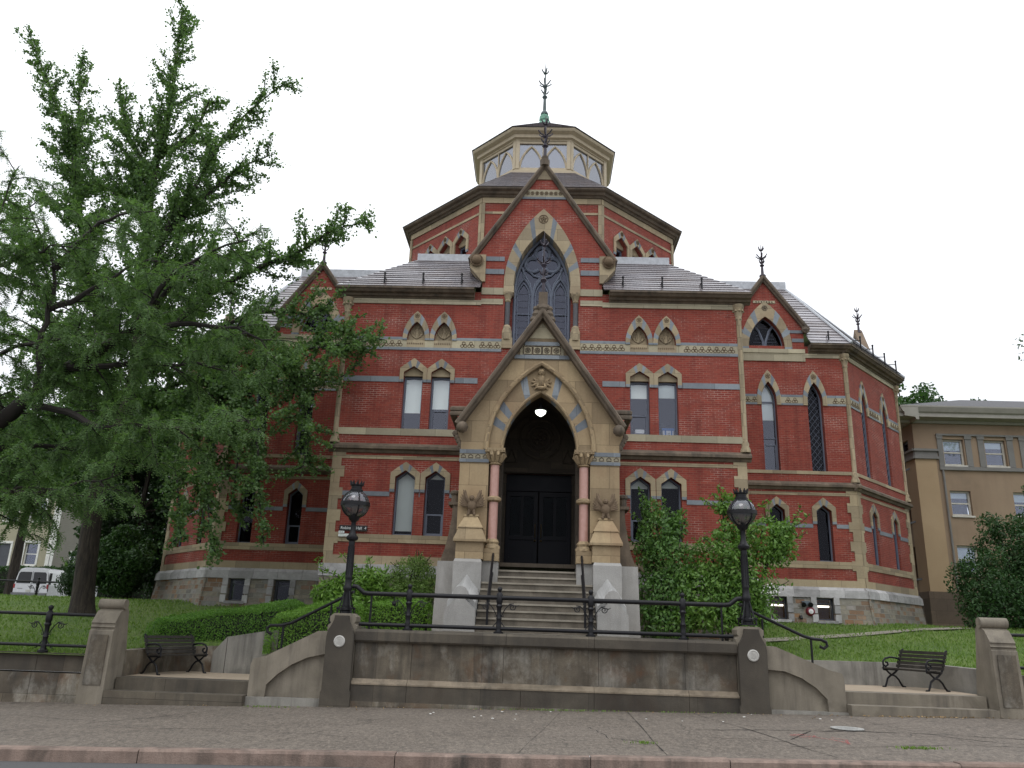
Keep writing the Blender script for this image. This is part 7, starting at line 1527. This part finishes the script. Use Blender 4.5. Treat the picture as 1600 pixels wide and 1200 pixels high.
for fr, a, b in ((f1, -0.1, 0.98), (f2, 19.0, 20.1)): m.fbox(fr, a, b, 9.6, 9.72, -0.05, 0.14); m.fbox(fr, a + 0.04, b - 0.04, 9.72, 9.95, -0.05, 0.10); m.fbox(fr, a - 0.03, b + 0.03, 9.95, 10.05, -0.05, 0.18)
for k in range(9):
    u = 0.82 + 1.85 * k
    for q in (-0.14, 0.14) if k else (0.14,): m.fbox(f1, u + q * 2 - 0.13 if k else u + 0.2, u + q * 2 + 0.13 if k else u + 0.42, 9.3, 10.7, 0, 0.05); m.fbox(f1, u + q * 2 - 0.16 if k else u + 0.17, u + q * 2 + 0.16 if k else u + 0.45, 10.55, 10.7, 0.05, 0.08)
m.fbox(f1, 1.0, Lb, 9.12, 9.28, 0, 0.09); m.fbox(f1, 1.0, Lb, 10.70, 10.78, 0, 0.09); tp(m, 'grey_trim', TRIMG)
m = MB()
CP = [(0, 11.25), (0.12, 11.25), (0.16, 11.36), (0.62, 11.42), (0.62, 11.58), (0.69, 11.64), (0.78, 11.84), (0.78, 11.90), (0, 11.90)]
m.profile(f1, -0.78, Lb, CP); m.profile(f2, 0, 20.77, CP); tp(m, 'cornice', CORNW)
m = MB(); z = 11.90; m.loft([[(TANB_X - 0.76, 35.24, z), (TANB_X + Lb, 35.24, z), (TANB_X + Lb, 56, z), (TANB_X - 0.76, 56, z)], [(TANB_X + 5, 41, z + 2.0), (TANB_X + Lb, 41, z + 2.0), (TANB_X + Lb, 50, z + 2.0), (TANB_X + 5, 50, z + 2.0)]]); tp(m, 'roof', plain('dull_tin_roof', (0.12, 0.12, 0.125), 0.9, spec=0.1))
m = MB(); m.face([(24.9, 37.5, 12.6), (33, 37.5, 16.3), (33, 44, 16.3), (26.5, 44, 12.9)]); tp(m, 'skylight', GLASSB)
WHF = plain('cream_sash_paint', (0.50, 0.48, 0.42), 0.55)
def sash_win(fr, u, z0, z1, hw, mat, root, loc=True):
    m = MB(); 
    for a, b, c, d in ((u - hw, u - hw + 0.08, z0, z1), (u + hw - 0.08, u + hw, z0, z1), (u - hw + 0.08, u + hw - 0.08, z0, z0 + 0.08), (u - hw + 0.08, u + hw - 0.08, z1 - 0.08, z1), (u - hw + 0.08, u + hw - 0.08, (z0 + z1) / 2 - 0.03, (z0 + z1) / 2 + 0.03)): m.fbox(fr, a, b, c, d, -0.22, -0.14)
    m.fbox(fr, u - hw - 0.05, u + hw + 0.05, z0 - 0.08, z0 - 0.005, -0.2, 0.07)
    w = m.build('window', mat, root); w.location = -Vector(root.location)
    g = MB(); g.fbox(fr, u - hw, u + hw, z0, z1, -0.20, -0.19); g.build('glass', GLASS, w); r = MB(); r.fbox(fr, u - hw, u + hw, z0, z1, -0.5, -0.45); r.fbox(fr, u - hw, u - hw + 0.01, z0, z1, -0.45, -0.23); r.build('room', DARK, w)
    if random.random() < 0.6: b = MB(); b.fbox(fr, u - hw + 0.05, u + hw - 0.05, z1 - (z1 - z0) * random.uniform(0.2, 0.5), z1, -0.26, -0.25); b.build('blind', BLIND, w)
m = MB(); m.tube([f1.P(1.12, 3.9, 0.07), f1.P(1.12, 9.1, 0.07)], 0.05, 8); tp(m, 'downpipe', TRIMG)
for u in w3: sash_win(f1, u, 9.35, 10.55, 0.46, WHF, TANB)
for u in w2: sash_win(f1, u, 7.1, 8.2, 0.45, WHF, TANB); sash_win(f1, u, 4.6, 5.8, 0.45, WHF, TANB)
for h in hs: sash_win(f2, (h[0][0] + h[1][0]) / 2, h[0][1], h[2][1], 0.4, SASHD, TANB)

# ------------------------------------------------------------------ clapboard house and lane at the left
HS = thing('clapboard_house', 'cream clapboard house with white-framed windows beyond the van', 'house', (-35.2, 58, 2.3))
def clap(name, c):
    t = NT(name); s = t.n('ShaderNodeSeparateXYZ'); t.l(t.coords('Object'), s.inputs[0]); fr = t.math('FRACT', t.math('MULTIPLY', s.outputs['Z'], 6.5), 0); n = t.noise(t.coords('Object'), 1.2, 4)
    t.col(t.mix(t.ramp(n, [(0.3, 0.0), (0.7, 0.3)]), c, tuple(x * 0.75 for x in c))); t.rough(0.7); t.bump(fr, 0.9, 0.04); return t.m
CL1 = clap('cream_clapboard', (0.50, 0.46, 0.34)); CL2 = clap('grey_clapboard', (0.26, 0.245, 0.21)); WTRIM = plain('white_trim', (0.72, 0.72, 0.68), 0.6)
h1 = Fr((-50, 58, 0), 0.0); h2 = Fr((-35.2, 58, 0), R(90)); hl1 = [[(u - 0.48, 4.9), (u + 0.48, 4.9), (u + 0.48, 6.5), (u - 0.48, 6.5)] for u in (13.3, 9.0, 6.0)] + [[(u - 0.48, 8.0), (u + 0.48, 8.0), (u + 0.48, 9.6), (u - 0.48, 9.6)] for u in (13.3, 11.3, 9.0, 6.0)] + [[(10.85, 4.2), (11.75, 4.2), (11.75, 6.4), (10.85, 6.4)]]
m = MB(); wall(m, h1, [(0, 2), (14.8, 2), (14.8, 11), (0, 11)], hl1, 0.15); o = m.build('clapboard_wall', CL1, HS); o.location = -Vector(HS.location)
hl2 = [[(u - 0.45, 4.6), (u + 0.45, 4.6), (u + 0.45, 6.2), (u - 0.45, 6.2)] for u in (3.0, 8.0)] + [[(5.0, 3.4), (6.0, 3.4), (6.0, 5.8), (5.0, 5.8)]]
m = MB(); wall(m, h2, [(0, 2), (12, 2), (12, 11), (0, 11)], hl2, 0.15); o = m.build('clapboard_wall', CL2, HS); o.location = -Vector(HS.location)
m = MB(); m.fbox(h1, 14.5, 14.82, 2, 11, -0.02, 0.05); m.fbox(h2, -0.05, 0.28, 2, 11, -0.02, 0.05); m.fbox(h1, 0, 14.8, 10.8, 11.1, 0, 0.3)
for h in hl1: m.fbox(h1, h[0][0] - 0.14, h[0][0], h[0][1], h[2][1], 0, 0.04); m.fbox(h1, h[1][0], h[1][0] + 0.14, h[0][1], h[2][1], 0, 0.04); m.fbox(h1, h[0][0] - 0.14, h[1][0] + 0.14, h[2][1], h[2][1] + 0.16, 0, 0.05)
for h in hl2: m.fbox(h2, h[0][0] - 0.12, h[0][0], h[0][1], h[2][1], 0, 0.04); m.fbox(h2, h[1][0], h[1][0] + 0.12, h[0][1], h[2][1], 0, 0.04)
o = m.build('trim', WTRIM, HS); o.location = -Vector(HS.location)
for h in hl1[:7]: sash_win(h1, (h[0][0] + h[1][0]) / 2, h[0][1], h[2][1], 0.48, WTRIM, HS)
for h in hl2[:2]: sash_win(h2, (h[0][0] + h[1][0]) / 2, h[0][1], h[2][1], 0.45, WTRIM, HS)
m = MB(); m.fbox(h1, 10.85, 11.75, 4.2, 6.4, -0.14, -0.08); o = m.build('door', plain('grey_house_door', (0.07, 0.075, 0.09), 0.5), HS); o.location = -Vector(HS.location); m = MB(); m.fbox(h2, 5.0, 6.0, 3.4, 5.8, -0.14, -0.08); o = m.build('door', DOORM, HS); o.location = -Vector(HS.location)
m = MB(); m.loft([[(-50.4, 57.5, 11), (-34.7, 57.5, 11), (-34.7, 70.5, 11), (-50.4, 70.5, 11)], [(-50.4, 63.9, 15), (-34.7, 63.9, 15), (-34.7, 64.1, 15), (-50.4, 64.1, 15)]]); o = m.build('roof', SLATE, HS); o.location = -Vector(HS.location)
m = MB()
for u in (10.4, 12.2): m.tube([h1.P(u, 4.25, 0.2), h1.P(u, 4.95, 0.2), h1.P(u + (0.9 if u > 11 else -0.9), 4.2, 1.2)], 0.05, 6); m.tube([h1.P(u, 4.4, 0.2), h1.P(u + (0.9 if u > 11 else -0.9), 3.7, 1.2)], 0.04, 6)
for u in (4.9, 6.1): m.tube([h2.P(u, 4.3, 0.1), h2.P(u, 4.3, 1.0), h2.P(u, 3.2, 2.2)], 0.05, 6)
o = m.build('stair_rail', WTRIM, HS); o.location = -Vector(HS.location)
m = MB(); m.fbox(h1, 10.3, 12.3, 2.0, 4.2, 0, 1.2); m.fbox(h2, 4.8, 6.2, 2.0, 3.4, 0, 1.2); o = m.build('stoop', CONC2, HS); o.location = -Vector(HS.location)
# lane
xs3 = [-34, -25.5]; tag(sheet('lane', xs3, [19.2 + 3 * i for i in range(30)], lambda x, y: lawn_z(x, y) + 0.08, M['asphalt_road']), kind='structure')
# white van
vn = thing('white_van', 'white panel van parked with its rear doors to the viewer, half behind a yew', 'van', (-28.2, 45.2, 2.1)); VP = plain('van_white_paint', (0.70, 0.71, 0.73), 0.25, 0, 0.03); BUMP = plain('van_bumper', (0.16, 0.165, 0.17), 0.5); RUB = plain('tyre_rubber', (0.02, 0.02, 0.02), 0.85)
def vsec(y, k, z0=0.42, top=1.98): w_ = 1.0 * k; return [(-w_, y, z0), (-w_ * 1.0, y, 1.05), (-w_ * 0.86, y, 1.72), (-w_ * 0.76, y, top - 0.08), (-w_ * 0.5, y, top), (w_ * 0.5, y, top), (w_ * 0.76, y, top - 0.08), (w_ * 0.86, y, 1.72), (w_, y, 1.05), (w_, y, z0)]
m = MB(); m.loft([vsec(0, 0.97, 0.45, 1.93), vsec(0.06, 1.0), vsec(3.6, 1.0), vsec(4.2, 0.99, 0.42, 1.9), vsec(4.6, 0.97, 0.42, 1.45), vsec(5.3, 0.93, 0.42, 1.15), vsec(5.5, 0.86, 0.5, 1.0)]); m.build('body', VP, vn)
m = MB()
for s in (-1, 1): m.prism(Fr((0, 0, 0), 0), [(s * 0.06, 1.12), (s * 0.86, 1.12), (s * 0.78, 1.66), (s * 0.70, 1.74), (s * 0.06, 1.74)][::s], 0.0, 0.018)
m.build('rear_window', plain('tinted_glass', (0.015, 0.016, 0.02), 0.08), vn)
m = MB(); m.box(-0.012, 0.012, -0.006, 0.01, 0.62, 1.78); m.box(-0.99, 0.99, -0.006, 0.01, 0.615, 0.63); m.box(0.97, 0.995, -0.003, 0.2, 0.7, 1.7); m.build('door_seam', DARK, vn)
m = MB(); m.box(-0.98, 0.98, -0.14, 0.06, 0.42, 0.60); m.build('bumper', BUMP, vn)
m = MB(); m.box(-0.75, -0.45, -0.012, 0.0, 0.82, 0.85); m.box(0.08, 0.22, -0.03, 0.0, 0.86, 0.9); m.build('handle', BUMP, vn); m = MB(); m.box(-0.25, 0.05, -0.012, 0.0, 0.66, 0.78); m.build('number_plate', plain('blank_plate', (0.5, 0.5, 0.45), 0.5), vn)
for s in (-1, 1):
    m = MB(); m.box(*sorted((s * 0.90, s * 0.995)), -0.012, 0.06, 0.85, 1.08); m.build('tail_light', plain('tail_red', (0.3, 0.02, 0.02), 0.3) if 'tail_red' not in MATS else MATS['tail_red'], vn)
    for y in (1.1, 4.5):
        m = MB(); m.T = Matrix.Translation((s * 0.86, y, 0.34)) @ Matrix.Rotation(R(90), 4, 'Y'); m.lathe([(0.34, -0.11), (0.36, -0.08), (0.36, 0.08), (0.34, 0.11)], n=20); w_ = m.build('wheel', RUB, vn, True); m = MB(); m.T = Matrix.Translation((s * 0.86, y, 0.34)) @ Matrix.Rotation(R(90), 4, 'Y'); m.lathe([(0.2, -0.115), (0.2, 0.115)], n=16); m.build('rim', BUMP, w_)
m = MB(); m.box(1.0, 1.2, 4.0, 4.12, 1.1, 1.3); m.box(-1.2, -1.0, 4.0, 4.12, 1.1, 1.3); m.build('mirror', BUMP, vn)
# railing along the lane
t = thing('lane_railing', 'low black iron railing in front of the white van', 'railing', (0, 0, 0)); zl = 2.2
m = MB(); m.tube([(-34, 36, zl + 0.85), (-23.6, 36, zl + 0.82), (-21.0, 36, zl + 0.8)], 0.045, 6); m.build('top_rail', IRON, t); m = MB(); m.tube([(-34, 36, zl + 0.2), (-21.0, 36, zl + 0.15)], 0.04, 6); m.build('bottom_rail', IRON, t)
for x in (-25.7, -22.15, -19.0): rail_post(t, x, 36, zl - 0.02)
print('objects', len(bpy.data.objects), 'polys', sum(len(m.polygons) for m in bpy.data.meshes))
